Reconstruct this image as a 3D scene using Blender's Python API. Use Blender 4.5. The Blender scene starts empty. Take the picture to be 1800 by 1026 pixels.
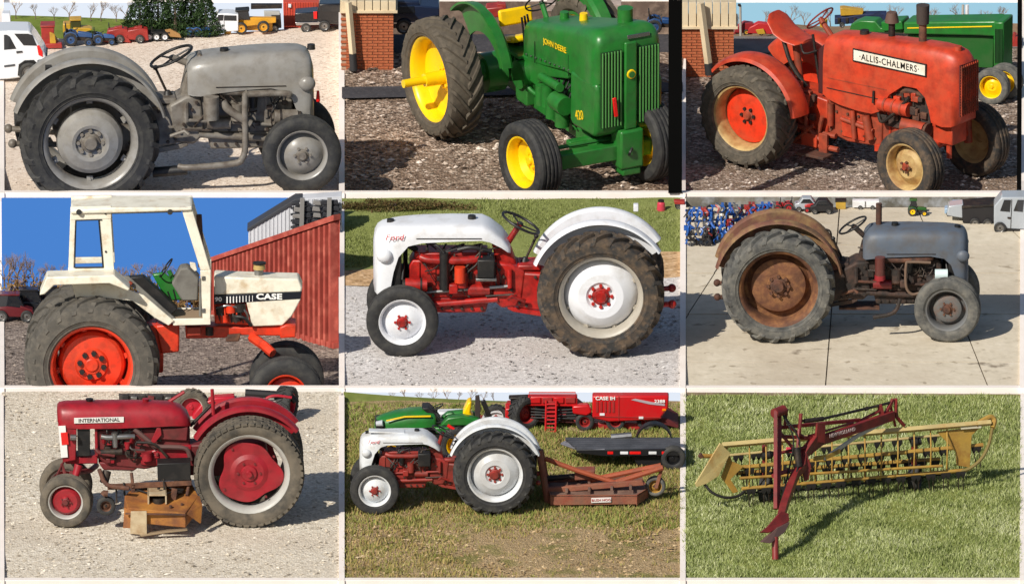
import bpy, bmesh, math, random
import numpy as np
from mathutils import Matrix, Vector
random.seed(7); np.random.seed(7)
SC = bpy.context.scene; COL = SC.collection
R = math.radians; PI = math.pi

# ------------------------------------------------------------------ camera, sky, sun, exposure
PITCH = R(13.0); DIST = 300.0; SCALE = 160.0          # photo pixels per unit at the pivot depth
PIV = Vector((0, 7.5, 1.514))
FWD = Vector((0, math.cos(PITCH), -math.sin(PITCH))); UPV = Vector((0, math.sin(PITCH), math.cos(PITCH)))
CAMP = PIV - FWD * DIST
cam = bpy.data.cameras.new('camera'); cam.sensor_width = 36.0
cam.lens = 36.0 * DIST / (1800 / SCALE); cam.clip_start = 5; cam.clip_end = 2000
camo = bpy.data.objects.new('camera', cam); COL.objects.link(camo)
camo.location = CAMP; camo.rotation_euler = (PI / 2 - PITCH, 0, 0); SC.camera = camo

SUN_EL, SUN_AZ = R(36), R(36)                          # sun stands to the left behind the camera
w = bpy.data.worlds.new('World'); SC.world = w; w.use_nodes = True
nt = w.node_tree; bg = nt.nodes['Background']; sk = nt.nodes.new('ShaderNodeTexSky')
sk.sky_type = 'NISHITA'; sk.sun_disc = False; sk.sun_elevation = SUN_EL
sdir = Vector((-math.sin(SUN_AZ) * math.cos(SUN_EL), -math.cos(SUN_AZ) * math.cos(SUN_EL), math.sin(SUN_EL)))
sk.sun_rotation = math.atan2(sdir.x, sdir.y)
nt.links.new(sk.outputs[0], bg.inputs[0]); bg.inputs[1].default_value = 0.07
sl = bpy.data.lights.new('sun', 'SUN'); sl.energy = 4.5; sl.angle = R(0.5); sl.color = (1, .94, .84)
so = bpy.data.objects.new('sun', sl); COL.objects.link(so)
so.rotation_euler = sdir.to_track_quat('Z', 'Y').to_euler()
vs = SC.view_settings; vs.view_transform = 'Standard'; vs.look = 'None'; vs.exposure = 0.05; vs.gamma = 1

# ------------------------------------------------------------------ projection maths (set-up only)
def ray(px, py):
    a = (px - 900) / SCALE; b = (513 - py) / SCALE
    return (FWD * DIST + Vector((1, 0, 0)) * a + UPV * b)
def at_y(px, py, y):
    d = ray(px, py); return CAMP + d * ((y - CAMP.y) / d.y)
def proj(p):
    q = Vector(p) - CAMP; k = DIST / q.dot(FWD)
    return 900 + q.x * k * SCALE, 513 - q.dot(UPV) * k * SCALE

ROWY = [0.0, 7.5, 15.0]                                # front plane of the bottom, middle and top terrace
class Cell:
    def __init__(s, row, col, yA, pyA, yB, pyB):
        s.row, s.col = row, col
        s.x0, s.x1 = [(6, 597), (604, 1197), (1204, 1794)][col]
        A = at_y(900, pyA, yA); B = at_y(900, pyB, yB)
        s.A, s.B = A, B; s.alpha = math.atan2(B.z - A.z, B.y - A.y)
        s.n = Vector((0, -math.sin(s.alpha), math.cos(s.alpha)))
        s.ky = math.sin(PITCH + s.alpha); s.kz = math.cos(PITCH + s.alpha)
        s.U = (Vector((0, yA, A.z)) - CAMP).dot(FWD) / DIST / SCALE
    def gp(s, px, py, lift=0.0):
        d = ray(px, py); t = (s.A - CAMP).dot(s.n) / d.dot(s.n)
        return CAMP + d * t + s.n * lift
    def M(s, loc, yaw=0.0):
        return Matrix.Translation(loc) @ Matrix.Rotation(s.alpha, 4, 'X') @ Matrix.Rotation(yaw, 4, 'Z')

# ------------------------------------------------------------------ materials
def lin(c):
    return tuple((x / 255 / 12.92 if x / 255 <= .04045 else ((x / 255 + .055) / 1.055) ** 2.4) for x in c) + (1,)
MATS = {}
def mat(name, col, rough=.5, metal=0.0, col2=None, mix=.5, scale=9.0, bump=0.0, bscale=60.0, spec=.5, coat=0.0, col3=None, mix3=.0, scale3=3.0, detail=6, sharp=.12):
    """base colour broken up by noise patches of col2 (wear, dust) and col3 (rust, stains), and fine bump"""
    if name in MATS: return MATS[name]
    m = bpy.data.materials.new(name); m.use_nodes = True; MATS[name] = m
    n = m.node_tree.nodes; l = m.node_tree.links; b = n['Principled BSDF']
    b.inputs['Roughness'].default_value = rough; b.inputs['Metallic'].default_value = metal
    b.inputs['Specular IOR Level'].default_value = spec; b.inputs['Coat Weight'].default_value = coat
    tc = n.new('ShaderNodeTexCoord'); src = None
    def patch(prev, c, amount, sc, seed):
        no = n.new('ShaderNodeTexNoise'); no.inputs['Scale'].default_value = sc; no.inputs['Detail'].default_value = detail
        no.inputs['Roughness'].default_value = .62
        mp = n.new('ShaderNodeMapping'); mp.inputs['Location'].default_value = (seed, seed * 2.3, -seed)
        l.new(tc.outputs['Object'], mp.inputs[0]); l.new(mp.outputs[0], no.inputs['Vector'])
        r = n.new('ShaderNodeMapRange'); th = .5 + (0.5 - amount) * .42
        r.inputs[1].default_value = th - sharp; r.inputs[2].default_value = th + sharp
        l.new(no.outputs[0], r.inputs[0])
        x = n.new('ShaderNodeMix'); x.data_type = 'RGBA'; l.new(r.outputs[0], x.inputs[0])
        if isinstance(prev, tuple): x.inputs[6].default_value = prev
        else: l.new(prev, x.inputs[6])
        x.inputs[7].default_value = c; return x.outputs[2]
    cur = lin(col)
    if col2 is not None: cur = patch(cur, lin(col2), mix, scale, 1.7)
    if col3 is not None: cur = patch(cur, lin(col3), mix3, scale3, 5.1)
    if isinstance(cur, tuple): b.inputs['Base Color'].default_value = cur
    else: l.new(cur, b.inputs['Base Color'])
    if bump:
        no = n.new('ShaderNodeTexNoise'); no.inputs['Scale'].default_value = bscale; no.inputs['Detail'].default_value = 4
        bp = n.new('ShaderNodeBump'); bp.inputs['Strength'].default_value = bump; bp.inputs['Distance'].default_value = .02
        l.new(tc.outputs['Object'], no.inputs['Vector']); l.new(no.outputs[0], bp.inputs['Height']); l.new(bp.outputs[0], b.inputs['Normal'])
    return m
def paint(name, col, dust=(120, 105, 85), amt=.28, rough=.38, rust=None, ramt=.2, coat=.0, **k):
    d2 = tuple(int(a * .72 + b * .28) for a, b in zip(col, dust))
    return mat(name, col, rough, 0, d2, amt, 5, .12, 8, col3=rust, mix3=ramt, scale3=7, coat=coat, sharp=.16, **k)
def ground_mat(name, cols, big=(1.2, .5), fine=42., bump=.9, rough=.95, patches=(), stone=True):
    """ground: pebble-sized cells of mixed colour, larger drifts, bump"""
    m = bpy.data.materials.new(name); m.use_nodes = True
    n = m.node_tree.nodes; l = m.node_tree.links; b = n['Principled BSDF']
    b.inputs['Roughness'].default_value = rough; b.inputs['Specular IOR Level'].default_value = .2
    tc = n.new('ShaderNodeTexCoord')
    vo = n.new('ShaderNodeTexVoronoi'); vo.inputs['Scale'].default_value = fine; l.new(tc.outputs['Object'], vo.inputs['Vector'])
    ramp = n.new('ShaderNodeValToRGB'); e = ramp.color_ramp.elements
    sep = n.new('ShaderNodeSeparateColor'); l.new(vo.outputs['Color'], sep.inputs[0])
    no2 = n.new('ShaderNodeTexNoise'); no2.inputs['Scale'].default_value = fine * .45; no2.inputs['Detail'].default_value = 5
    l.new(tc.outputs['Object'], no2.inputs['Vector'])
    av = n.new('ShaderNodeMix'); av.data_type = 'FLOAT'; av.inputs[0].default_value = .5 if stone else .85
    l.new(sep.outputs[0], av.inputs[2]); l.new(no2.outputs[0], av.inputs[3]); l.new(av.outputs[0], ramp.inputs[0])
    for i, c in enumerate(cols):
        pos = .18 + .64 * i / max(1, len(cols) - 1)
        el = e[i] if i < 2 else e.new(pos)
        el.position = pos; el.color = lin(c)
    cur = ramp.outputs[0]
    for (c, amount, sc, seed, sh) in patches:
        no = n.new('ShaderNodeTexNoise'); no.inputs['Scale'].default_value = sc; no.inputs['Detail'].default_value = 7
        mp = n.new('ShaderNodeMapping'); mp.inputs['Location'].default_value = (seed, seed, seed)
        l.new(tc.outputs['Object'], mp.inputs[0]); l.new(mp.outputs[0], no.inputs['Vector'])
        r = n.new('ShaderNodeMapRange'); th = .5 + (.5 - amount) * .42; r.inputs[1].default_value = th - sh; r.inputs[2].default_value = th + sh
        r.inputs[4].default_value = .8
        l.new(no.outputs[0], r.inputs[0]); x = n.new('ShaderNodeMix'); x.data_type = 'RGBA'; l.new(r.outputs[0], x.inputs[0])
        l.new(cur, x.inputs[6]); x.inputs[7].default_value = lin(c); cur = x.outputs[2]
    l.new(cur, b.inputs['Base Color'])
    bp = n.new('ShaderNodeBump'); bp.inputs['Strength'].default_value = bump; bp.inputs['Distance'].default_value = .02
    ad = n.new('ShaderNodeMath'); ad.operation = 'ADD'; l.new(vo.outputs['Distance'], ad.inputs[0]); l.new(no2.outputs[0], ad.inputs[1])
    l.new(ad.outputs[0], bp.inputs['Height']); l.new(bp.outputs[0], b.inputs['Normal'])
    return m
def leaf_mat(name, cols, rough=.7):
    m = bpy.data.materials.new(name); m.use_nodes = True
    n = m.node_tree.nodes; l = m.node_tree.links; b = n['Principled BSDF']
    b.inputs['Roughness'].default_value = rough; b.inputs['Specular IOR Level'].default_value = .25
    g = n.new('ShaderNodeNewGeometry'); ramp = n.new('ShaderNodeValToRGB'); e = ramp.color_ramp.elements
    tc = n.new('ShaderNodeTexCoord'); no = n.new('ShaderNodeTexNoise'); no.inputs['Scale'].default_value = 1.6; no.inputs['Detail'].default_value = 5
    l.new(tc.outputs['Object'], no.inputs['Vector'])
    av = n.new('ShaderNodeMix'); av.data_type = 'FLOAT'; av.inputs[0].default_value = .55
    l.new(g.outputs['Random Per Island'], av.inputs[2]); l.new(no.outputs[0], av.inputs[3]); l.new(av.outputs[0], ramp.inputs[0])
    for i, c in enumerate(cols):
        pos = .2 + .6 * i / max(1, len(cols) - 1); el = e[i] if i < 2 else e.new(pos); el.position = pos; el.color = lin(c)
    l.new(ramp.outputs[0], b.inputs['Base Color']); return m
def glow(name, col, strength=1.0):
    m = bpy.data.materials.new(name); m.use_nodes = True; n = m.node_tree.nodes; l = m.node_tree.links
    n.remove(n['Principled BSDF']); e = n.new('ShaderNodeEmission'); e.inputs[0].default_value = lin(col); e.inputs[1].default_value = strength
    l.new(e.outputs[0], n['Material Output'].inputs[0]); return m

# ------------------------------------------------------------------ mesh kit
class G:
    def __init__(s): s.v = []; s.f = []
    def add(s, vs, fs):
        o = len(s.v); s.v += [tuple(p) for p in vs]; s.f += [tuple(i + o for i in q) for q in fs]; return s
    def box(s, c, d, rot=None, taper=1.0):
        P = []
        for dz in (-.5, .5):
            k = taper if dz > 0 else 1
            for dx, dy in ((-.5, -.5), (.5, -.5), (.5, .5), (-.5, .5)):
                q = Vector((dx * d[0] * k, dy * d[1] * k, dz * d[2]))
                if rot is not None: q = rot @ q
                P.append(q + Vector(c))
        return s.add(P, [(3, 2, 1, 0), (4, 5, 6, 7), (0, 1, 5, 4), (1, 2, 6, 5), (2, 3, 7, 6), (3, 0, 4, 7)])
    def ext(s, poly, y0, y1):                               # profile in x,z pushed from y0 to y1
        n = len(poly); a = sum(poly[i][0] * poly[(i + 1) % n][1] - poly[(i + 1) % n][0] * poly[i][1] for i in range(n))
        if a < 0: poly = poly[::-1]
        V = [(x, y0, z) for x, z in poly] + [(x, y1, z) for x, z in poly]
        return s.add(V, [tuple(range(n)), tuple(range(2 * n - 1, n - 1, -1))] + [((i + 1) % n, i, n + i, n + (i + 1) % n) for i in range(n)])
    def ribbon(s, outer, inner, y0, y1):                    # open strip between two curves, as a closed solid
        n = len(outer); V = []
        for y in (y0, y1): V += [(x, y, z) for x, z in outer] + [(x, y, z) for x, z in inner]
        F = []
        for i in range(n - 1):
            F += [(i, i + 1, n + i + 1, n + i), (2*n + i + 1, 2*n + i, 3*n + i, 3*n + i + 1), (i + 1, i, 2*n + i, 2*n + i + 1), (n + i, n + i + 1, 3*n + i + 1, 3*n + i)]
        F += [(0, n, 3*n, 2*n), (n - 1, 3*n - 1, 4*n - 1, 2*n - 1)]
        return s.add(V, F)
    def loft(s, rings, cap=True, closed=False):
        n = len(rings[0]); V = [p for r in rings for p in r]; F = []
        m = len(rings)
        for k in range(m if closed else m - 1):
            for i in range(n):
                a, b = k * n + i, k * n + (i + 1) % n; c, d = ((k + 1) % m) * n + (i + 1) % n, ((k + 1) % m) * n + i
                F.append((a, b, c, d))
        if cap and not closed: F += [tuple(range(n - 1, -1, -1)), tuple(range((m - 1) * n, m * n))]
        return s.add(V, F)
    def tube(s, pts, r, n=8, smooth=0):
        pts = [Vector(p) for p in pts]
        if smooth:                                          # Catmull-Rom
            q = []; e = [pts[0] * 2 - pts[1]] + pts + [pts[-1] * 2 - pts[-2]]
            for i in range(1, len(e) - 2):
                for k in range(smooth):
                    t = k / smooth; a, b, c, d = e[i - 1:i + 3]
                    q.append(.5 * (2 * b + (c - a) * t + (2 * a - 5 * b + 4 * c - d) * t * t + (3 * b - a - 3 * c + d) * t ** 3))
            pts = q + [pts[-1]]
        rings = []; up = None
        for i, p in enumerate(pts):
            d = (pts[min(i + 1, len(pts) - 1)] - pts[max(i - 1, 0)]).normalized()
            if up is None: up = Vector((0, 0, 1)) if abs(d.z) < .9 else Vector((1, 0, 0))
            a = d.cross(up)
            if a.length < 1e-4: a = d.orthogonal()
            a.normalize(); b = d.cross(a); up = -b if b.dot(up) < 0 else b
            rr = r[i] if isinstance(r, (list, tuple)) and len(r) == len(pts) else (r if not isinstance(r, (list, tuple)) else r[0] + (r[1] - r[0]) * i / max(1, len(pts) - 1))
            rings.append([p + a * (rr * math.cos(2 * PI * j / n)) + b * (rr * math.sin(2 * PI * j / n)) for j in range(n)])
        return s.loft(rings)
    def cyl(s, p0, p1, r0, r1=None, n=16): return s.tube([p0, p1], [r0, r1 if r1 is not None else r0], n)
    def lathe(s, prof, c=(0, 0, 0), n=32, a0=0, a1=2 * PI, closed=True, phase=0):
        """profile of (radius, y) revolved about the y axis through c; closed loop profile gives a solid ring"""
        full = abs(a1 - a0) > 2 * PI - 1e-4; m = n if full else n + 1; k = len(prof); V = []
        for i in range(m):
            a = a0 + (a1 - a0) * i / n
            for r, y in prof: V.append((c[0] + r * math.cos(a), c[1] + y, c[2] + r * math.sin(a)))
        F = []
        for i in range(n):
            A = i * k; B = ((i + 1) % m) * k
            for j in range(k if closed else k - 1):
                F.append((A + j, A + (j + 1) % k, B + (j + 1) % k, B + j))
        if not full and closed: F += [tuple(range(k)), tuple(range((m - 1) * k + k - 1, (m - 1) * k - 1, -1))]
        return s.add(V, F)
    def sphere(s, c, r, n=12, m=8, sc=(1, 1, 1)):
        rings = []
        for i in range(1, m):
            t = PI * i / m
            rings.append([(c[0] + r * sc[0] * math.sin(t) * math.cos(2 * PI * j / n), c[1] + r * sc[1] * math.sin(t) * math.sin(2 * PI * j / n), c[2] - r * sc[2] * math.cos(t)) for j in range(n)])
        return s.loft(rings)
def mesh(g, name, smooth=True, ang=38):
    me = bpy.data.meshes.new(name); me.from_pydata(g.v, [], g.f)
    bm = bmesh.new(); bm.from_mesh(me); bmesh.ops.recalc_face_normals(bm, faces=bm.faces); bm.to_mesh(me); bm.free()
    if smooth: me.shade_smooth(); me.set_sharp_from_angle(angle=R(ang))
    return me
def obj(name, g, m, parent=None, bev=0.0, smooth=True, seg=2, ang=38):
    me = g if isinstance(g, bpy.types.Mesh) else mesh(g, name, smooth, ang)
    if not me.materials: me.materials.append(m)
    o = bpy.data.objects.new(name, me); COL.objects.link(o)
    if parent is not None: o.parent = parent
    if bev:
        b = o.modifiers.new('bevel', 'BEVEL'); b.width = bev; b.segments = seg; b.limit_method = 'ANGLE'; b.angle_limit = R(35); b.harden_normals = False
    return o
def thing(name, label, cat, M, group=None):
    o = bpy.data.objects.new(name, None); COL.objects.link(o); o.empty_display_size = .1
    o.matrix_world = M; o['label'] = label; o['category'] = cat
    if group: o['group'] = group
    return o
def tag(o, label, cat, group=None):
    o['label'] = label; o['category'] = cat
    if group: o['group'] = group
    return o
def struct(o, kind='structure'):
    o['kind'] = kind; return o
def copy_tree(o, parent=None, M=None):
    c = o.copy(); COL.objects.link(c)
    c.parent = parent
    if parent is not None: c.matrix_parent_inverse = o.matrix_parent_inverse.copy()
    if M is not None: c.matrix_world = M
    for ch in list(o.children): copy_tree(ch, c)
    return c
def text(s, size, m, parent, loc, rot=(PI / 2, 0, 0), sx=1.0, ext=.0015, name='lettering', bold=0.0, spacing=1.0, align='CENTER', shear=0):
    cu = bpy.data.curves.new('lettering', 'FONT'); cu.body = s; cu.size = size; cu.extrude = ext; cu.align_x = align; cu.align_y = 'CENTER'
    cu.offset = bold; cu.space_character = spacing; cu.resolution_u = 3; cu.shear = shear
    t = bpy.data.objects.new('tmp', cu); COL.objects.link(t); bpy.context.view_layer.update()
    me = bpy.data.meshes.new_from_object(t.evaluated_get(bpy.context.evaluated_depsgraph_get()))
    bpy.data.objects.remove(t); bpy.data.curves.remove(cu)
    me.materials.clear(); me.materials.append(m)
    o = bpy.data.objects.new(name, me); COL.objects.link(o); o.parent = parent; o.location = loc; o.rotation_euler = rot; o.scale = (sx, 1, 1)
    return o
def arc(cx, cz, r, a0, a1, n=16): return [(cx + r * math.cos(a0 + (a1 - a0) * i / n), cz + r * math.sin(a0 + (a1 - a0) * i / n)) for i in range(n + 1)]

# cross-section of a bonnet: boxy half-ellipse standing on zb
def hsec(x, yc, hw, zb, zt, e=4.0, n=18):
    out = []
    for i in range(n + 1):
        a = PI * i / n; ca, sa = math.cos(a), math.sin(a)
        out.append((x, yc + hw * math.copysign(abs(ca) ** (2 / e), ca), zb + (zt - zb) * abs(sa) ** (2 / e)))
    return out
def hood(stations, yc, e=4.0, n=18):                       # stations (x, half width, z bottom, z top)
    g = G(); g.loft([hsec(x, yc, hw, zb, zt, e, n) for x, hw, zb, zt in stations]); return g

# ------------------------------------------------------------------ wheels
def lug_tyre(Rr, W, rim, lugs=20, h=.05, sweep=.30, wrap=.60, n=56):
    """tyre with two rows of chevron bars; axis y, outer face at -y"""
    hw = W / 2; b = Rr * (1 - h)
    prof = [(rim, -hw * .72), (rim + (b - rim) * .10, -hw * .86), (rim + (b - rim) * .12, -hw * .90), (rim + (b - rim) * .16, -hw * .89), (rim + (b - rim) * .3, -hw * .955), (rim + (b - rim) * .32, -hw * .985), (rim + (b - rim) * .36, -hw * .97), (rim + (b - rim) * .55, -hw), (rim + (b - rim) * .85, -hw * .93), (b * .985, -hw * .72), (b, -hw * .35), (b, hw * .35), (b * .985, hw * .72),
            (rim + (b - rim) * .85, hw * .93), (rim + (b - rim) * .55, hw), (rim + (b - rim) * .2, hw * .92), (rim, hw * .72)]
    g = G(); g.lathe(prof, n=n)
    for sd in (-1, 1):
        for i in range(lugs):
            a = 2 * PI * (i + (.5 if sd > 0 else 0)) / lugs
            st = [(-.06, b * .995, 0, .9), (.40, b * .995, sweep * .42, .95), (.80, b * .975, sweep * .82, 1.0), (.97, rim + (b - rim) * wrap, sweep, 1.05)]
            dw = 2 * PI / lugs * .155; rings = []
            for (yy, rr, da, kw) in st:
                t = a + da; hh = Rr * h * (1.0 if yy < .9 else .75); P = []
                for (dr, dt, dy) in ((0, -dw * 1.15 * kw, 0), (hh, -dw * .8 * kw, 0), (hh, dw * .8 * kw, 0), (0, dw * 1.15 * kw, 0)):
                    y2 = yy + (.05 if (dr > 0 and yy > .9) else 0)
                    P.append(((rr + dr) * math.cos(t + dt), sd * hw * y2, (rr + dr) * math.sin(t + dt)))
                rings.append(P)
            g.loft(rings)
    return mesh(g, 'tyre', True, 30)
def rib_tyre(Rr, W, rim, n=48, ribs=3):
    hw = W / 2; k = Rr - rim; d = Rr * .03
    prof = [(rim, -hw * .7), (rim + k * .25, -hw * .95), (rim + k * .55, -hw), (rim + k * .82, -hw * .9), (Rr - d * .6, -hw * .72)]
    m = ribs * 2 + 1
    for i in range(m):
        y0 = -hw * .66 + hw * 1.32 * i / m; y1 = -hw * .66 + hw * 1.32 * (i + 1) / m; rr = Rr if i % 2 == 0 else Rr - d
        rr -= d * .6 * abs((i + .5) / m * 2 - 1) ** 2
        prof += [(rr, y0 + hw * .02), (rr, y1 - hw * .02)]
    prof += [(Rr - d * .6, hw * .72), (rim + k * .82, hw * .9), (rim + k * .55, hw), (rim + k * .25, hw * .95), (rim, hw * .7)]
    g = G(); g.lathe(prof, n=n); return mesh(g, 'tyre', True, 30)
def turf_tyre(Rr, W, rim, n=56):
    hw = W / 2; b = Rr * .975; k = b - rim
    prof = [(rim, -hw * .72), (rim + k * .3, -hw * .95), (rim + k * .6, -hw), (rim + k * .9, -hw * .93), (b, -hw * .75), (b, hw * .75), (rim + k * .9, hw * .93), (rim + k * .6, hw), (rim + k * .3, hw * .95), (rim, hw * .72)]
    g = G(); g.lathe(prof, n=n); N = 46
    for j, y in enumerate((-.93, -.6, -.3, 0, .3, .6, .93)):
        for i in range(N):
            a = 2 * PI * (i + .5 * (j % 2)) / N; da = 2 * PI / N * .36; rings = []
            edge = abs(y) > .9; rb = b * (.955 if edge else .99); rt = Rr * (.975 if edge else 1)
            for yy in (-.13, .13):
                sh = .35 * da * (1 if yy > 0 else -1) * (1 if j % 2 else -1)
                rings.append([(q * math.cos(a + s * da + sh), hw * (y + yy), q * math.sin(a + s * da + sh)) for q, s in ((rb, -1.1), (rt, -.85), (rt, .85), (rb, 1.1))])
            g.loft(rings)
    return mesh(g, 'tyre', True, 30)
def wheel(parent, c, tyre, rim, W, m_tyre, m_rim, m_disc, m_hub, disc, hubr, nuts=8, nutr=.6, nut_m=None, flip=False, lobes=0, lobe_m=None, steer=0.0, spin=0.0, hubl=.3, rimw=1.0, name='wheel'):
    """wheel on the y axis, outer face toward -y. disc: (radius, y) profile from rim to centre. children: tyre, disc, hub, nut, rim_lug"""
    hw = W / 2 * .74 * rimw; t = rim * .05
    g = G(); g.lathe([(rim * 1.05, -hw), (rim * 1.03, -hw - t * .5), (rim * .97, -hw), (rim * .93, -hw * .78), (rim * .90, -hw * .5), (rim * .89, hw * .5), (rim * .93, hw * .78), (rim * 1.05, hw), (rim * 1.06, hw * .8), (rim * .97, hw * .5), (rim * .97, -hw * .5), (rim * 1.06, -hw * .8)], n=48)
    o = obj(name, g, m_rim, parent); o.location = c; o.rotation_euler = (0, spin, (PI if flip else 0) + steer); 
    obj('tyre', tyre, m_tyre, o)
    if disc:
        front = [(max(r, .001), y) for r, y in disc]; back = [(r, y + t * .7) for r, y in front[::-1]]
        g = G(); g.lathe(front + back, n=40); obj('disc', g, m_disc, o, ang=25)
        yc = front[-1][1]
        g = G(); g.lathe([(.001, yc - hubr * hubl * 1.5), (hubr * .42, yc - hubr * hubl * 1.5), (hubr * .5, yc - hubr * hubl * 1.1), (hubr * .55, yc - hubr * hubl * .5), (hubr * .7, yc - hubr * hubl * .3), (hubr * .74, yc), (.001, yc)], n=20)
        obj('hub', g, m_hub, o, ang=25)
        if nuts:
            g = G(); nr = hubr * .13 * nutr / .6; g.cyl((0, 0, 0), (0, -nr * 1.3, 0), nr, nr * .9, 6); nm = mesh(g, 'nut')
            for i in range(nuts):
                a = 2 * PI * i / nuts; q = obj('nut', nm, nut_m or m_hub, o); q.location = (hubr * .88 * math.cos(a), yc + .0, hubr * .88 * math.sin(a))
        if lobes:
            r1, y1 = front[0]; g = G(); g.box((0, -t * .5, 0), (rim * .13, t * 1.6, rim * .13)); g.cyl((0, -t * .6, 0), (0, -t * 2.6, 0), rim * .03, rim * .03, 6); lm = mesh(g, 'rim_lug')
            for i in range(lobes):
                a = 2 * PI * (i + .5) / lobes; q = obj('rim_lug', lm, lobe_m or m_rim, o); rr = rim * .87; q.location = (rr * math.cos(a), y1 - t * .3, rr * math.sin(a)); q.rotation_euler = (0, -a, 0)
    return o
def steering_wheel(parent, c, r, tilt, m, m2=None, spokes=3, thick=.06, yaw=0, name='steering_wheel'):
    """ring whose axis leans in the x,z plane: tilt is the axis angle from +x"""
    g = G(); ring = []
    N = 28
    g2 = G()
    rings = []
    for i in range(N):
        a = 2 * PI * i / N; cc = Vector((0, math.cos(a) * r, math.sin(a) * r)); rr = []
        for j in range(8):
            b = 2 * PI * j / 8; rr.append(cc + Vector((math.sin(b) * r * thick, 0, 0)) + cc.normalized() * (r * thick * math.cos(b)))
        rings.append(rr)
    g.loft(rings, closed=True)
    for k in range(spokes):
        a = 2 * PI * k / spokes + .5; g.cyl((-r * .1, 0, 0), (0, math.cos(a) * r, math.sin(a) * r), r * .045, r * .045, 6)
    g.cyl((-r * .16, 0, 0), (r * .03, 0, 0), r * .14, r * .14, 10)
    o = obj(name, g, m, parent); o.location = c; o.rotation_euler = (0, -tilt, yaw); return o
# ------------------------------------------------------------------ materials shared by many things
M_CREAM = mat('cream paint', (250, 240, 232), .6, 0, (244, 233, 224), .4, 3, .02)
M_TYRE = mat('tyre rubber', (46, 46, 47), .72, 0, (66, 65, 62), .4, 12, .12, 60, spec=.35)
M_TYRE_MUD = mat('muddy rubber', (54, 53, 52), .8, 0, (92, 78, 64), .42, 9, .15, 50, spec=.3, col3=(112, 94, 76), mix3=.18, scale3=16)
M_TYRE_OLD = mat('weathered rubber', (92, 92, 89), .85, 0, (116, 113, 106), .45, 14, .15, 60, spec=.25, col3=(66, 66, 66), mix3=.3, scale3=8)
M_BLACK = mat('black metal', (24, 24, 25), .5, 0, (45, 42, 40), .3, 8, .03)
M_DARK = mat('dark oily iron', (38, 34, 32), .6, .3, (70, 58, 48), .35, 9, .15)
M_STEEL = mat('bright steel', (150, 150, 150), .35, .8, (120, 115, 108), .3)
M_GLASS = mat('dark glass', (22, 27, 34), .06, 0, spec=.8)
M_WHITE = paint('white paint', (232, 233, 236), amt=.2, rough=.35)
M_RUBBERHOSE = mat('hose rubber', (26, 26, 27), .55)
M_CHROME = mat('chrome', (210, 210, 212), .15, 1)
M_RED_LENS = mat('red lens', (225, 30, 28), .2)
M_AMBER = mat('amber lens', (235, 130, 20), .2)
M_LAMP = mat('lamp glass', (200, 205, 210), .12, .2)

# ------------------------------------------------------------------ the cream framework of the three terraces
PXC = [(0, 6), (597, 604), (1197, 1204), (1794, 1800)]
ROWBAR = [(1019, 1032), (681, 688), (339, 346)]
def zz(py, y): return at_y(900, py, y).z
def xx(px, py, y): return at_y(px, py, y).x
for r in range(3):
    y = ROWY[r]; t, b = ROWBAR[r]
    g = G(); zt = zz(t, y); zb = zz(1080, 0) if r == 0 else zz(b + 75, y)
    xa, xb = xx(-40, t, y), xx(1840, t, y)
    g.box(((xa + xb) / 2, y + .06, (zt + zb) / 2), (xb - xa, .12, zt - zb))
    o = obj('terrace_wall', g, M_CREAM, None, .004)
    tag(o, ['low cream wall along the bottom edge of the lowest row', 'cream wall edge between the lowest and the middle row', 'cream wall edge between the middle and the top row'][r], 'wall', 'cream terrace walls')
for nm, px0, px1, lab in (('bay_end_panel', 1175, 1197, 'wide black upright strip beside the green tractor'), ('bay_end_panel', 1788, 1794, 'narrow black upright strip right of the orange tractor')):
    y = ROWY[2] - .02; x0, x1 = xx(px0, 170, y), xx(px1 + 2, 170, y); g = G(); g.box(((x0 + x1) / 2, y, (zz(339, y) + zz(0, y)) / 2), (x1 - x0, .03, zz(0, y) - zz(339, y)))
    o = obj(nm, g, mat('matt black', (3, 3, 3), .9, spec=.1), None); tag(o, lab, 'panel', 'black bay panels')

# ------------------------------------------------------------------ the nine grounds
C1 = Cell(2, 0, 15.08, 356, 22.5, 66)
C2 = Cell(2, 1, 15.08, 398, 20.7, 92)
C3 = Cell(2, 2, 15.08, 388, 22.1, 66)
C4 = Cell(1, 0, 7.58, 764, 13.6, 545)
C5 = Cell(1, 1, 7.58, 684, 14.9, 348)
C6 = Cell(1, 2, 7.58, 684, 14.4, 362)
C7 = Cell(0, 0, .08, 1021, 7.4, 688)
C8 = Cell(0, 1, .08, 1021, 7.2, 706)
C9 = Cell(0, 2, .08, 1021, 7.4, 694)
CELLS = [[C7, C8, C9], [C4, C5, C6], [C1, C2, C3]]
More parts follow.
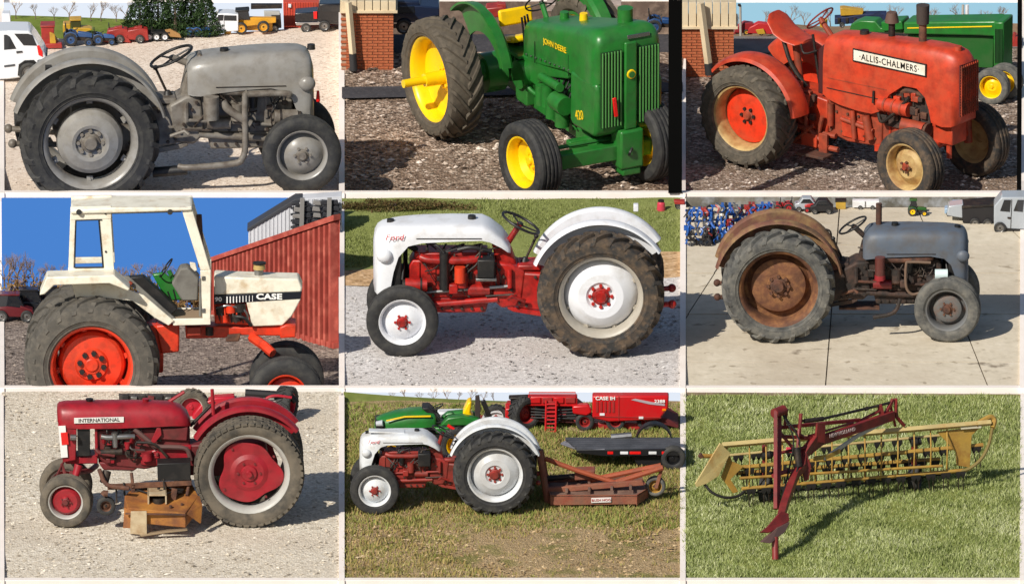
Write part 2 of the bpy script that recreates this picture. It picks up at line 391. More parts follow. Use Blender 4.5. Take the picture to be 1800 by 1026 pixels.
# low cream dividers that run back between neighbouring bays and end in an upright at the back
for r in range(3):
    yb = [7.47, 14.97, 24.5][r]; topb = [689, 347, -40][r]
    for k, (a, c) in enumerate(PXC):
        L_ = [CELLS[r][k - 1]] if k == 3 else ([CELLS[r][0]] if k == 0 else [CELLS[r][k - 1], CELLS[r][k]])
        a2, c2 = (a - 60, c + 1) if k == 0 else ((a - 1, c + 60) if k == 3 else (a - 1.5, c + 1.5))
        ys = [ROWY[r] - .02 + (yb - .25 - ROWY[r]) * i / 6 for i in range(7)] + [yb - .2, yb]
        V = []
        for i, y in enumerate(ys):
            zt = max(cc.A.z + (min(y, cc.B.y) - cc.A.y) * math.tan(cc.alpha) for cc in L_) + .018
            if i >= 7: zt = zz(topb, yb)
            if y < ROWY[r] + .14: zt = max(zt, zz(ROWBAR[r][0], ROWY[r]) + .004)
            zl = min(cc.A.z for cc in L_) - .15; pyq = [850, 510, 170][r]
            xl, xr = xx(a2, pyq, y), xx(c2, pyq, y)
            V.append([(xl, y, zl), (xr, y, zl), (xr, y, zt), (xl, y, zt)])
        g = G(); g.loft(V); o = obj('bay_divider', g, M_CREAM, None, smooth=False)
        tag(o, ['cream edging at the left edge of the ', 'narrow cream divider between the left and middle bays of the ', 'narrow cream divider between the middle and right bays of the ', 'cream edging at the right edge of the '][k] + ['bottom row', 'middle row', 'top row'][r], 'divider', 'cream dividers between the bays')
y = 24.4; g = G(); z0, z1 = zz(7, y), zz(-60, y); xa, xb = xx(-40, 0, y), xx(1840, 0, y)
g.box(((xa + xb) / 2, y, (z0 + z1) / 2), (xb - xa, .1, z1 - z0)); o = obj('top_beam', g, M_CREAM, None, .004); tag(o, 'cream beam across the top edge behind the uppermost row', 'beam')
def ground(name, c, m, pyb, n=50, rough=0.0, dips=(), pyf=None, lift=0.0, xa=None, xb=None):
    """sheet over part of the bay on its own plane, a little uneven; front and back edges may wander"""
    fn = lambda q, px: q(px) if callable(q) else q
    pf = pyf if pyf is not None else proj((0, c.A.y, c.A.z))[1]; xa = c.x0 - 3 if xa is None else xa; xb = c.x1 + 3 if xb is None else xb
    V = []; rs = np.random.RandomState(len(name)); ph = rs.rand(8) * 6
    for j in range(n + 1):
        for i in range(n + 1):
            px = xa + (xb - xa) * i / n; a_, b_ = fn(pf, px), fn(pyb, px); p = c.gp(px, a_ + (b_ - a_) * j / n, lift); x, y, z = p
            z += rough * (math.sin(x * 2.1 + ph[0]) * math.cos(y * 1.7 + ph[1]) + .5 * math.sin(x * 4.7 + ph[2] + y * 3.1) + .3 * math.sin(y * 7.3 + ph[3] - x * 6.1))
            for (dx, dy, rr, dz) in dips: z += dz * math.exp(-((x - dx) ** 2 + (y - dy) ** 2) / rr ** 2)
            V.append((x, y, z))
    F = [(j * (n + 1) + i, j * (n + 1) + i + 1, (j + 1) * (n + 1) + i + 1, (j + 1) * (n + 1) + i) for j in range(n) for i in range(n)]
    me = bpy.data.meshes.new(name); me.from_pydata(V, [], F); me.shade_smooth()
    o = obj(name, me, m); return struct(o)
M_OLDG = mat('oily grime', (52, 44, 40), .6, .2, (84, 70, 60), .4, 10, .2)
# ------------------------------------------------------------------ small grey/white utility tractors seen side-on
def utility_tractor(c, label, px, py, fx, wb, Rr, Rf, mats, tyre_r, tyre_f, yaw=0.0, hood_st=None, disc_r=None, disc_f=None, fend=(18, 146), kind=1, dz_rear=0.0, rimr=.645, rimf=.63, Wr=.165, Wf=.092, lugs=22, hw_track=.185, nose=0.0, steer=0.0, lobes=0, spin=0.0):
    s = wb * c.U; loc = c.gp(px, py); t = thing('tractor', label, 'tractor', c.M(loc, yaw)); yc = hw_track
    mh, mb, mr, md, mhub, mf = (mats[k] for k in ('hood', 'body', 'rim', 'disc', 'hub', 'fender'))
    def P(x, y, z): return (fx * x * s, y * s, z * s)
    def Q(l): return [(fx * x * s, z * s) for x, z in l]
    def part(name, g, m, parent=t, bev=0.0, **k): return obj(name, g, m, parent, bev * s, **k)
    def tub(name, pts, r, m, n=8, smooth=0, parent=t): g = G(); g.tube([P(*p) for p in pts], r * s if not isinstance(r, tuple) else [q * s for q in r], n, smooth); return part(name, g, m, parent)
    def bx(name, x0, x1, y0, y1, z0, z1, m, bev=.006, parent=t):
        g = G(); g.box(P((x0 + x1) / 2, (y0 + y1) / 2, (z0 + z1) / 2), (abs(x1 - x0) * s, (y1 - y0) * s, (z1 - z0) * s)); return part(name, g, m, parent, bev)
    Rrs, Rfs = Rr / wb, Rf / wb
    # wheels
    TR = lug_tyre(Rrs * s, Wr * s, Rrs * rimr * s, lugs, h=.062); TF = rib_tyre(Rfs * s, Wf * s, Rfs * rimf * s)
    rr = Rrs * rimr; rf = Rfs * rimf
    dr = disc_r or [(.90, .10), (.84, -.02), (.74, -.16), (.55, -.30), (.36, -.32), (.30, -.25), (.0, -.25)]
    dr = [(a * rr * s, b * Wr * s) for a, b in dr]
    df = disc_f or [(.92, .15), (.80, .05), (.70, -.12), (.45, -.30), (.30, -.34), (0, -.34)]
    df = [(a * rf * s, b * Wf * s) for a, b in df]
    for k, y in enumerate((0, 2 * yc)):
        wheel(t, P(0, y, Rrs + dz_rear), TR, rr * s, Wr * s, tyre_r, mr, md, mhub, dr, rr * .30 * s, 8, .75, mats.get('nut'), flip=k == 1, lobes=lobes, spin=spin, name='rear_wheel')
        wheel(t, P(1, y, Rfs), TF, rf * s, Wf * s, tyre_f, mats.get('frim', mr), mats.get('fdisc', md), mats.get('fhub', mhub), df, rf * .36 * s, 6, .8, mats.get('nut'), flip=k == 1, steer=steer, name='front_wheel')
    # bonnet and nose
    H = hood_st or [(.455, .10, .512, .53), (.47, .115, .52, .56), (.50, .125, .545, .60), (.56, .135, .578, .645), (.60, .14, .588, .662), (.75, .14, .583, .664), (.9, .14, .575, .66), (.97, .14, .558, .655), (1.02, .14, .50, .652), (1.045, .14, .42, .65), (1.06, .14, .34, .648), (1.07, .14, .30, .647), (1.10, .137, .295, .64), (1.125, .125, .30, .625), (1.14, .10, .31, .60), (1.147, .05, .34, .55)]
    hd = part('bonnet', hood([(fx * (x + (nose if x > .9 else 0)) * s, a * s, b * s, z * s) for x, a, b, z in H], yc * s, 4.6, 22), mh, ang=50)
    for sd in (-1, 1):
        g = G(); xl = H[-6][0] + nose; g.sphere(P(xl + .03, yc + sd * .145, .53 if kind != 1 else H[-4][3] - .13), .036 * s, 12, 8, (1.1, .7, 1.0)); part('headlamp', g, mh)
    g = G(); x0 = H[4][0]; g.box(P((x0 + .93) / 2, yc - .141, H[5][2] + .016), ((.93 - x0) * s, .004 * s, .004 * s)); part('bonnet_seam', g, M_DARK, hd)
    if kind != 3:
        g = G(); zc = H[4][3]; g.cyl(P(x0 + .05, yc, zc - .005), P(x0 + .05, yc, zc + .018), .022 * s, .02 * s, 14); part('filler_cap', g, M_BLACK, hd)
        g = G(); g.cyl(P(1.06, yc, H[-5][3] - .01), P(1.06, yc, H[-5][3] + .014), .02 * s, .018 * s, 14); part('radiator_cap', g, M_BLACK, hd)
    # radiator, fan and belt behind the nose
    bx('radiator', 1.005, 1.05, yc - .12, yc + .12, .30, .57, M_BLACK)
    g = G()
    for k in range(4):
        a = PI / 4 + k * PI / 2; rot = Matrix.Rotation(a, 3, 'X') @ Matrix.Rotation(.5, 3, 'Z'); g.box(Vector(P(.985, yc, .42)) + rot @ Vector((0, 0, .05 * s)), (.004 * s, .04 * s, .09 * s), rot)
    part('fan', g, M_DARK)
    # engine
    blk = part('engine_block', G().ext(Q([(.50, .27), (.52, .46), (.60, .47), (.95, .47), (.965, .44), (.965, .30), (.90, .27)]), (yc - .085) * s, (yc + .085) * s), mb, bev=.008)
    part('cylinder_head', G().ext(Q([(.57, .472), (.57, .505), (.94, .505), (.94, .472)]), (yc - .075) * s, (yc + .075) * s), mb, bev=.008)
    part('oil_pan', G().ext(Q([(.56, .275), (.58, .19), (.83, .19), (.89, .272)]), (yc - .08) * s, (yc + .08) * s), mb, bev=.01)
    for i in range(4):
        g = G(); x = .62 + i * .085; g.cyl(P(x, yc - .03, .505), P(x, yc - .03, .525), .008 * s, .006 * s, 8); part('spark_plug', g, M_STEEL, blk)
        tub('plug_lead', [(x, yc - .03, .522), (x - .01, yc - .07, .55), (.78 + .01 * i, yc - .10, .515), (.775, yc - .11, .47)], .0045, M_RUBBERHOSE, 5, 4, blk)
    for i in range(5):
        g = G(); x = .60 + i * .08; g.box(P(x, yc - .088, .40), (.012 * s, .012 * s, .12 * s)); part('rib', g, mb, blk)
    man = tub('exhaust_manifold', [(.60, yc - .10, .49), (.66, yc - .115, .478), (.85, yc - .115, .478), (.91, yc - .10, .49)], .02, mats.get('manifold', mb), 10, 5)
    for x in (.64, .74, .86):
        tub('manifold_branch', [(x, yc - .115, .478), (x, yc - .07, .455)], .018, mats.get('manifold', mb), 8, 0, man)
    gen = tub('generator', [(.875, yc - .135, .355), (.985, yc - .135, .355)], .034, mats.get('generator', mb), 16)
    tub('pulley', [(.985, yc - .135, .355), (1.0, yc - .135, .355)], .028, M_DARK, 16, 0, gen); tub('generator_band', [(.90, yc - .135, .355), (.91, yc - .135, .355)], .036, M_DARK, 16, 0, gen)
    tub('distributor', [(.775, yc - .10, .40), (.775, yc - .115, .47)], (.022, .026), M_BLACK, 12)
    tub('oil_filter', [(.70, yc - .12, .34), (.70, yc - .12, .42)], .03, mats.get('filter', mb), 14)
    bx('carburettor', .72, .765, yc - .15, yc - .09, .31, .36, mats.get('carb', mb))
    tub('starter_motor', [(.56, yc - .10, .32), (.67, yc - .10, .32)], .028, mats.get('starter', mb), 14)
    tub('radiator_hose', [(.93, yc - .02, .505), (.965, yc - .03, .53), (1.01, yc - .03, .56)], .016, M_RUBBERHOSE, 10, 4)
    tub('lower_hose', [(.94, yc - .08, .32), (.975, yc - .09, .30), (1.01, yc - .05, .32)], .016, M_RUBBERHOSE, 10, 4)
    tub('fuel_line', [(.60, yc - .11, .56), (.62, yc - .125, .47), (.66, yc - .13, .43), (.73, yc - .13, .36)], .005, M_DARK, 6, 5)
    # transmission, rear axle
    part('clutch_housing', G().ext(Q([(.40, .23), (.38, .41), (.46, .455), (.53, .46), (.55, .27), (.5, .22)]), (yc - .10) * s, (yc + .10) * s), mb, bev=.012)
    part('transmission', G().ext(Q([(-.06, .22), (-.08, .42), (.10, .44), (.28, .40), (.42, .41), (.42, .22), (.2, .19)]), (yc - .095) * s, (yc + .095) * s), mb, bev=.012)
    tub('rear_axle', [(0, yc - .08, Rrs + dz_rear), (0, .09, Rrs + dz_rear)], (.085, .05), mb, 18); tub('rear_axle', [(0, yc + .08, Rrs + dz_rear), (0, 2 * yc - .09, Rrs + dz_rear)], (.085, .05), mb, 18)
    part('gearbox_cover', G().box(P(.36, yc, .425), (.12 * s, .15 * s, .03 * s)), mb, bev=.008)
    # steering column, instrument box, gear lever
    zt = (H[0][3] + H[2][3]) / 2; xt = H[0][0]
    part('steering_box', G().ext(Q([(xt + .06, zt + .03), (xt - .005, zt - .06), (xt - .035, .42), (xt + .07, .43), (xt + .10, zt)]), (yc - .05) * s, (yc + .05) * s), mb, bev=.01)
    sw = mats.get('sw', (.403, .64, .103, 62)); cx, cz, cr, tl = sw
    tub('steering_column', [(xt + .015, yc, zt - .03), (cx + .004, yc, cz - .005)], .016, mb, 10)
    a = R(tl); tilt = a if fx < 0 else PI - a
    steering_wheel(t, P(cx, yc, cz), cr * s, tilt, M_BLACK, thick=.07)
    gl = tub('gear_lever', [(.385, yc - .0, .43), (.37, yc, .47), (.325, yc, .57)], .007, M_DARK, 6); g = G(); g.sphere(P(.325, yc, .572), .013 * s, 10, 7); part('knob', g, M_BLACK, gl)
    tub('gear_boot', [(.385, yc, .425), (.38, yc, .46)], (.03, .012), M_BLACK, 12)
    # seat, fenders
    g = G(); g.loft([hsec(fx * q[0] * s, yc * s, q[1] * s, q[2] * s, (q[2] + .012) * s, 2.2, 12) for q in ((-.12, .05, .56), (-.10, .09, .535), (-.03, .095, .505), (.04, .08, .50), (.07, .04, .51))]); part('seat', g, mats.get('seat', mb))
    tub('seat_spring', [(-.05, yc, .50), (-.03, yc, .44), (.05, yc, .43)], .012, mb)
    f0, f1 = R(fend[0]), R(fend[1]); A0, A1 = (f0, f1) if fx > 0 else (PI - f1, PI - f0)
    for k in range(2):
        sg = 1 if k == 0 else -1; oy = 0 if k == 0 else 2 * yc; th = .008
        prof = [(1.085, .046), (1.105, .05), (1.122, .062), (1.126, .078), (1.115, .094), (1.09, .10), (.70, .103), (.70, .103 + th), (1.10, .10 + th), (1.125, .098), (1.137, .079), (1.134, .06), (1.113, .042), (1.085, .038)]
        g = G(); g.lathe([(r_ * Rrs * s, (oy + sg * y_) * s) for r_, y_ in prof], P(0, 0, Rrs + dz_rear), 40, A0, A1); part('fender', g, mf, bev=0)
    # front axle and rods
    zf = Rfs + .05
    part('front_axle', G().box(P(1.0, yc, zf), (.05 * s, (2 * yc - .22) * s, .045 * s)), mb, bev=.006)
    for sd in (0, 1):
        y0 = 0 if sd == 0 else 2 * yc; d = 1 if sd == 0 else -1
        tub('spindle', [(1.0, y0 + d * .10, zf + .05), (1.0, y0 + d * .085, Rfs - .01), (1.0, y0 + d * .02, Rfs)], .022, mb, 10)
        tub('radius_rod', [(.985, y0 + d * .10, zf - .01), (.52, yc - d * .10, .27)], .016, mb, 10)
    tub('drag_link', [(.97, .10, zf + .06), (.46, yc - .12, .345)], .0085, mats.get('rods', mb), 8)
    tub('drop_arm', [(.46, yc - .115, .43), (.46, yc - .12, .335)], .013, mb, 8)
    bx('axle_bolster', .97, 1.06, yc - .08, yc + .08, zf - .02, .32, mb)
    # foot rest, drawbar, lower links
    part('foot_rest', G().ext(Q([(.30, .175), (.29, .20), (.44, .225), (.47, .24), (.47, .215), (.44, .20)]), .09 * s, (yc - .08) * s), mb, bev=.004)
    for d in (-.14, .14): tub('lower_link', [(.10, yc + d * .6, .22), (-.355, yc + d, .255)], .014, mats.get('links', mb), 8)
    for d in (-.14, .14):
        g = G(); g.sphere(P(-.36, yc + d, .255), .022 * s, 10, 8); part('link_ball', g, mats.get('links', mb))
    tub('brake_pedal', [(.38, yc - .13, .27), (.45, yc - .15, .30), (.47, yc - .16, .285)], .009, mats.get('links', mb), 8)
    # bolts, brackets and wiring that break up the castings
    g = G(); g.cyl((0, 0, 0), (0, -.012 * s, 0), .0085 * s, .0075 * s, 6); bme = mesh(g, 'bolt'); rs = random.Random(int(px)); dm = mats.get('grime', M_OLDG)
    for i in range(30):
        if i < 10: x, y, z = .53 + i * .045, yc - .086, (.285 if i % 2 else .455)
        elif i < 18: x, y, z = .06 + (i - 10) * .045, yc - .096, (.235 if i % 2 else .385)
        elif i < 24: x, y, z = .41 + .02 * (i - 18), yc - .101, .25 + .035 * (i - 18)
        else: x, y, z = .60 + (i - 24) * .05, yc - .081, .215
        q = obj('bolt', bme, dm, t); q.location = P(x, y, z)
    for i in range(7):
        x = .54 + i * .06 + rs.uniform(-.015, .015); z = .33 + rs.uniform(-.03, .08)
        bx('bracket', x, x + rs.uniform(.014, .035), yc - .105, yc - .086, z, z + rs.uniform(.015, .05), rs.choice([mb, dm, dm, M_DARK]), .003)
    for i in range(9):
        x0 = .55 + rs.uniform(0, .38); x1 = x0 + rs.uniform(-.12, .12); z0 = rs.uniform(.40, .52); z1 = rs.uniform(.29, .42)
        tub('wire', [(x0, yc - .09, z0), ((x0 + x1) / 2 + rs.uniform(-.03, .03), yc - .125, (z0 + z1) / 2 - .02), (x1, yc - .10, z1)], rs.uniform(.0025, .005), rs.choice([M_RUBBERHOSE, M_RUBBERHOSE, M_DARK, dm]), 5, 4)
    tub('throttle_rod', [(.47, yc - .07, .54), (.60, yc - .115, .53), (.74, yc - .13, .38)], .0045, dm, 6); tub('clutch_rod', [(.44, yc - .12, .30), (.58, yc - .115, .29)], .005, dm, 6)
    tub('fan_belt', [(1.0, yc - .135, .38), (.99, yc - .06, .47), (.99, yc - .01, .44), (.995, yc - .06, .33), (1.0, yc - .135, .33)], .006, M_BLACK, 5)
    return t, P, part, tub, bx, s, yc
# ================================================================== grounds
g_c1 = ground_mat('pale gravel', [(172, 152, 134), (224, 206, 188), (238, 222, 205), (250, 238, 224)], fine=46, bump=.2, patches=[((214, 195, 177), .3, .9, 2, .2)])
g_c2 = ground_mat('brown gravel', [(62, 52, 46), (128, 108, 92), (165, 142, 124), (226, 208, 190)], fine=30, bump=1., patches=[((110, 90, 75), .3, 1.1, 4, .2)])
g_c3 = ground_mat('grey gravel', [(66, 58, 54), (132, 116, 104), (165, 148, 134), (222, 208, 196)], fine=32, bump=1., patches=[((120, 98, 80), .35, .8, 8, .15)])
g_c4 = ground_mat('dusty gravel', [(70, 62, 58), (120, 108, 100), (146, 132, 122), (185, 170, 158)], fine=34, bump=.7)
g_c5 = ground_mat('white gravel', [(150, 145, 142), (202, 197, 194), (220, 215, 212), (240, 237, 234)], fine=44, bump=.3, patches=[((186, 178, 172), .3, .8, 3, .2)])
g_c6 = ground_mat('concrete', [(186, 175, 156), (206, 195, 174), (214, 203, 183), (224, 214, 196)], fine=16, bump=.12, stone=False, patches=[((178, 163, 142), .25, .7, 3, .2), ((150, 136, 116), .10, 6, 6, .04), ((120, 106, 90), .05, 2.2, 9, .03)])
g_c7 = ground_mat('crushed stone', [(150, 138, 122), (208, 197, 178), (222, 212, 194), (244, 236, 222)], fine=40, bump=.45, patches=[((200, 187, 168), .3, .9, 2, .2)])
g_c8 = ground_mat('worn turf', [(120, 100, 68), (160, 136, 100), (178, 154, 118), (194, 172, 136)], fine=46, bump=.8, stone=False, patches=[((120, 118, 62), .34, 2.2, 1, .06)])
g_c9 = ground_mat('meadow soil', [(86, 92, 42), (120, 128, 62), (140, 144, 80), (164, 160, 104)], fine=18, bump=.5, stone=False)
GR1 = ground('gravel_yard', C1, g_c1, lambda px: 68 - 24 * max(0, px - 300) / 290, 60, .004, dips=[(C1.gp(152, 350).x, 15.3, .55, -.20)])
GR2 = ground('gravel_lot', C2, g_c2, 92, 60, .006)
GR3 = ground('gravel_strip', C3, g_c3, 66, 60, .006)
GR4 = ground('gravel_apron', C4, g_c4, 545, 60, .006)
dirt_lo = lambda px: 503 - 17 * (px - 604) / 593 + 1.5 * math.sin(px * .05); dirt_hi = lambda px: 474 - 33 * (px - 604) / 593 + 2 * math.sin(px * .031 + 1)
GR5 = ground('stone_drive', C5, g_c5, dirt_lo, 60, .004)
ground('dirt_verge', C5, ground_mat('tan dirt', [(150, 118, 84), (186, 152, 112), (200, 166, 128), (214, 184, 148)], fine=22, bump=.4), dirt_hi, 40, .004, pyf=dirt_lo)
ground('lawn_slope', C5, ground_mat('lawn soil', [(104, 110, 60), (126, 132, 74), (140, 146, 88), (158, 160, 106)], fine=14, bump=.4, stone=False, patches=[((132, 140, 78), .35, .7, 5, .2)]), 349, 50, .008, pyf=dirt_hi)
struct(ground('pavement_base', C6, mat('joint dirt', (70, 60, 48), .95), 362, 20, 0, lift=-.012)); GR6 = [o for o in COL.objects if o.name.startswith('pavement_base')][-1]
def clip_px(poly, x0, x1, y0, y1):
    for ax, lim, sg in ((0, x0, 1), (0, x1, -1), (1, y0, 1), (1, y1, -1)):
        out = []
        for i in range(len(poly)):
            p, q = poly[i], poly[(i + 1) % len(poly)]; dp, dq = sg * (p[ax] - lim), sg * (q[ax] - lim)
            if dp >= 0: out.append(p)
            if (dp >= 0) != (dq >= 0): t_ = dp / (dp - dq); out.append((p[0] + (q[0] - p[0]) * t_, p[1] + (q[1] - p[1]) * t_))
        poly = out
        if not poly: break
    return poly
CB = [840, 1120, 1450, 1742, 2060, 2400]; CT = [1150, 1330, 1476, 1612, 1740, 1870]; HL = [692, 636, 552, 480, 430, 392, 364]
GR6.hide_render = False
for i in range(5):
    for j in range(6):
        def cx(k, py, d=0): return CB[k] + (CT[k] - CB[k]) * (692 - py) / 328
        ga = 1.1
        q = [(cx(i, HL[j]) + ga, HL[j] - ga * .55), (cx(i + 1, HL[j]) - ga, HL[j] - ga * .55), (cx(i + 1, HL[j + 1]) - ga, HL[j + 1] + ga * .55), (cx(i, HL[j + 1]) + ga, HL[j + 1] + ga * .55)]
        q = clip_px(q, 1201, 1797, 364, 684)
        if len(q) < 3: continue
        dz = random.uniform(-.002, .002)
        top = [C6.gp(a, b, dz) for a, b in q]; g = G(); g.loft([[p - C6.n * .03 for p in top], top]); o = obj('slab', g, g_c6, GR6, smooth=False)
GR7 = ground('stone_yard', C7, g_c7, 688, 60, .006)
GR8 = ground('worn_field', C8, g_c8, 706, 60, .01)
GR9 = ground('meadow_ground', C9, g_c9, 694, 60, .01)

def gravel(name, c, n, size, cols, py0, py1, bias=1.0):
    """loose stones as one mass"""
    rs = np.random.RandomState(n); V = []; F = []
    for i in range(n):
        px = c.x0 + rs.rand() * (c.x1 - c.x0); py = py0 + (py1 - py0) * rs.rand() ** bias
        p = c.gp(px, py); r = size * (.4 + rs.rand() ** 3 * 1.9); o = len(V)
        q = rs.normal(size=(6, 3)) * .18
        base = np.array([(1, 0, .2), (0, 1, .2), (-1, 0, .2), (0, -1, .2), (0, 0, .8), (0, 0, -.3)]) + q
        for b in base: V.append((p.x + b[0] * r, p.y + b[1] * r, p.z + b[2] * r * .8))
        F += [(o, o + 1, o + 4), (o + 1, o + 2, o + 4), (o + 2, o + 3, o + 4), (o + 3, o, o + 4)]
    me = bpy.data.meshes.new(name); me.from_pydata(V, [], F)
    return struct(obj(name, me, leaf_mat(name + ' stones', cols, .9)), 'stuff')
gravel('loose_gravel', C2, 3800, .020, [(58, 48, 43), (125, 105, 90), (175, 155, 138), (232, 216, 202)], 345, 120)
gravel('loose_gravel', C3, 3800, .019, [(66, 58, 54), (135, 120, 108), (175, 158, 145), (230, 218, 208)], 345, 100)
gravel('loose_gravel', C7, 4200, .014, [(120, 110, 98), (186, 174, 156), (205, 194, 176), (242, 234, 220)], 1019, 690)
gravel('loose_gravel', C5, 2200, .014, [(125, 120, 118), (178, 173, 170), (215, 211, 208)], 681, 520)
gravel('loose_gravel', C4, 1800, .014, [(62, 55, 50), (120, 108, 100), (172, 158, 146)], 681, 550)
gravel('soil_crumbs', C8, 2600, .013, [(110, 88, 60), (160, 134, 98), (190, 164, 126), (206, 186, 150)], 1018, 925)
gravel('loose_gravel', C1, 1500, .011, [(150, 134, 118), (214, 198, 182), (244, 232, 218)], 339, 130)

def grass(name, c, n, h, wd, cols, py0, py1, x0=None, x1=None, lean=.5, keep=None, zoff=0.0, seed=1):
    """blades, one mass"""
    rs = np.random.RandomState(seed + n % 97); V = np.zeros((n, 3, 3)); k = 0
    x0 = c.x0 if x0 is None else x0; x1 = c.x1 if x1 is None else x1
    clump = lambda a, b: .5 + .5 * math.sin(a * .11 + 2 * math.sin(b * .13)) * math.sin(b * .21 + a * .047 + 1.5 * math.sin(a * .031))
    while k < n:
        px = x0 + rs.rand() * (x1 - x0); py = py0 + (py1 - py0) * rs.rand()
        if keep and rs.rand() > keep(px, py): continue
        if rs.rand() > .45 + .55 * clump(px * 1.7 + 40, py * 1.9): continue
        p = c.gp(px, py); a = rs.rand() * 2 * PI; hh = h * (.35 + rs.rand() * .7 + .75 * clump(px, py) ** 2); ww = wd * (.6 + rs.rand() * .8)
        dx, dy = math.cos(a), math.sin(a); lx, ly = rs.normal() * lean * hh, rs.normal() * lean * hh
        V[k, 0] = (p.x - dx * ww, p.y - dy * ww, p.z - .01 + zoff); V[k, 1] = (p.x + dx * ww, p.y + dy * ww, p.z - .01 + zoff); V[k, 2] = (p.x + lx, p.y + ly, p.z + hh + zoff); k += 1
    me = bpy.data.meshes.new(name); me.from_pydata(V.reshape(-1, 3).tolist(), [], [(3 * i, 3 * i + 1, 3 * i + 2) for i in range(n)])
    return struct(obj(name, me, leaf_mat(name + ' blades', cols, .75)), 'stuff')

# ================================================================== main side-on tractors
M_GREY = paint('grey enamel', (146, 144, 140), amt=.35, rough=.34, rust=(120, 115, 108), ramt=.2)
M_GREYD = paint('grey iron', (126, 121, 113), amt=.4, rough=.5, rust=(74, 62, 50), ramt=.32)
mats1 = dict(hood=M_GREY, body=M_GREYD, rim=M_GREY, disc=M_GREY, hub=M_GREYD, fender=M_GREY, sw=(.40, .625, .105, 66))
H1 = [(.47, .11, .465, .60), (.49, .12, .46, .625), (.53, .13, .46, .635), (.56, .135, .467, .64), (.60, .14, .475, .643), (.75, .14, .49, .655), (.86, .14, .495, .66), (.92, .14, .48, .66), (.96, .14, .44, .66), (.985, .14, .37, .66), (1.0, .14, .29, .66), (1.015, .14, .27, .655), (1.04, .14, .27, .645), (1.055, .125, .275, .62), (1.065, .10, .285, .58), (1.069, .05, .30, .53)]
t1, P1, part1, tub1, bx1, s1, y1 = utility_tractor(C1, 'clean all-grey tractor facing right on pale gravel yard', 158, 346, 1, 374, 124, 70, mats1, M_TYRE, M_TYRE, yaw=R(5), hood_st=H1, fend=(14, 160), dz_rear=-.055, lobes=6, Wr=.17, Wf=.10, rimr=.66, rimf=.62, lugs=20,
    disc_r=[(.70, .10), (.72, -.02), (.70, -.18), (.60, -.32), (.40, -.42), (.33, -.40), (.29, -.30), (.0, -.30)])
tub1('air_cleaner', [(.575, y1 - .17, .36), (.575, y1 - .17, .47)], .037, M_GREYD, 18)
tub1('exhaust_pipe', [(.99 - .05, y1 - .16, .46), (.93, y1 - .165, .475), (.76, y1 - .165, .475), (.735, y1 - .17, .46), (.735, y1 - .175, .24), (.72, y1 - .18, .17), (.68, y1 - .18, .145), (.48, y1 - .18, .13), (.42, y1 - .16, .13)], .0155, M_GREYD, 10, 6)
tub1('intake_pipe', [(.63, y1 - .15, .44), (.66, y1 - .16, .40), (.76, y1 - .16, .33)], .02, M_GREYD, 10, 4)
tub1('muffler', [(.46, y1 - .16, .115), (.30, y1 - .14, .10)], .024, M_BLACK, 14)
g = G(); g.box(P1(1.085, y1 - .09, .44), (.02 * s1, .03 * s1, .055 * s1), taper=.6); part1('marker_lamp', g, M_RED_LENS, bev=.006)
tub1('fender_lamp', [(-.19, .28, .56), (-.16, .28, .56)], .026, M_BLACK, 14)

M_RED = paint('tractor red', (184, 26, 22), amt=.35, rough=.4, rust=(78, 20, 16), ramt=.38)
M_OFFW = paint('off-white enamel', (226, 228, 233), amt=.12, rough=.32)
M_RIMG = paint('silver grey rim', (176, 170, 158), amt=.4, rough=.45)
mats5 = dict(hood=M_OFFW, body=M_RED, rim=M_RIMG, disc=M_OFFW, hub=M_RED, fender=M_OFFW, nut=M_RED, frim=M_OFFW, rods=M_STEEL, generator=M_RED, manifold=M_RED)
t5, P5, part5, tub5, bx5, s5, y5 = utility_tractor(C5, 'clean white tractor with bright red engine facing left on white gravel', 1056, 624, -1, 350, 113, 64, mats5, M_TYRE_MUD, M_TYRE, fend=(22, 146), lobes=8, lugs=22)
bx5('battery_box', .535, .622, y5 - .17, y5 - .06, .40, .495, M_BLACK, .006); bx5('battery_tray', .525, .63, y5 - .175, y5 - .05, .385, .398, M_STEEL, .002)
tub5('fuel_bowl', [(.71, y5 - .14, .37), (.71, y5 - .14, .45)], .028, paint('orange red', (214, 60, 30)), 14)
tub5('breather', [(.79, y5 - .13, .33), (.79, y5 - .13, .52)], .024, M_BLACK, 12); tub5('breather_pipe', [(.79, y5 - .13, .52), (.83, y5 - .12, .56), (.88, y5 - .1, .565)], .008, M_BLACK, 8, 4)
tub5('tail_hose', [(.55, y5 - .1, .52), (.65, y5 - .11, .545), (.72, y5 - .1, .53)], .012, M_BLACK, 8, 4)
bx5('fender_bracket', -.19, -.165, .18, .22, .70, .735, M_OFFW, .003)
M_REDTXT = mat('red lettering', (205, 40, 50), .4)
text('Ford', .042 * s5, M_REDTXT, t5, P5(1.04, y5 - .149, .608), sx=1.15, shear=.2, name='badge')

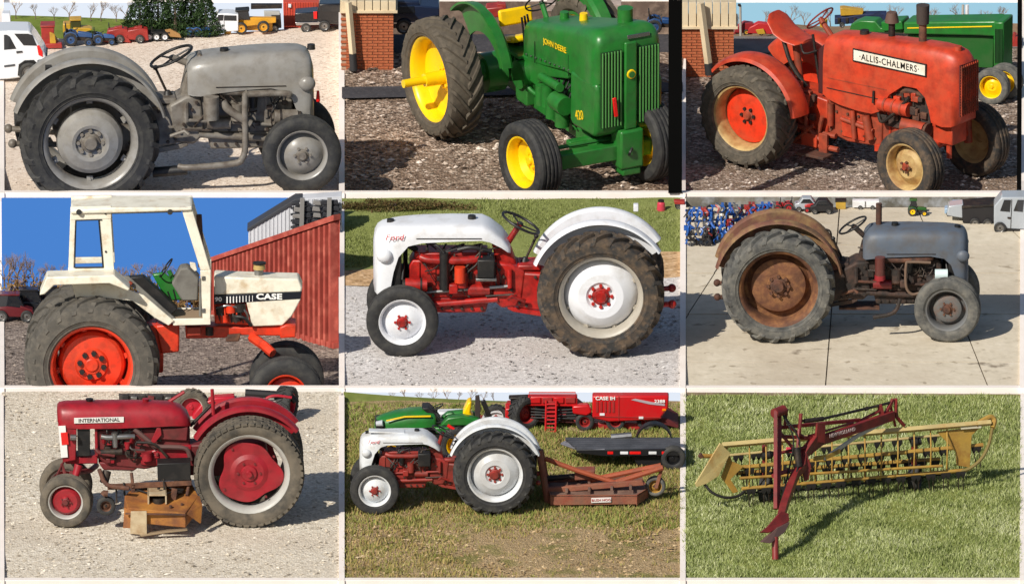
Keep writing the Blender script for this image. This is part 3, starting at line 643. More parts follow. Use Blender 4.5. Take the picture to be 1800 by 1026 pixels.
M_GREYOLD = paint('faded grey paint', (88, 98, 112), amt=.35, rough=.55, rust=(88, 84, 82), ramt=.25)
M_RUSTY = mat('rusted iron', (92, 58, 44), .8, 0, (60, 44, 38), .5, 9, .25, 40, col3=(125, 84, 60), mix3=.3, scale3=5)
M_RUSTW = mat('rusty wheel', (112, 72, 50), .8, 0, (150, 104, 64), .42, 11, .2, 40, col3=(78, 50, 38), mix3=.35, scale3=4)
M_RUSTF = mat('rusty fender', (118, 76, 62), .75, 0, (150, 122, 80), .42, 6, .12, 40, col3=(88, 66, 52), mix3=.3, scale3=4)
M_OLDDARK = mat('sooty iron', (44, 38, 35), .75, .1, (84, 62, 52), .4, 8, .2, 40)
mats6 = dict(hood=M_GREYOLD, body=M_OLDDARK, rim=M_RUSTW, disc=M_RUSTW, hub=M_RUSTY, fender=M_RUSTF, frim=paint('worn grey rim', (104, 106, 108), amt=.4, rough=.6), fdisc=paint('worn grey disc', (96, 97, 98), amt=.4, rough=.6, rust=(110, 72, 52), ramt=.25), fhub=M_RUSTY, nut=M_RUSTY, links=M_RUSTY, rods=M_RUSTY, manifold=M_RUSTY, starter=paint('dull red', (120, 34, 34)), generator=M_OLDDARK, seat=M_RUSTF, sw=(.44, .655, .09, 60))
H6 = [(.50, .11, .485, .58), (.515, .125, .48, .62), (.54, .133, .485, .645), (.58, .14, .492, .652), (.64, .14, .497, .655), (.8, .14, .503, .655), (.9, .14, .505, .652), (.98, .14, .49, .65), (1.02, .14, .45, .648), (1.045, .14, .38, .646), (1.06, .14, .30, .645), (1.07, .14, .285, .643), (1.09, .137, .285, .638), (1.105, .125, .29, .625), (1.118, .10, .30, .60), (1.124, .05, .32, .56)]
t6, P6, part6, tub6, bx6, s6, y6 = utility_tractor(C6, 'old tractor with faded grey bonnet and rusty wheels on concrete pavement', 1368, 598, 1, 299, 101, 59, mats6, M_TYRE_OLD, M_TYRE_OLD, hood_st=H6, fend=(8, 166), lugs=20, Wr=.19, Wf=.12, rimr=.68, rimf=.62, steer=R(-6),
    disc_r=[(.93, .30), (.80, .28), (.72, .18), (.70, .06), (.60, .02), (.30, .02), (.28, -.04), (0, -.04)], disc_f=[(.92, .3), (.72, .22), (.68, -.02), (.5, -.1), (.4, -.1), (0, -.1)])
tub6('air_cleaner', [(.60, y6 - .17, .385), (.60, y6 - .17, .51)], .03, paint('maroon canister', (92, 42, 40), amt=.4), 16); tub6('oil_cup', [(.60, y6 - .17, .37), (.60, y6 - .17, .40)], .032, paint('red cup', (150, 36, 44)), 16)
tub6('exhaust_stack', [(.595, y6 + .03, .60), (.595, y6 + .03, .78)], .018, M_RUSTY, 12)
tub6('exhaust_pipe', [(.90, y6 - .15, .47), (.78, y6 - .155, .475), (.755, y6 - .16, .46), (.755, y6 - .165, .33), (.79, y6 - .165, .28), (.85, y6 - .16, .29)], .0085, mat('tan pipe', (112, 90, 74), .7), 8, 5)
tub6('oil_canister', [(.925, y6 - .16, .40), (1.0, y6 - .16, .40)], .032, mat('pale canister', (205, 222, 222), .4), 16)
tub6('tail_pipe', [(.72, y6 - .16, .25), (.70, y6 - .17, .19), (.66, y6 - .18, .16), (.56, y6 - .18, .14)], .012, M_OLDDARK, 8, 4)
bx6('step_plate', .36, .60, .12, .26, .15, .165, M_RUSTY, .003)
tub6('fender_handle', [(.27, .28, .585), (.28, .28, .60), (.31, .28, .585), (.315, .28, .54)], .006, M_DARK, 6, 3)

M_RED8 = paint('dull red iron', (150, 40, 34), amt=.4, rough=.5, rust=(90, 40, 32), ramt=.3)
M_WHT8 = paint('silvery white paint', (216, 220, 224), amt=.25, rough=.4, rust=(178, 172, 160), ramt=.15)
mats8 = dict(hood=M_WHT8, body=M_RED8, rim=M_WHT8, disc=paint('silver disc', (196, 198, 200), amt=.2), hub=M_RED8, fender=M_WHT8, nut=M_RED8, frim=M_WHT8, fdisc=M_WHT8, generator=M_DARK, starter=M_RED8, sw=(.43, .655, .10, 62))
t8, P8, part8, tub8, bx8, s8, y8 = utility_tractor(C8, 'white and red tractor facing left with the rotary mower behind it', 870, 902, -1, 213, 75, 44, mats8, M_TYRE, M_TYRE, fend=(20, 160), lugs=22, nose=-.02, Wr=.20, Wf=.12, rimr=.645, rimf=.63)
bx8('battery_box', .535, .64, y8 - .17, y8 - .06, .40, .51, M_BLACK, .006)
g = G(); g.box(P8(.90, y8 - .03, .668), (.30 * s8, .10 * s8, .014 * s8), Matrix.Rotation(.04, 3, 'Y')); part8('loose_panel', g, M_WHT8, bev=.004)
text('Ford', .042 * s8, M_REDTXT, t8, P8(1.01, y8 - .149, .608), sx=1.15, shear=.2, name='badge')
# ------------------------------------------------------------------ tracing helper: photo position + depth -> local point
class Tr:
    def __init__(s, c, name, label, cat, ox, oy, yaw=0.0, z0=(0, 0), zoom=3.0, group=None):
        s.c, s.ox, s.oy, s.yaw, s.z0, s.zoom = c, ox, oy, yaw, z0, zoom; s.U = c.U
        s.t = thing(name, label, cat, c.M(c.gp(ox, oy), yaw), group); s.cs, s.sn = math.cos(yaw), math.sin(yaw)
    def p(s, xz, yz, y=0):
        dx = s.z0[0] + xz / s.zoom - s.ox; dy = s.oy - (s.z0[1] + yz / s.zoom)
        x = (dx + y * s.sn) / s.cs; z = (dy - (x * s.sn + y * s.cs) * s.c.ky) / s.c.kz
        return Vector((x * s.U, y * s.U, z * s.U))
    def xz(s, l, y): return [(s.p(a, b, y).x, s.p(a, b, y).z) for a, b in l]
    def part(s, name, g, m, parent=None, bev=0.0, **k): return obj(name, g, m, parent or s.t, bev * s.U, **k)
    def tub(s, name, pts, r, m, n=8, smooth=0, parent=None):
        g = G(); g.tube([s.p(*q) for q in pts], r * s.U if not isinstance(r, tuple) else [q * s.U for q in r], n, smooth); return s.part(name, g, m, parent)
    def tubl(s, name, pts, r, m, n=8, smooth=0, parent=None):      # local pixel-length coordinates
        g = G(); g.tube([Vector(q) * s.U for q in pts], r * s.U if not isinstance(r, tuple) else [q * s.U for q in r], n, smooth); return s.part(name, g, m, parent)
    def ext(s, name, poly, y0, y1, m, bev=1.0, parent=None, **k):
        g = G(); g.ext(s.xz(poly, y0), y0 * s.U, y1 * s.U); return s.part(name, g, m, parent, bev, **k)
    def extl(s, name, poly, y0, y1, m, bev=1.0, parent=None, **k):
        g = G(); g.ext([(a * s.U, b * s.U) for a, b in poly], y0 * s.U, y1 * s.U); return s.part(name, g, m, parent, bev, **k)
    def boxl(s, name, c, d, m, bev=1.0, parent=None, rot=None):
        g = G(); g.box([q * s.U for q in c], [q * s.U for q in d], rot); return s.part(name, g, m, parent, bev)

# ================================================================== small red tractor with belly mower (bottom left)
M_CUB = paint('dark red enamel', (158, 26, 40), amt=.3, rough=.4, rust=(112, 28, 34), ramt=.25)
M_CUBD = paint('dark red iron', (112, 30, 36), amt=.4, rough=.55, rust=(70, 36, 32), ramt=.3)
M_SILV = paint('silver rim', (178, 178, 174), amt=.4, rough=.45)
M_TURF = mat('dusty turf rubber', (74, 71, 66), .9, 0, (112, 104, 92), .55, 6, .1, 50, spec=.2)
T = Tr(C7, 'tractor', 'small dark red tractor with a rounded bonnet on pale stone yard', 'tractor', 438, 684 + 712 / 3, R(1.5), (0, 684))
U = T.U; YC = 62; t7 = T.t
tt = turf_tyre(98 * U, 50 * U, 70 * U); tf = rib_tyre(47 * U, 34 * U, 30 * U)
def cub_wheel(y, flip):
    w_ = wheel(t7, (0, y * U, 98 * U), tt, 70 * U, 50 * U, M_TURF, M_SILV, M_CUB, M_CUB, None, 12 * U, flip=flip, name='rear_wheel')
    pts = []
    for i in range(60):
        a = 2 * PI * i / 60; rr = 54 + 5.5 * math.cos(3 * a + .5) + 3 * math.cos(5 * a + 1)
        pts.append((rr * U * math.cos(a), rr * U * math.sin(a)))
    g = G(); g.ext(pts, -9 * U, -5 * U); obj('disc', g, M_CUB, w_, .8 * U)
    g = G(); g.lathe([(34 * U, -9.2 * U), (26 * U, -13 * U), (15 * U, -12 * U), (13 * U, -16 * U), (6 * U, -17 * U), (5 * U, -22 * U), (.1 * U, -22 * U), (.1 * U, -8 * U), (34 * U, -8 * U)], n=28); obj('hub', g, M_CUB, w_, ang=25)
    g = G(); g.cyl((0, 0, 0), (0, -3 * U, 0), 2.6 * U, 2.2 * U, 6); nm = mesh(g, 'nut')
    for i in range(6): q = obj('nut', nm, M_CUBD, w_); q.location = (20 * U * math.cos(i * PI / 3), -12 * U, 20 * U * math.sin(i * PI / 3))
    for i in range(4): q = obj('nut', nm, M_CUBD, w_); a = i * PI / 2 + .6; q.location = (53 * U * math.cos(a), -9 * U, 53 * U * math.sin(a))
cub_wheel(0, False); cub_wheel(2 * YC - 14, True)
XF = T.p(345, 752, 0).x
for k, y in enumerate((0, 2 * YC - 24)):
    wheel(t7, (XF, y * U, 47 * U), tf, 30 * U, 34 * U, M_TURF, M_SILV, M_CUB, M_CUBD, [(28 * U, 4 * U), (24 * U, -4 * U), (20 * U, -9 * U), (9 * U, -8 * U), (7 * U, -11 * U), (0, -11 * U)], 10 * U, 5, .8, M_CUBD, flip=k == 1, steer=R(-8), name='front_wheel')
# bonnet: rounded barrel
HB = []
for (x, hw, zb, zt) in ((294, 10, 130, 95), (297, 20, 165, 76), (306, 27, 185, 66), (330, 31, 200, 61), (420, 33, 205, 57), (600, 34, 203, 56), (800, 34, 195, 58), (900, 34, 190, 62), (950, 32, 190, 78), (985, 26, 190, 108), (1003, 15, 190, 150)):
    a = T.p(x, zb, YC - hw); b = T.p(x, zt, YC); HB.append((a.x, hw * U, a.z, b.z))
hb = T.part('bonnet', hood(HB, YC * U, 2.7, 22), M_CUB, ang=60)
T.tub('filler_cap', [(466, 62, YC), (466, 44, YC)], (5, 7), M_BLACK, 12, 0, hb); T.tub('tank_cap', [(765, 60, YC), (765, 44, YC)], (5, 6.5), M_CUB, 12, 0, hb)
T.ext('name_plate', [(386, 147), (386, 176), (650, 170), (650, 141)], YC - 35.4, YC - 33, mat('plate white', (226, 224, 218), .4), .4, hb)
a = T.p(518, 158.5, YC - 35.8); text('INTERNATIONAL', 9.6 * U, mat('plate lettering', (52, 44, 46), .5), t7, a, rot=(PI / 2, R(-1.2), 0), sx=.98, bold=.0006)
# grille housing, lamp, white-red plate
T.ext('grille_housing', [(300, 185), (325, 385), (395, 372), (400, 195)], YC - 30, YC + 30, M_CUB, 2)
T.ext('radiator', [(402, 200), (405, 350), (470, 350), (470, 200)], YC - 27, YC + 27, M_BLACK, 1)
T.ext('number_plate', [(302, 190), (316, 358), (352, 355), (340, 188)], YC - 33.5, YC - 31, mat('sticker white', (238, 236, 232), .4), .3)
T.ext('sticker', [(314, 225), (320, 290), (357, 287), (350, 222)], YC - 34.5, YC - 33, mat('sticker red', (222, 40, 36), .4), .2)
T.tub('headlamp', [(365, 250, YC - 36), (395, 250, YC - 36)], 6, M_STEEL, 12)
T.ext('front_frame', [(325, 360), (340, 392), (510, 390), (510, 345), (395, 355)], YC - 22, YC + 22, M_CUB, 2)
# engine
T.ext('engine_block', [(495, 215), (498, 350), (560, 400), (760, 420), (860, 400), (1000, 400), (1000, 200)], YC - 20, YC + 20, M_CUBD, 3)
T.ext('side_column', [(494, 205), (496, 350), (512, 350), (508, 205)], YC - 26, YC - 20, M_CUB, 1)
T.ext('oil_pan', [(510, 380), (540, 425), (700, 430), (740, 400)], YC - 18, YC + 18, M_CUBD, 3)
T.ext('clutch_housing', [(735, 345), (740, 400), (1000, 410), (1010, 290), (850, 300)], YC - 24, YC + 24, M_CUB, 3)
T.ext('tool_box', [(835, 205), (830, 260), (985, 270), (990, 195)], YC - 27, YC + 10, M_CUBD, 2)
mn = T.tub('exhaust_manifold', [(530, 245, YC - 27), (570, 250, YC - 29), (660, 245, YC - 29), (705, 245, YC - 27)], 5, M_STEEL, 10, 4)
for x in (545, 610, 690): T.tub('manifold_branch', [(x, 246, YC - 29), (x, 275, YC - 22)], 4.5, M_CUB, 8, 0, mn)
T.tub('carburettor', [(600, 225, YC - 30), (605, 300, YC - 30)], (6, 5), M_STEEL, 10)
T.tub('generator', [(525, 330, YC - 28), (640, 325, YC - 28)], 6, M_DARK, 12); T.tub('fuel_bowl', [(668, 275, YC - 28), (668, 310, YC - 28)], (6, 4), M_CUB, 12)
T.tub('intake_pipe', [(705, 205, YC - 28), (760, 250, YC - 30), (820, 295, YC - 31), (900, 300, YC - 31), (980, 310, YC - 31), (1005, 370, YC - 30)], 4.3, mat('brown pipe', (98, 70, 66), .6), 8, 4)
T.tub('water_pipe', [(500, 310, YC - 28), (520, 330, YC - 30), (600, 345, YC - 30)], 4, M_CUBD, 8, 4)
T.tub('oil_filter', [(770, 330, YC - 28), (775, 370, YC - 28)], 10, M_CUB, 14); T.ext('lever', [(825, 200), (785, 290), (805, 290), (850, 235), (845, 200)], YC - 33, YC - 31, M_CUB, .5)
for i in range(4): T.tub('spark_plug', [(560 + i * 60, 225, YC - 22), (560 + i * 60, 208, YC - 24)], 2, M_STEEL, 6); T.tub('plug_lead', [(560 + i * 60, 210, YC - 24), (590 + i * 40, 213, YC - 27), (640, 235, YC - 27)], 1, M_BLACK, 5, 3)
T.tub('loose_rod', [(715, 275, YC - 34), (810, 285, YC - 36), (880, 355, YC - 36)], 2.5, M_DARK, 6, 3)
rs = random.Random(9)
for i in range(20): x = 510 + rs.uniform(0, 330); z = 225 + rs.uniform(0, 150); w_ = rs.uniform(12, 34); h_ = rs.uniform(12, 34); T.ext('engine_casting', [(x, z), (x, z + h_), (x + w_, z + h_), (x + w_, z)], YC - 25 - rs.uniform(0, 4), YC - 19, rs.choice([M_CUB, M_CUBD, M_CUBD, M_DARK, M_OLDG]), 1)
for i in range(9): x = 515 + rs.uniform(0, 300); z = 230 + rs.uniform(0, 100); T.tub('wire', [(x, z, YC - 26), (x + rs.uniform(-40, 60), z + 30, YC - 31), (x + rs.uniform(-20, 90), z + rs.uniform(30, 100), YC - 26)], rs.uniform(.8, 1.8), rs.choice([M_BLACK, M_DARK, M_STEEL]), 5, 3)
# front axle, steering
T.tub('front_axle', [(370, 440, 20), (470, 425, YC), (500, 400, 2 * YC - 20)], 5, M_CUBD, 8); T.tub('kingpin', [(410, 395, 18), (385, 480, 10)], (8, 6), M_CUB, 10); T.tub('tie_rod', [(325, 385, YC - 20), (278, 485, 4)], 2.5, M_CUBD, 6); T.tub('steering_arm', [(318, 390, YC - 22), (345, 470, 20)], 3, M_CUBD, 6)
# rear end: axle, fenders, seat, steering column
T.tubl('rear_axle', [(0, 12, 98), (0, 2 * YC - 12, 98)], 12, M_CUBD, 14); T.extl('transmission', [(-130, 80), (-130, 135), (30, 140), (40, 75)], YC - 22, YC + 22, M_CUBD, 3)
for k in (0, 1):
    oy, sg = (0, 1) if k == 0 else (2 * YC - 14, -1)
    g = G(); g.lathe([(r_ * U, (oy + sg * y_) * U) for r_, y_ in ((105, 19), (108, 20), (110, 24), (110, 30), (108, 32), (70, 34), (70, 36), (109, 35), (113, 31), (113, 23), (110, 17), (105, 16))], (0, 0, 98 * U), 32, R(38), R(150)); T.part('fender', g, M_CUB)
T.tub('steering_column', [(1000, 190, YC), (1130, 60, YC)], 3, M_DARK, 8); T.tub('upright_lever', [(1125, 130, YC - 20), (1118, -6, YC - 20)], 3.2, M_CUB, 8)
T.tub('control_rod', [(880, 65, YC + 10), (970, 8, YC + 10)], 3, M_CUB, 8)
# belly mower, a machine of its own slung under the tractor
M_DECK = mat('rusty orange deck', (150, 92, 40), .75, 0, (118, 74, 44), .45, 5, .12, 40, col3=(176, 118, 48), mix3=.35, scale3=4)
M_TANB = paint('faded tan paint', (196, 178, 146), amt=.35, rough=.55, rust=(140, 104, 66), ramt=.2)
D = Tr(C7, 'mower_deck', 'rusty orange mower deck slung under the small dark red tractor', 'mower', 300, 684 + 778 / 3, R(1.5), (0, 684))
def deck_top(d, l): return [d.p(*q) for q in l]
g = G(); top = [(672, 622, 0), (978, 652, -8), (1045, 560, 60), (1010, 495, 95), (720, 488, 105), (655, 560, 45)]
base = D.p(800, 700, 0).z; V = [D.p(*q) for q in top]; V2 = [Vector((q.x * 1.02, q.y * 1.0 - .01, max(0.03, q.z - 26 * U))) for q in V]
g.loft([V2, V]); D.part('deck_shell', g, M_DECK, None, 1.2, smooth=False)
g = G(); sk1 = [D.p(655, 620, 5), D.p(700, 640, -6), D.p(690, 730, -10), D.p(648, 730, 0)]; g.loft([sk1, [q + Vector((0, 3 * U, 0)) for q in sk1]]); D.part('left_skirt', g, M_DECK, smooth=False)
g = G(); sk1 = [D.p(1045, 560, 30), D.p(985, 655, -9), D.p(1055, 705, 0), D.p(1062, 610, 20)]; g.loft([sk1, [q + Vector((2 * U, 2 * U, 0)) for q in sk1]]); D.part('discharge_chute', g, M_DECK, smooth=False)
bx_ = [D.p(778, 550, 22), D.p(880, 556, 20), D.p(880, 605, 20), D.p(778, 605, 22)]
g = G(); a, b = D.p(778, 605, 18), D.p(880, 552, 18); a2 = D.p(915, 484, 70)
for (p0, p1) in (((a.x, .11, a.z), (a.x + 3 * U, .44, b.z)), ((b.x - 3 * U, .11, a.z), (b.x, .44, b.z)), ((a.x, .11, b.z - 3 * U), (b.x, .44, b.z))):
    g.box([(p0[i] + p1[i]) / 2 for i in range(3)], [abs(p1[i] - p0[i]) for i in range(3)])
D.part('belt_cover', g, M_TANB, None, .6); D.tub('pulley', [(835, 570, 30), (835, 598, 30)], 11, M_DARK, 16)
D.tub('cover_bolt', [(836, 524, 40), (836, 516, 40)], 3, M_BLACK, 6)
D.ext('side_plate', [(690, 642), (686, 760), (775, 768), (774, 640)], -14, -11, M_TANB, .6)
D.ext('blade_bar', [(735, 768), (880, 745), (990, 738), (990, 744), (880, 756), (745, 776)], -16, -6, mat('worn blade', (150, 130, 104), .6, .3), .5)
D.ext('seat_box', [(828, 390), (830, 480), (1005, 480), (1005, 385)], 60, 95, M_BLACK, 1)
D.ext('cross_member', [(560, 500), (565, 530), (1010, 505), (1010, 480)], 60, 64, M_RUSTY, .6)
D.tub('lift_arm', [(520, 420, 60), (560, 500, 40), (680, 520, 30)], 4, M_RUSTY, 8, 3); D.tub('lift_link', [(560, 430, 70), (545, 490, 60)], 8, M_DARK, 12)
D.tub('hanger', [(610, 500, 50), (612, 600, 40)], 2, M_DARK, 6); D.tub('hanger', [(650, 490, 60), (655, 560, 50)], 2, M_DARK, 6)
for (x, y_, d) in ((700, 600, 30), (740, 560, 60), (930, 560, 50), (960, 610, 20), (900, 620, 8), (720, 620, 14)): D.tub('deck_bolt', [(x, y_, d), (x, y_ - 10, d)], 3, M_RUSTY, 6)
D.tub('idler_pulley', [(940, 540, 60), (940, 526, 60)], 10, M_DARK, 16); D.tub('idler_pulley', [(720, 540, 70), (720, 526, 70)], 10, M_DARK, 16)
D.tub('drive_belt', [(720, 528, 64), (835, 562, 26), (940, 528, 52), (840, 510, 80), (720, 528, 64)], 1.8, M_BLACK, 6)
D.ext('deck_bracket', [(905, 520), (900, 600), (925, 604), (935, 525)], 36, 40, M_RUSTY, .6); D.ext('deck_bracket', [(690, 500), (686, 560), (706, 562), (712, 500)], 60, 64, M_RUSTY, .6); D.tub('chain', [(860, 470, 60), (865, 520, 50), (862, 560, 40)], 1.6, M_DARK, 6, 3)
D.tub('rear_hanger', [(1000, 470, 80), (985, 560, 50)], 3, M_RUSTY, 8); D.tub('front_hanger', [(690, 440, 80), (700, 520, 60)], 3, M_RUSTY, 8); D.ext('deck_lip', [(660, 650), (660, 658), (980, 664), (980, 656)], -13, -9, M_RUSTY, .4)
g = G(); D_w = D.p(556, 612, 40)
wheel(D.t, (D_w.x, D_w.y, max(D_w.z, 17 * U)), rib_tyre(17 * U, 14 * U, 9 * U, 24), 9 * U, 14 * U, M_TYRE, M_RUSTY, M_RUSTY, M_DARK, [(8 * U, 2 * U), (4 * U, -1 * U), (0, -1 * U)], 4 * U, 0, name='gauge_wheel')
g = G(); g.tube([D.p(540, 555, 34), D.p(548, 545, 34), D.p(566, 548, 34)], 6 * U); D.part('wheel_fork', g, M_RUSTY)
# ================================================================== cream cab tractor (middle left)
M_CW = paint('cream white panel', (238, 232, 214), amt=.2, rough=.42, rust=(190, 160, 118), ramt=.06)
M_CO = paint('power red', (226, 58, 28), amt=.25, rough=.42, rust=(150, 46, 26), ramt=.2)
M_AOD2 = paint('dirty red box', (170, 56, 36), amt=.5, rough=.6, rust=(96, 50, 36), ramt=.3)
M_CABIN = mat('cab lining', (120, 118, 112), .8, 0, (98, 95, 90), .4, 5)
M_GRN = paint('green enamel', (34, 116, 42), amt=.3, rough=.34, rust=(40, 92, 40), ramt=.2)
M_YEL = paint('yellow enamel', (250, 205, 10), amt=.12, rough=.35)
T = Tr(C4, 'tractor', 'cream cab tractor with red chassis and wheels beside red container', 'tractor', 162, 754, 0, (0, 342))
U = T.U; YC = 78; t4 = T.t; Rr4 = 120
lt = lug_tyre(Rr4 * U, 88 * U, 71 * U, 22, h=.035, sweep=.34)
M_TY4 = mat('dusty big tyre', (84, 81, 76), .85, 0, (104, 99, 91), .4, 12, .12, 40, spec=.25)
for k, y in enumerate((0, 2 * YC - 34)):
    wheel(t4, (0, y * U, Rr4 * U), lt, 71 * U, 88 * U, M_TY4, M_CO, M_CO, M_CO, [(60 * U, 4 * U), (57 * U, -6 * U), (52 * U, -10 * U), (30 * U, -12 * U), (27 * U, -16 * U), (0, -16 * U)], 24 * U, 8, 1.0, M_BLACK, flip=k == 1, lobes=8, spin=R(10), name='rear_wheel', hubl=.12)
XF = T.p(1510, 1200, 0).x; ft = rib_tyre(66 * U, 44 * U, 36 * U, 40)
for k, y in enumerate((-6, 2 * YC - 44)):
    wheel(t4, (XF, y * U, 66 * U), ft, 36 * U, 44 * U, M_BLACK if False else M_TYRE, M_CO, M_CO, M_CO, [(34 * U, 4 * U), (28 * U, -2 * U), (14 * U, -6 * U), (0, -6 * U)], 14 * U, 6, 1., M_BLACK, flip=k == 1, name='front_wheel')
# bonnet panels
T.ext('bonnet', [(1130, 430), (1128, 530), (1590, 515), (1595, 490), (1575, 445), (1300, 438)], YC - 26, YC + 26, M_CW, 3)
T.ext('side_panel', [(1298, 560), (1330, 695), (1490, 690), (1540, 640), (1588, 548)], YC - 26.5, YC + 26.5, M_CW, 2)
st = T.ext('stripe', [(1128, 532), (1128, 578), (1586, 548), (1592, 514)], YC - 27.5, YC + 27.5, mat('black decal', (18, 22, 34), .4), .4)
MWT = mat('white lettering', (244, 244, 240), .4)
a = T.p(1420, 538, YC - 28.2); text('CASE', 14 * U, MWT, st, a, sx=1.35, bold=.0035, spacing=1.05)
a = T.p(1152, 552, YC - 28.2); text('90', 10.5 * U, MWT, st, a, sx=1.2, bold=.002)
for i in range(9): T.ext('stripe_gap', [(1195 + i * 17, 537 - i * .7), (1195 + i * 17, 572 - i * 1.2), (1201 + i * 17 - i * .4, 572 - i * 1.2), (1201 + i * 17 - i * .4, 537 - i * .7)], YC - 28.1, YC - 27, MWT, 0, st)
T.tub('air_cleaner', [(1365, 450, YC), (1365, 385, YC)], 8, M_STEEL, 14); T.tub('air_cleaner_cap', [(1368, 392, YC), (1368, 366, YC)], (11, 10), mat('tan cap', (176, 150, 92), .6), 14); T.tub('cap_rim', [(1368, 364, YC), (1368, 356, YC)], 12, M_DARK, 14)
T.tub('exhaust_stack', [(1062, 380, YC + 5), (1050, 105, YC + 5)], (6, 5), M_RUSTY, 12)
# engine and chassis
T.ext('engine_block', [(1128, 575), (1132, 680), (1330, 690), (1300, 570)], YC - 22, YC + 22, M_CO, 3)
for i, (x, y_) in enumerate(((1160, 610), (1215, 600), (1265, 595), (1180, 650), (1245, 645))): T.tub('engine_canister', [(x, y_ - 18, YC - 26), (x + 4, y_ + 20, YC - 26)], 8 + i % 3, M_CO if i % 2 else M_DARK, 12)
T.tub('injector_pipe', [(1140, 600, YC - 30), (1200, 585, YC - 32), (1290, 610, YC - 32), (1310, 660, YC - 28)], 2, M_STEEL, 6, 4); T.tub('hose', [(1240, 640, YC - 32), (1290, 650, YC - 34), (1325, 690, YC - 30)], 3, M_BLACK, 8, 4)
T.ext('chassis_rail', [(975, 690), (980, 760), (1180, 755), (1250, 740), (1480, 745), (1555, 750), (1560, 690), (1500, 690), (1340, 700)], YC - 20, YC + 20, M_CO, 2)
T.ext('weight_bracket', [(1475, 700), (1478, 758), (1560, 752), (1562, 690), (1510, 685)], YC - 30, YC + 30, M_CO, 2)
T.ext('gearbox', [(820, 690), (850, 840), (945, 830), (945, 680)], YC - 34, YC + 34, M_CO, 3); T.ext('transmission', [(600, 700), (620, 950), (860, 940), (860, 690)], YC - 30, YC + 30, M_CO, 3)
T.tubl('rear_axle', [(0, 30, Rr4), (0, 2 * YC - 54, Rr4)], 22, M_CO, 14)
T.tub('front_axle', [(1330, 752, YC - 16), (1400, 800, 26), (1440, 836, 12)], (9, 8), M_CO, 8); T.tubl('axle_beam', [(XF / U - 5, 12, 76), (XF / U - 5, 2 * YC - 54, 76)], 11, M_CO, 10)
T.ext('starter', [(1200, 740), (1190, 775), (1260, 775), (1270, 735)], YC - 30, YC - 20, M_RUSTY, 2)
# cab
A0, A1 = 14, 102                                              # near and far side depth
for k, y in enumerate((A0, A1 - 6)):
    nm = lambda q: q
    T.ext('front_post', [(958, 70), (1060, 400), (1112, 395), (1012, 62)], y, y + 6, M_CW, 1.2) if k == 0 else T.extl('front_post', [(q.x / U, q.z / U) for q in (T.p(958, 70, A0), T.p(1060, 400, A0), T.p(1112, 395, A0), T.p(1012, 62, A0))], y, y + 6, M_CW, 1.2)
    L_ = [(1058, 400), (1070, 655), (1112, 655), (1114, 395)]
    T.extl('lower_front_post', [(q.x / U, q.z / U) for q in (T.p(a, b, A0) for a, b in L_)], y, y + 6, M_CW, 1.2)
    for name, L_ in (('rear_quarter_post', [(375, 80), (362, 415), (390, 415), (402, 120), (405, 80)]), ('centre_post', [(520, 75), (548, 415), (606, 415), (585, 70)]), ('window_header', [(375, 66), (376, 135), (590, 128), (590, 60)]), ('window_sill', [(360, 388), (372, 420), (600, 415), (596, 385)]), ('sill', [(905, 655), (915, 690), (1112, 685), (1112, 652)])):
        T.extl(name, [(q.x / U, q.z / U) for q in (T.p(a, b, A0) for a, b in L_)], y - (.6 if name in ('window_header', 'window_sill') else 0), y + 6, M_CW, 1.0)
ga = [T.p(a, b, A0) for a, b in ((376, 78), (376, 100), (590, 96), (985, 84), (1020, 80), (1010, 66), (590, 66))]
T.extl('roof', [(q.x / U, q.z / U) for q in ga], A0 - 5, A1 + 5, M_CW, 3)
gl = [T.p(a, b, A0) for a, b in ((400, 100), (400, 112), (960, 98), (960, 88))]
T.extl('roof_lining', [(q.x / U, q.z / U) for q in gl], A0 + 7, A1 - 7, M_CABIN, .5)
T.ext('front_header', [(960, 75), (985, 130), (1000, 130), (990, 72)], A0 + 6, A1 - 6, M_CABIN, .6)
T.ext('cab_floor', [(905, 655), (905, 668), (1070, 664), (1070, 652)], A0 + 6, A1 - 6, mat('dusty floor', (150, 128, 104), .9), .5)
T.ext('firewall', [(1064, 440), (1072, 655), (1085, 655), (1078, 440)], A0 + 8, A1 - 8, M_CABIN, .6)
# rubber seals, wiper, work lamps and door hinge on the cab
for (x0, y0, x1, y1) in ((402, 136, 540, 132), (404, 136, 396, 384), (524, 132, 546, 384), (396, 384, 546, 382)): T.tub('window_seal', [(x0, y0, A0 - 1), (x1, y1, A0 - 1)], 1.3, M_BLACK, 6)
for x in (420, 900): T.tub('work_lamp', [(x, 92, A0 - 8), (x, 92, A0 - 3)], 5, M_BLACK, 12)
for y_ in (430, 600): T.ext('hinge', [(1066, y_), (1066, y_ + 22), (1084, y_ + 22), (1084, y_)], A0 - 2, A0, M_STEEL, .4)
for y_ in (100, 300): T.tub('post_bolt', [(560, y_, A0 - 2), (560, y_, A0)], 2, M_DARK, 6)
T.tub('gear_lever', [(930, 560, YC - 24), (915, 500, YC - 24)], 1.6, M_BLACK, 6); T.tub('gear_lever', [(905, 560, YC - 26), (885, 510, YC - 26)], 1.6, M_BLACK, 6)
T.ext('battery_box', [(985, 700), (985, 745), (1060, 742), (1060, 698)], YC - 40, YC - 22, M_AOD2, 1.5); T.tub('fuel_filter', [(1105, 700, YC - 28), (1105, 740, YC - 28)], 7, M_DARK, 12)
for i in range(7): T.tub('engine_wire', [(1140 + i * 22, 590, YC - 28), (1150 + i * 20, 625 + (i % 3) * 10, YC - 33), (1165 + i * 20, 675, YC - 27)], 1.3, [M_BLACK, M_STEEL, M_CO][i % 3], 5, 3)
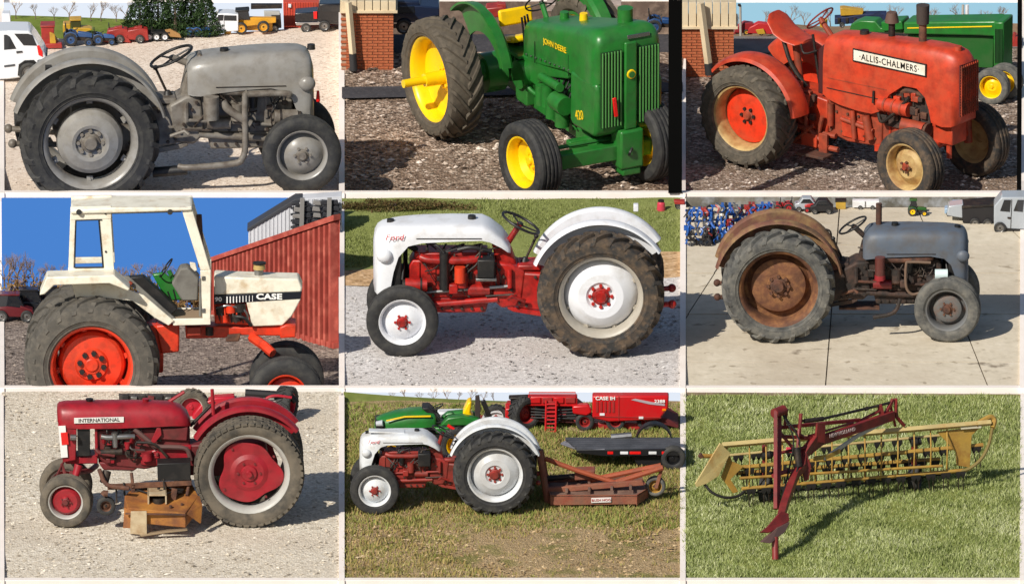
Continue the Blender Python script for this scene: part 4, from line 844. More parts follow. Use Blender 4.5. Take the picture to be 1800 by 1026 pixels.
# fender and sloping cab side
T.ext('fender_top', [(250, 435), (212, 530), (240, 525), (290, 478), (580, 468), (680, 508), (690, 496), (606, 425)], -34, A0 + 4, M_CW, 2)
T.ext('fender_side', [(380, 470), (400, 545), (560, 545), (700, 560), (820, 650), (890, 690), (920, 665), (760, 530), (600, 470)], A0 - 4, A0, M_CW, 1.2)
T.ext('door_sill_rail', [(640, 430), (905, 665), (930, 655), (680, 430)], A0 + 1, A0 + 6, M_CABIN, .8)
T.ext('side_console', [(650, 440), (900, 640), (940, 600), (760, 430)], A0 + 14, A0 + 34, M_BLACK, 2)
T.ext('console', [(905, 470), (960, 560), (1045, 560), (1050, 440), (990, 385), (950, 390)], YC - 20, YC + 20, M_CABIN, 3)
T.ext('seat', [(760, 470), (770, 540), (870, 560), (860, 530), (800, 520), (790, 450)], YC - 22, YC + 22, M_BLACK, 4)
steering_wheel(t4, T.p(875, 385, YC), 19 * U, R(145), M_BLACK, thick=.07); T.tub('steering_column', [(890, 400, YC), (950, 520, YC)], 4, M_GRN, 8)
T.ext('pedal_box', [(800, 420), (880, 560), (975, 555), (900, 440), (860, 410)], YC + 6, YC + 16, M_GRN, 3)
T.tub('grab_rail', [(1060, 440, A0 + 2), (1058, 640, A0 + 2)], 2.5, M_CABIN, 8); T.tub('marker_lamp', [(680, 465, A0 - 4), (695, 475, A0 - 5)], 5, mat('rust red lamp', (140, 60, 40), .4), 12)
T.ext('mirror_bracket', [(1000, 355), (1010, 410), (1040, 400), (1030, 360)], A1 - 20, A1 - 16, M_CW, 1)

# ================================================================== orange tractor (top right)
M_AO = paint('worn orange', (204, 64, 34), amt=.42, rough=.45, rust=(150, 46, 28), ramt=.3)
M_AOD = paint('grimy orange', (176, 60, 32), amt=.5, rough=.6, rust=(100, 52, 36), ramt=.35)
M_AY = paint('weathered cream wheel', (206, 176, 116), amt=.45, rough=.6, rust=(150, 104, 58), ramt=.35)
YAW3 = R(-37)
T = Tr(C3, 'tractor', 'worn orange tractor with long bonnet and white name plate', 'tractor', 1316, 290, YAW3, (1200, 0))
U = T.U; YC = 100; t3 = T.t; Rr3 = 92; WB3 = 355
lt = lug_tyre(Rr3 * U, 62 * U, 58 * U, 22, h=.05, sweep=.36)
M_TY3 = mat('brown dusty tyre', (82, 77, 69), .85, 0, (106, 98, 86), .4, 14, .12, 40, spec=.25)
for k, y in enumerate((0, 2 * YC)):
    wheel(t3, (0, y * U, Rr3 * U), lt, 58 * U, 62 * U, M_TY3, M_AY, M_CO, M_AOD, [(54 * U, 14 * U), (50 * U, 2 * U), (40 * U, -2 * U), (16 * U, -2 * U), (0, -2 * U)], 15 * U, 6, 1., M_DARK, flip=k == 1, name='rear_wheel')
ft = rib_tyre(66 * U, 44 * U, 41 * U, 44)
for k, y in enumerate((0, 2 * YC - 4)):
    wheel(t3, (WB3 * U, y * U, 66 * U), ft, 41 * U, 44 * U, M_TYRE_MUD, M_AY, M_AY, M_AOD, [(39 * U, 6 * U), (31 * U, -2 * U), (22 * U, -10 * U), (9 * U, -10 * U), (7 * U, -14 * U), (0, -14 * U)], 11 * U, 5, 1.1, M_RUSTY, flip=k == 1, steer=R(-4), name='front_wheel')
hw = 36
def S3(x, zb, zt, h): return (x * U, h * U, zb * U, zt * U)
# bonnet: tank section at the rear, arch over the engine, rounded nose
HB = [S3(112, 142, 232, 30), S3(115, 138, 240, 36), S3(125, 130, 245, hw), S3(150, 124, 249, hw), S3(190, 120, 252, hw), S3(222, 120, 254, hw), S3(238, 127, 255, hw), S3(260, 162, 257, hw), S3(290, 184, 259, hw), S3(320, 185, 261, hw), S3(338, 172, 262, hw), S3(347, 150, 263, hw), S3(352, 128, 263, hw), S3(375, 124, 262, hw), S3(392, 126, 258, hw - 2), S3(402, 130, 250, hw - 7), S3(408, 138, 238, hw - 16)]
hb = T.part('bonnet', hood(HB, YC * U, 5.0, 24), M_AO, ang=50)
T.extl('bonnet_seam', [(126, 168), (126, 169.5), (255, 171), (255, 169.5)], YC - hw - .6, YC - hw + 2, M_AOD, 0, hb)
T.boxl('seam_strip', (186, YC - hw - .3, 150), (124, 1, 1.6), M_DARK, 0, hb)
g = G()
for i in range(9): g.box(((410) * U, (YC - 24 + i * 6) * U, 193 * U), (2 * U, 1.6 * U, 92 * U))
for i in range(18): g.box(((409) * U, YC * U, (150 + i * 5.0) * U), (2 * U, 50 * U, 1.4 * U))
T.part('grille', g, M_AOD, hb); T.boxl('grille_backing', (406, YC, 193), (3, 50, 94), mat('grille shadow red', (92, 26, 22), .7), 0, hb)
pl = T.boxl('name_plate', (262, YC - hw - 1.6, 222), (156, 2, 19), mat('name plate white', (232, 226, 212), .45, 0, (205, 195, 172), .3), .3)
T.boxl('plate_border', (262, YC - hw - 1.0, 222), (161, 2, 24), M_BLACK, .3)
text('·ALLIS-CHALMERS·', 17 * U, mat('plate black', (20, 18, 18), .5), t3, Vector((262, YC - hw - 3.0, 221.5)) * U, sx=.84, bold=.0008, spacing=1.14)
T.tubl('latch', [(228, YC - hw - 2, 164), (228, YC - hw - 4, 142)], 2.2, M_DARK, 6)
T.tubl('exhaust_stack', [(304, YC + 4, 255), (304, YC + 4, 292)], 7, M_RUSTY, 14); T.tubl('exhaust_muffler', [(304, YC + 4, 292), (304, YC + 4, 326)], (11, 12), mat('burnt muffler', (66, 56, 52), .7), 16)
T.tubl('air_intake', [(232, YC + 10, 250), (232, YC + 10, 286)], 6, M_DARK, 14); T.tubl('intake_cap', [(232, YC + 10, 280), (232, YC + 10, 298)], (13, 9), mat('brown cap', (96, 72, 62), .7), 16)
T.tubl('filler_cap', [(180, YC, 249), (180, YC, 258)], (9, 8), M_DARK, 12, 0, hb); T.tubl('radiator_cap', [(384, YC, 256), (384, YC, 266)], (8, 7), M_AOD, 12, 0, hb)
# engine under the arch
T.extl('engine_block', [(232, 60), (236, 176), (340, 178), (342, 90), (318, 62)], YC - 20, YC + 20, M_AOD, 3)
T.extl('oil_pan', [(250, 42), (246, 92), (330, 92), (326, 48)], YC - 18, YC + 18, M_AO, 3)
T.tubl('generator', [(292, YC - 36, 112), (340, YC - 36, 112)], 13, M_AOD, 16); T.tubl('generator_pulley', [(342, YC - 36, 112), (347, YC - 36, 112)], 13, M_RUSTY, 16)
T.tubl('starter', [(240, YC - 34, 142), (304, YC - 34, 142)], 13, M_AO, 16)
for i in range(3): T.tubl('starter_band', [(252 + i * 18, YC - 34, 142), (256 + i * 18, YC - 34, 142)], 14, M_AOD, 16)
T.tubl('radiator_hose', [(324, YC - 20, 168), (300, YC - 30, 176), (280, YC - 24, 168)], 5, M_RUSTY, 8, 4); T.tubl('hose', [(232, YC - 30, 124), (250, YC - 42, 112), (285, YC - 40, 142), (304, YC - 36, 166)], 3.2, M_DARK, 8, 4)
for i in range(6): T.tubl('wire', [(245 + i * 12, YC - 22, 178), (250 + i * 12, YC - 32, 160 - (i % 3) * 6), (262 + i * 9, YC - 28, 126)], 1.2, M_DARK, 5, 3)
for i in range(4): T.boxl('block_rib', (252 + i * 22, YC - 21, 98), (4, 3, 40), M_AO, .5)
T.extl('clutch_housing', [(110, 66), (114, 146), (236, 128), (236, 58), (160, 54)], YC - 24, YC + 24, M_AOD, 3)
for (q0, q1, r_) in (((128, YC - 30, 120), (128, YC - 30, 80), 6), ((150, YC - 28, 96), (220, YC - 28, 86), 4), ((176, YC - 30, 116), (182, YC - 32, 66), 5), ((205, YC - 30, 112), (215, YC - 30, 70), 8)): T.tubl('housing_fitting', [q0, q1], r_, M_AOD, 10)
for i in range(9): T.tubl('housing_bolt', [(126 + i * 12, YC - 23, 72 + (i % 2) * 34), (126 + i * 12, YC - 27, 72 + (i % 2) * 34)], 2.4, M_RUSTY, 6)
T.extl('inspection_cover', [(150, 64), (150, 100), (200, 96), (200, 62)], YC - 27, YC - 23, M_AO, 1)
T.extl('engine_cavity_shade', [(244, 100), (250, 178), (340, 182), (344, 100)], YC - 26, YC - 19, M_OLDDARK, 1)  # dark slab standing in for the shade in the hollow under the arch
T.extl('transmission', [(-30, 62), (-30, 128), (60, 132), (120, 124), (120, 60)], YC - 28, YC + 28, M_AO, 3); T.tubl('rear_axle', [(0, 30, Rr3), (0, 2 * YC - 30, Rr3)], 20, M_AO, 14)
# lift frame clutter behind the arch
for (a, b, r_) in (((30, 66, 60), (140, 70, 62), 5), ((30, 62, 40), (150, 64, 40), 5), ((40, 60, 30), (60, 60, 100), 5), ((100, 62, 34), (116, 62, 96), 4), ((60, 58, 88), (130, 60, 42), 4), ((84, 56, 60), (84, 56, 116), 4), ((-10, 50, 84), (90, 52, 70), 4), ((60, 54, 42), (100, 56, 78), 3)): T.tubl('lift_link', [a, b], r_, M_AOD, 8)
T.boxl('toolbox', (92, 60, 50), (34, 12, 24), M_AO, 1.5); T.boxl('link_plate', (122, 58, 46), (18, 6, 40), M_AOD, 1); T.boxl('lift_block', (64, 58, 108), (26, 16, 30), M_AO, 2); T.tubl('lift_cylinder', [(80, 58, 96), (84, 58, 132)], 8, M_AOD, 12)
T.boxl('rocker', (56, 60, 146), (34, 8, 14), M_AOD, 2); T.boxl('step', (112, 44, 30), (60, 30, 5), M_RUSTY, 1)
rs = random.Random(8)
for i in range(22): x = 244 + rs.uniform(0, 90); z = 104 + rs.uniform(0, 70); T.boxl('engine_casting', (x, YC - 27 - rs.uniform(0, 6), z), (rs.uniform(6, 18), 8, rs.uniform(6, 18)), rs.choice([M_AOD, M_AO, M_OLDDARK, M_RUSTY]), 1.2)
for i in range(10): x = 40 + rs.uniform(0, 70); z = 50 + rs.uniform(0, 80); T.boxl('lift_casting', (x, 62 + rs.uniform(-6, 6), z), (rs.uniform(8, 20), 10, rs.uniform(8, 22)), rs.choice([M_AOD, M_AO, M_RUSTY]), 1.2)
# fenders
for k in (0, 1):
    oy, sg = (0, 1) if k == 0 else (2 * YC, -1)
    g = G(); g.lathe([(r_ * U, (oy + sg * y_) * U) for r_, y_ in ((100, -6), (104, -2), (107, 8), (107, 26), (104, 34), (99, 38), (62, 40), (62, 42), (101, 40), (107, 36), (110, 27), (110, 7), (106, -6), (100, -9))], (0, 0, Rr3 * U), 32, R(8), R(138)); T.part('fender', g, M_AO)
# seat and steering wheel
g = G(); g.loft([hsec(q[0] * U, YC * U, q[1] * U, q[2] * U, (q[2] + 5) * U, 2.3, 14) for q in ((-18, 18, 252), (-12, 30, 244), (4, 34, 226), (26, 34, 216), (48, 30, 212), (56, 16, 213))]); T.part('seat', g, M_AO)
T.tubl('seat_post', [(28, YC, 214), (40, YC, 130)], 7, M_AOD, 10); T.tubl('seat_spring', [(8, YC - 10, 214), (30, YC - 14, 170), (60, YC - 10, 134)], 4, M_DARK, 8, 3)
steering_wheel(t3, Vector((82, YC, 262)) * U, 28 * U, R(138), mat('red-brown wheel rim', (128, 44, 36), .5), thick=.055); T.tubl('steering_column', [(118, YC, 222), (84, YC, 260)], 5, M_AOD, 8)
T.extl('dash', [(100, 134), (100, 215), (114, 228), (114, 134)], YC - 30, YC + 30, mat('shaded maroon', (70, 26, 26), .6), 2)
T.tubl('lever', [(96, YC - 20, 150), (84, YC - 24, 238)], 2.5, M_DARK, 6); T.tubl('throttle', [(98, YC - 30, 212), (70, YC - 30, 202), (62, YC - 30, 218)], 2, M_DARK, 6, 3)
# front axle
T.tubl('front_axle', [(WB3 - 4, 34, 84), (WB3 - 4, 2 * YC - 34, 84)], 9, M_AO, 10)
for k, y in enumerate((28, 2 * YC - 28)): T.tubl('spindle', [(WB3 - 2, y, 108), (WB3, y, 66)], 8, M_AOD, 10); T.tubl('spindle_cap', [(WB3 - 2, y, 108), (WB3 - 2, y, 122)], 5, M_AY, 10)
T.boxl('front_bolster', (366, YC, 108), (44, 44, 40), M_AO, 2)
T.extl('radius_arm', [(240, 58), (240, 70), (358, 90), (358, 78)], YC - 52, YC - 42, M_AO, 1); T.extl('radius_arm', [(240, 58), (240, 70), (358, 90), (358, 78)], YC + 42, YC + 52, M_AO, 1)
T.boxl('front_step', (318, YC - 36, 84), (54, 30, 4), M_STEEL, .5); T.tubl('tie_rod', [(332, 34, 72), (332, 2 * YC - 34, 72)], 3.5, M_DARK, 8)
T.tubl('front_drawbar', [(376, YC - 14, 110), (376, YC - 14, 62)], 5, M_AO, 8)

# ================================================================== green row-crop tractor (top middle)
YAW2 = R(-63)
T = Tr(C2, 'tractor', 'bright green tractor with yellow wheels turned toward the viewer', 'tractor', 778, 238, YAW2, (600, 0))
U = T.U; t2 = T.t; YC = 176; Rr2 = 110; WB2 = 358
lt = lug_tyre(Rr2 * U, 66 * U, 76 * U, 22, h=.05, sweep=.42)
M_TY2 = mat('brown grey tyre', (84, 77, 67), .8, 0, (102, 93, 80), .4, 14, .12, 40, spec=.3)
for k, y in enumerate((0, 2 * YC - 60)):
    wo = wheel(t2, (0, y * U, Rr2 * U), lt, 76 * U, 66 * U, M_TY2, M_YEL, M_YEL, M_YEL, [(72 * U, -8 * U), (68 * U, 0), (30 * U, 10 * U), (18 * U, 4 * U), (0, 4 * U)], 20 * U, 8, .9, M_YEL, flip=k == 1, name='rear_wheel')
    g = G(); g.cyl((0, 4 * U, 0), (0, -78 * U, 0), 7.5 * U, 7.5 * U, 16); g.cyl((0, 2 * U, 0), (0, -36 * U, 0), 13 * U, 12 * U, 16); obj('axle_stub', g, M_YEL, wo)
ft = rib_tyre(73 * U, 52 * U, 45 * U, 48, 4)
for k, y in enumerate((-8, 2 * YC - 126)):
    wheel(t2, (WB2 * U, y * U, 73 * U), ft, 45 * U, 52 * U, M_TYRE, M_YEL, M_YEL, M_YEL, [(40 * U, 0), (36 * U, -2 * U), (26 * U, 6 * U), (12 * U, 2 * U), (0, 2 * U)], 14 * U, 6, 1., M_YEL, flip=k == 1, steer=R(6), name='front_wheel')
# bonnet: squared long box, narrowing toward the dash; engine opening on the near side
def HS(x, zb, zt, h): return (x * U, h * U, zb * U, zt * U)
hb = T.part('bonnet', hood([HS(62, 150, 205, 44), HS(66, 148, 215, 48), HS(90, 150, 222, 50), HS(160, 164, 242, 53), HS(236, 182, 264, 57), HS(300, 192, 283, 64), HS(340, 196, 293, 67), HS(362, 196, 295, 67), HS(374, 198, 289, 64), HS(380, 201, 279, 58)], YC * U, 6.5, 24), M_GRN, ang=50)
T.extl('tank_skirt', [(64, 112), (64, 152), (120, 160), (240, 184), (240, 164), (150, 138), (120, 110)], YC - 50, YC + 50, M_GRN, 3)
nz = T.extl('grille_shell', [(278, 104), (280, 196), (378, 202), (382, 186), (380, 110), (372, 100), (290, 96)], YC - 66, YC + 66, M_GRN, 6)
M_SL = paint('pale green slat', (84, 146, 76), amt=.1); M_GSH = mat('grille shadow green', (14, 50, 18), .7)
for sd in (-1, 1):
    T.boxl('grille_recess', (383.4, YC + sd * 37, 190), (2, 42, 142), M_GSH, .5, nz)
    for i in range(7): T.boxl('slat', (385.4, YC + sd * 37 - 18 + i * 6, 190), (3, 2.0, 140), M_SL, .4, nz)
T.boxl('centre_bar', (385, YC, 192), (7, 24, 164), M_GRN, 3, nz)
T.tubl('medallion', [(388, YC, 214), (391, YC, 214)], (9, 8), M_YEL, 18, 0, nz); T.tubl('medallion_centre', [(390.5, YC, 214), (392, YC, 214)], 6, M_GRN, 18, 0, nz)
T.boxl('reflector_tag', (391, YC - 33, 158), (4, 7, 36), M_RED_LENS, 1, nz, Matrix.Rotation(.12, 3, 'X'))
T.boxl('nameplate_script', (381, YC + 18, 281), (2, 44, 7), M_CHROME, .5, nz, Matrix.Rotation(-.2, 3, 'Y'))
M_YTX = mat('yellow lettering', (245, 205, 30), .4)
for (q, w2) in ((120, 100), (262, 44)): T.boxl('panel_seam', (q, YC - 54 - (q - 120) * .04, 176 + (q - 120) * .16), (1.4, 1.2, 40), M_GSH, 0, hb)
for i in range(10): T.tubl('panel_bolt', [(84 + i * 20, YC - 51.5 - i * .9, 160 + i * 3.4), (84 + i * 20, YC - 53.5 - i * .9, 160 + i * 3.4)], 1.7, M_STEEL, 6, 0, hb)
text('JOHN DEERE', 15 * U, M_YTX, t2, Vector((205, YC - 57.6, 216)) * U, sx=1.15, bold=.001, rot=(PI / 2, R(-8), R(-2.6)))
text('420', 24 * U, M_YTX, t2, Vector((318, YC - 66.8, 124)) * U, rot=(PI / 2, R(-18), 0), sx=.9, bold=.001)
T.tubl('filler_cap', [(130, YC, 228), (130, YC, 246)], (9, 8), M_GRN, 14); T.tubl('radiator_cap', [(205, YC, 254), (205, YC, 268)], (8, 7), M_YEL, 14); T.tubl('exhaust_pipe', [(330, YC + 18, 288), (330, YC + 18, 316)], 14, M_GRN, 16)
# engine, hanging side clutter
T.extl('engine_block', [(150, 66), (150, 152), (282, 188), (282, 72)], YC - 34, YC + 34, paint('greasy green', (34, 92, 38), amt=.3), 3)
for (a, b, r_, m_) in (((170, 96, 140), (250, 92, 146), 8, M_GRN), ((232, 92, 118), (272, 92, 118), 17, M_GRN), ((190, 98, 92), (190, 98, 132), 12, M_GRN), ((160, 100, 84), (160, 100, 120), 10, M_GRN), ((214, 94, 78), (214, 94, 112), 11, M_GRN), ((250, 96, 74), (250, 96, 100), 13, M_GRN)): T.tubl('engine_canister', [(a[0], a[1] + 14, a[2] + 8), (b[0], b[1] + 14, b[2] + 8)], r_, m_, 14)
T.boxl('yellow_tag', (200, YC - 62, 112), (14, 4, 14), M_YEL, 1)
for i in range(8): T.tubl('hose', [(155 + i * 14, YC - 38, 156), (165 + i * 12, YC - 52, 134 - 6 * (i % 3)), (175 + i * 12, YC - 46, 88)], 1.8, M_BLACK, 6, 3)
T.extl('frame_rail', [(40, 58), (40, 80), (300, 78), (370, 64), (370, 48), (290, 56)], YC - 40, YC - 28, M_GRN, 2); T.extl('frame_rail', [(40, 58), (40, 80), (300, 78), (370, 64), (370, 48), (290, 56)], YC + 28, YC + 40, M_GRN, 2)
rs = random.Random(5)
for i in range(16): x = 152 + rs.uniform(0, 120); z = 74 + rs.uniform(0, 70); T.boxl('engine_casting', (x, YC - 38 - rs.uniform(0, 6), z), (rs.uniform(8, 22), 10, rs.uniform(8, 24)), rs.choice([M_GRN, M_GRN, MATS['greasy green'], M_BLACK]), 1.5)
for i in range(10): x = 152 + rs.uniform(0, 110); z = 80 + rs.uniform(0, 60); T.tubl('engine_pipe', [(x, YC - 46, z), (x + rs.uniform(-20, 30), YC - 54, z + rs.uniform(-20, 20)), (x + rs.uniform(-10, 40), YC - 44, z - rs.uniform(0, 30))], rs.uniform(1.5, 3.5), rs.choice([M_BLACK, M_GRN, M_STEEL]), 6, 3)
# rear end
T.extl('transmission', [(-40, 60), (-40, 140), (40, 150), (64, 140), (150, 130), (150, 62), (60, 52)], YC - 34, YC + 34, M_GRN, 5)
for sg in (-1, .8): T.tubl('axle_housing', [(0, YC + sg * 30, Rr2), (0, YC + sg * 118, Rr2)], (30, 18), M_GRN, 16); T.tubl('final_drive', [(0, YC + sg * 62, Rr2 - 6), (0, YC + sg * 100, Rr2 - 6)], 36, M_GRN, 20); T.tubl('drive_flange', [(0, YC + sg * 100, Rr2), (0, YC + sg * 128, Rr2)], 20, M_GRN, 16)
T.tubl('brake_drum', [(70, YC - 62, 118), (70, YC - 40, 118)], 26, M_GRN, 20); T.boxl('lift_cover', (70, YC - 46, 84), (44, 20, 40), M_GRN, 3); T.tubl('hydraulic_pipe', [(40, YC - 50, 140), (60, YC - 58, 120), (100, YC - 50, 96), (130, YC - 40, 90)], 4, M_GRN, 8, 4)
T.extl('platform', [(-30, 146), (-30, 152), (70, 152), (70, 146)], YC - 60, YC + 60, M_GRN, 1)
for sg in (-1, 1):
    g = G(); y0 = YC + sg * 92; g.lathe([(r_ * U, (y0 + sg * y_) * U) for r_, y_ in ((70, 0), (118, 0), (124, 6), (126, 24), (122, 24), (120, 8), (116, 4), (70, 4))], (0, 0, Rr2 * U), 28, R(20), R(135)); T.part('fender', g, M_GRN)
sb = T.boxl('seat_back', (-22, YC - 20, 192), (8, 66, 30), M_YEL, 4, None, Matrix.Rotation(-.25, 3, 'Y')); T.boxl('seat_cushion', (10, YC - 20, 162), (40, 66, 12), M_YEL, 5, None, Matrix.Rotation(-.3, 3, 'Y')); T.boxl('seat_base', (8, YC - 20, 152), (30, 30, 12), M_BLACK, 2)
steering_wheel(t2, Vector((40, YC, 236)) * U, 30 * U, R(140), M_BLACK, thick=.05); T.tubl('steering_column', [(70, YC, 200), (42, YC, 234)], 5, M_GRN, 8)
for i in range(3): T.tubl('control_lever', [(50, YC - 36 + i * 8, 150), (38 - i * 5, YC - 38 + i * 8, 212)], 2.2, M_BLACK, 6)
# front pedestal and wide axle
T.boxl('front_pedestal', (374, YC, 74), (40, 46, 72), M_GRN, 4); T.boxl('pedestal_foot', (376, YC, 32), (32, 36, 14), M_GRN, 3); T.boxl('axle_beam', (366, YC - 32, 66), (24, 200, 28), M_GRN, 2)
for k, y in enumerate((44, 2 * YC - 158)):
    T.boxl('axle_extension', (360, y, 62), (26, 44, 22), M_GRN, 2); T.tubl('knee', [(346, y - (0 if k else 0), 84), (338, y, 40)], 10, M_GRN, 12); T.tubl('spindle', [(WB2, y, 62), (WB2, y + (-20 if k == 0 else 20), 66)], 9, M_GRN, 10); T.boxl('knuckle', (332, y, 62), (40, 18, 16), M_GRN, 2)
T.tubl('tie_rod', [(340, 44, 80), (340, 2 * YC - 158, 80)], 4, M_GRN, 8); T.boxl('crossmember', (290, YC, 62), (16, 150, 14), M_GRN, 2)
T.tubl('tow_hook', [(396, YC - 8, 66), (400, YC - 8, 72), (396, YC - 2, 78)], 2.5, M_BLACK, 6, 3)
# ================================================================== rotary mower behind the white tractor (bottom middle)
M_BR = mat('faded rusty red', (134, 62, 46), .75, 0, (112, 80, 66), .5, 5, .15, 40, col3=(150, 96, 70), mix3=.35, scale3=3)
M_BRT = mat('weathered deck top', (112, 84, 72), .85, 0, (96, 66, 54), .45, 4, .15, 40, col3=(140, 112, 96), mix3=.3, scale3=3)
M_ORB = mat('orange brown tube', (158, 76, 46), .7, 0, (124, 66, 44), .4, 6, .1)
T = Tr(C8, 'rotary_mower', 'flat rusty red rotary mower hitched behind the white and red tractor', 'mower', 1043, 684 + 632 / 3, 0, (600, 684)); U = T.U
top = [T.p(1100, 565, 4), T.p(1562, 545, 4), T.p(1622, 500, 50), T.p(1590, 478, 120), T.p(1085, 505, 120), T.p(1085, 540, 40)]
g = G(); hz = sum(p.z for p in top) / 6; V = [Vector((p.x, p.y, hz)) for p in top]; g.loft([V, [p + Vector((0, 0, 2 * U)) for p in V]]); T.part('deck_top', g, M_BRT, smooth=False)
for i, (a, b) in enumerate(((0, 1), (1, 2), (2, 3), (5, 0), (4, 5))):
    g = G(); A, B = V[a], V[b]; d = (B - A).normalized().cross(Vector((0, 0, 1))) * 2.5 * U
    g.loft([[A + Vector((0, 0, -16 * U)), A + Vector((0, 0, 3 * U)), A - d + Vector((0, 0, 3 * U)), A - d + Vector((0, 0, -16 * U))], [B + Vector((0, 0, -14 * U)), B + Vector((0, 0, 3 * U)), B - d + Vector((0, 0, 3 * U)), B - d + Vector((0, 0, -14 * U))]]); T.part('skirt', g, M_BR, None, .5, smooth=False)
lab = T.ext('label_plate', [(1318, 572), (1318, 598), (1424, 594), (1424, 568)], 1.2, 2.6, mat('mower label', (222, 218, 214), .5), .3)
a = T.p(1371, 583, .6); text('BUSH HOG', 6.2 * U, mat('label red', (176, 50, 44), .5), T.t, a, rot=(PI / 2, R(-2), 0), sx=1.1)
T.ext('deck_beam', [(1085, 520), (1085, 548), (1600, 505), (1590, 478)], 30, 40, M_BR, 1); T.ext('deck_beam', [(1085, 478), (1085, 496), (1500, 470), (1500, 455)], 90, 96, M_BR, 1)
for x in (1180, 1300, 1420, 1520): T.ext('deck_rib', [(x, 540 - (x - 1100) * .05), (x, 550 - (x - 1100) * .05), (x + 14, 550 - (x - 1100) * .05), (x + 14, 540 - (x - 1100) * .05)], 8, 70, M_BRT, .5)
T.tub('hitch_post', [(1040, 318, 40), (1088, 600, 30)], 6, M_BR, 8); T.tub('hitch_post', [(1050, 318, 60), (1096, 560, 90)], 5, M_BR, 8)
T.ext('top_link_bracket', [(1000, 308), (1000, 330), (1062, 345), (1050, 312)], 44, 52, mat('grey bracket', (120, 126, 128), .5), 1)
T.tub('brace', [(1072, 362, 48), (1240, 425, 48), (1450, 492, 44)], 4.5, M_ORB, 8); T.tub('rear_frame', [(1300, 480, 70), (1690, 400, 66)], 5, M_ORB, 8); T.tub('rear_frame', [(1450, 488, 40), (1700, 410, 44)], 5, M_ORB, 8)
T.ext('gearbox', [(1230, 430), (1230, 480), (1330, 475), (1340, 425)], 60, 90, M_BR, 2); T.tub('drive_shaft', [(1080, 470, 70), (1240, 455, 74)], 5, M_DARK, 10)
T.ext('yellow_tag', [(1590, 430), (1590, 445), (1680, 438), (1670, 424)], 42, 46, mat('lime sticker', (176, 182, 50), .5), .3)
T.ext('wheel_fork', [(1688, 400), (1655, 520), (1672, 524), (1706, 405)], 46, 50, M_BR, .6)
cw = T.p(1660, 508, 56); wheel(T.t, (cw.x, cw.y, max(cw.z, 18 * U)), rib_tyre(18 * U, 16 * U, 11 * U, 28), 11 * U, 16 * U, M_TYRE_OLD, M_YEL if False else mat('mustard rim', (168, 130, 60), .6), mat('mustard rim', (168, 130, 60), .6), M_RUSTY, [(10 * U, 2 * U), (5 * U, -2 * U), (0, -2 * U)], 5 * U, 4, 1., name='tail_wheel')

# ------------------------------------------------------------------ green garden tractor behind it
T = Tr(C8, 'garden_tractor', 'green garden tractor with yellow stripe behind the white and red tractor', 'tractor', 795, 684 + 398 / 3, 0, (600, 684)); U = T.U
HB = []
for x, hw, zb, zt in ((168, 10, 205, 165), (180, 18, 212, 145), (215, 26, 213, 130), (280, 30, 210, 112), (360, 32, 205, 98), (430, 32, 200, 95), (485, 30, 195, 100), (500, 26, 195, 120)):
    a = T.p(x, zb, 46 - hw); b = T.p(x, zt, 46); HB.append((a.x, hw * U, a.z, b.z))
hb = T.part('bonnet', hood(HB, 46 * U, 3.2, 18), M_GRN, ang=60)
T.ext('stripe', [(230, 160), (235, 166), (330, 145), (470, 142), (470, 134), (330, 137)], 12.5, 15, M_YTX, .3, hb)
T.ext('front_guard', [(170, 172), (178, 218), (222, 218), (222, 165)], 18, 70, M_BLACK, 2); T.tub('headlamp', [(180, 178, 20), (215, 174, 17)], (5, 6), M_LAMP, 10)
T.ext('dash', [(420, 95), (500, 170), (525, 165), (480, 110), (460, 92)], 26, 64, M_BLACK, 2); steering_wheel(T.t, T.p(503, 88, 46), 12 * U, R(115), M_BLACK, thick=.09); T.tub('steering_column', [(490, 150, 46), (502, 90, 46)], 2.5, M_BLACK, 8)
T.ext('fender', [(520, 190), (560, 145), (640, 135), (720, 150), (748, 175), (740, 196), (640, 190)], 6, 24, M_GRN, 3); T.ext('fender', [(520, 150), (560, 120), (640, 112), (720, 125), (740, 160)], 70, 88, M_GRN, 3)
T.ext('seat', [(640, 125), (668, 62), (690, 60), (682, 120), (700, 150), (650, 150)], 30, 62, M_YEL, 3); T.ext('footboard', [(490, 200), (500, 230), (620, 230), (600, 195)], 8, 80, M_GRN, 2)
T.ext('roll_post', [(708, 30), (705, 175), (728, 175), (738, 100), (730, 28)], 20, 28, mat('brown black post', (56, 46, 44), .6), 1); T.ext('roll_post', [(735, 60), (770, 140), (800, 150), (760, 50)], 66, 72, M_BLACK, 1)
T.tub('red_lever', [(560, 185, 4), (605, 215, 2)], 3, M_RED_LENS, 8)
c_ = T.p(618, 298, 10); wheel(T.t, (c_.x, c_.y, 35 * U), lug_tyre(35 * U, 26 * U, 21 * U, 18), 21 * U, 26 * U, M_TYRE, M_YEL, M_YEL, M_YEL, [(19 * U, 2 * U), (10 * U, -3 * U), (0, -3 * U)], 7 * U, 5, name='rear_wheel'); wheel(T.t, (c_.x, c_.y + 60 * U, 35 * U), lug_tyre(35 * U, 26 * U, 21 * U, 18), 21 * U, 26 * U, M_TYRE, M_YEL, M_YEL, M_YEL, [(19 * U, 2 * U), (10 * U, -3 * U), (0, -3 * U)], 7 * U, 5, flip=True, name='rear_wheel')
for y in (14, 66):
    wheel(T.t, (T.p(260, 300, y).x, y * U, 22 * U), rib_tyre(22 * U, 16 * U, 12 * U, 28), 12 * U, 16 * U, M_TYRE, M_YEL, M_YEL, M_YEL, [(11 * U, 0), (5 * U, -2 * U), (0, -2 * U)], 4 * U, 4, name='front_wheel', flip=y > 40)
T.ext('chassis', [(200, 215), (210, 260), (620, 280), (620, 215)], 34, 58, M_BLACK, 2)

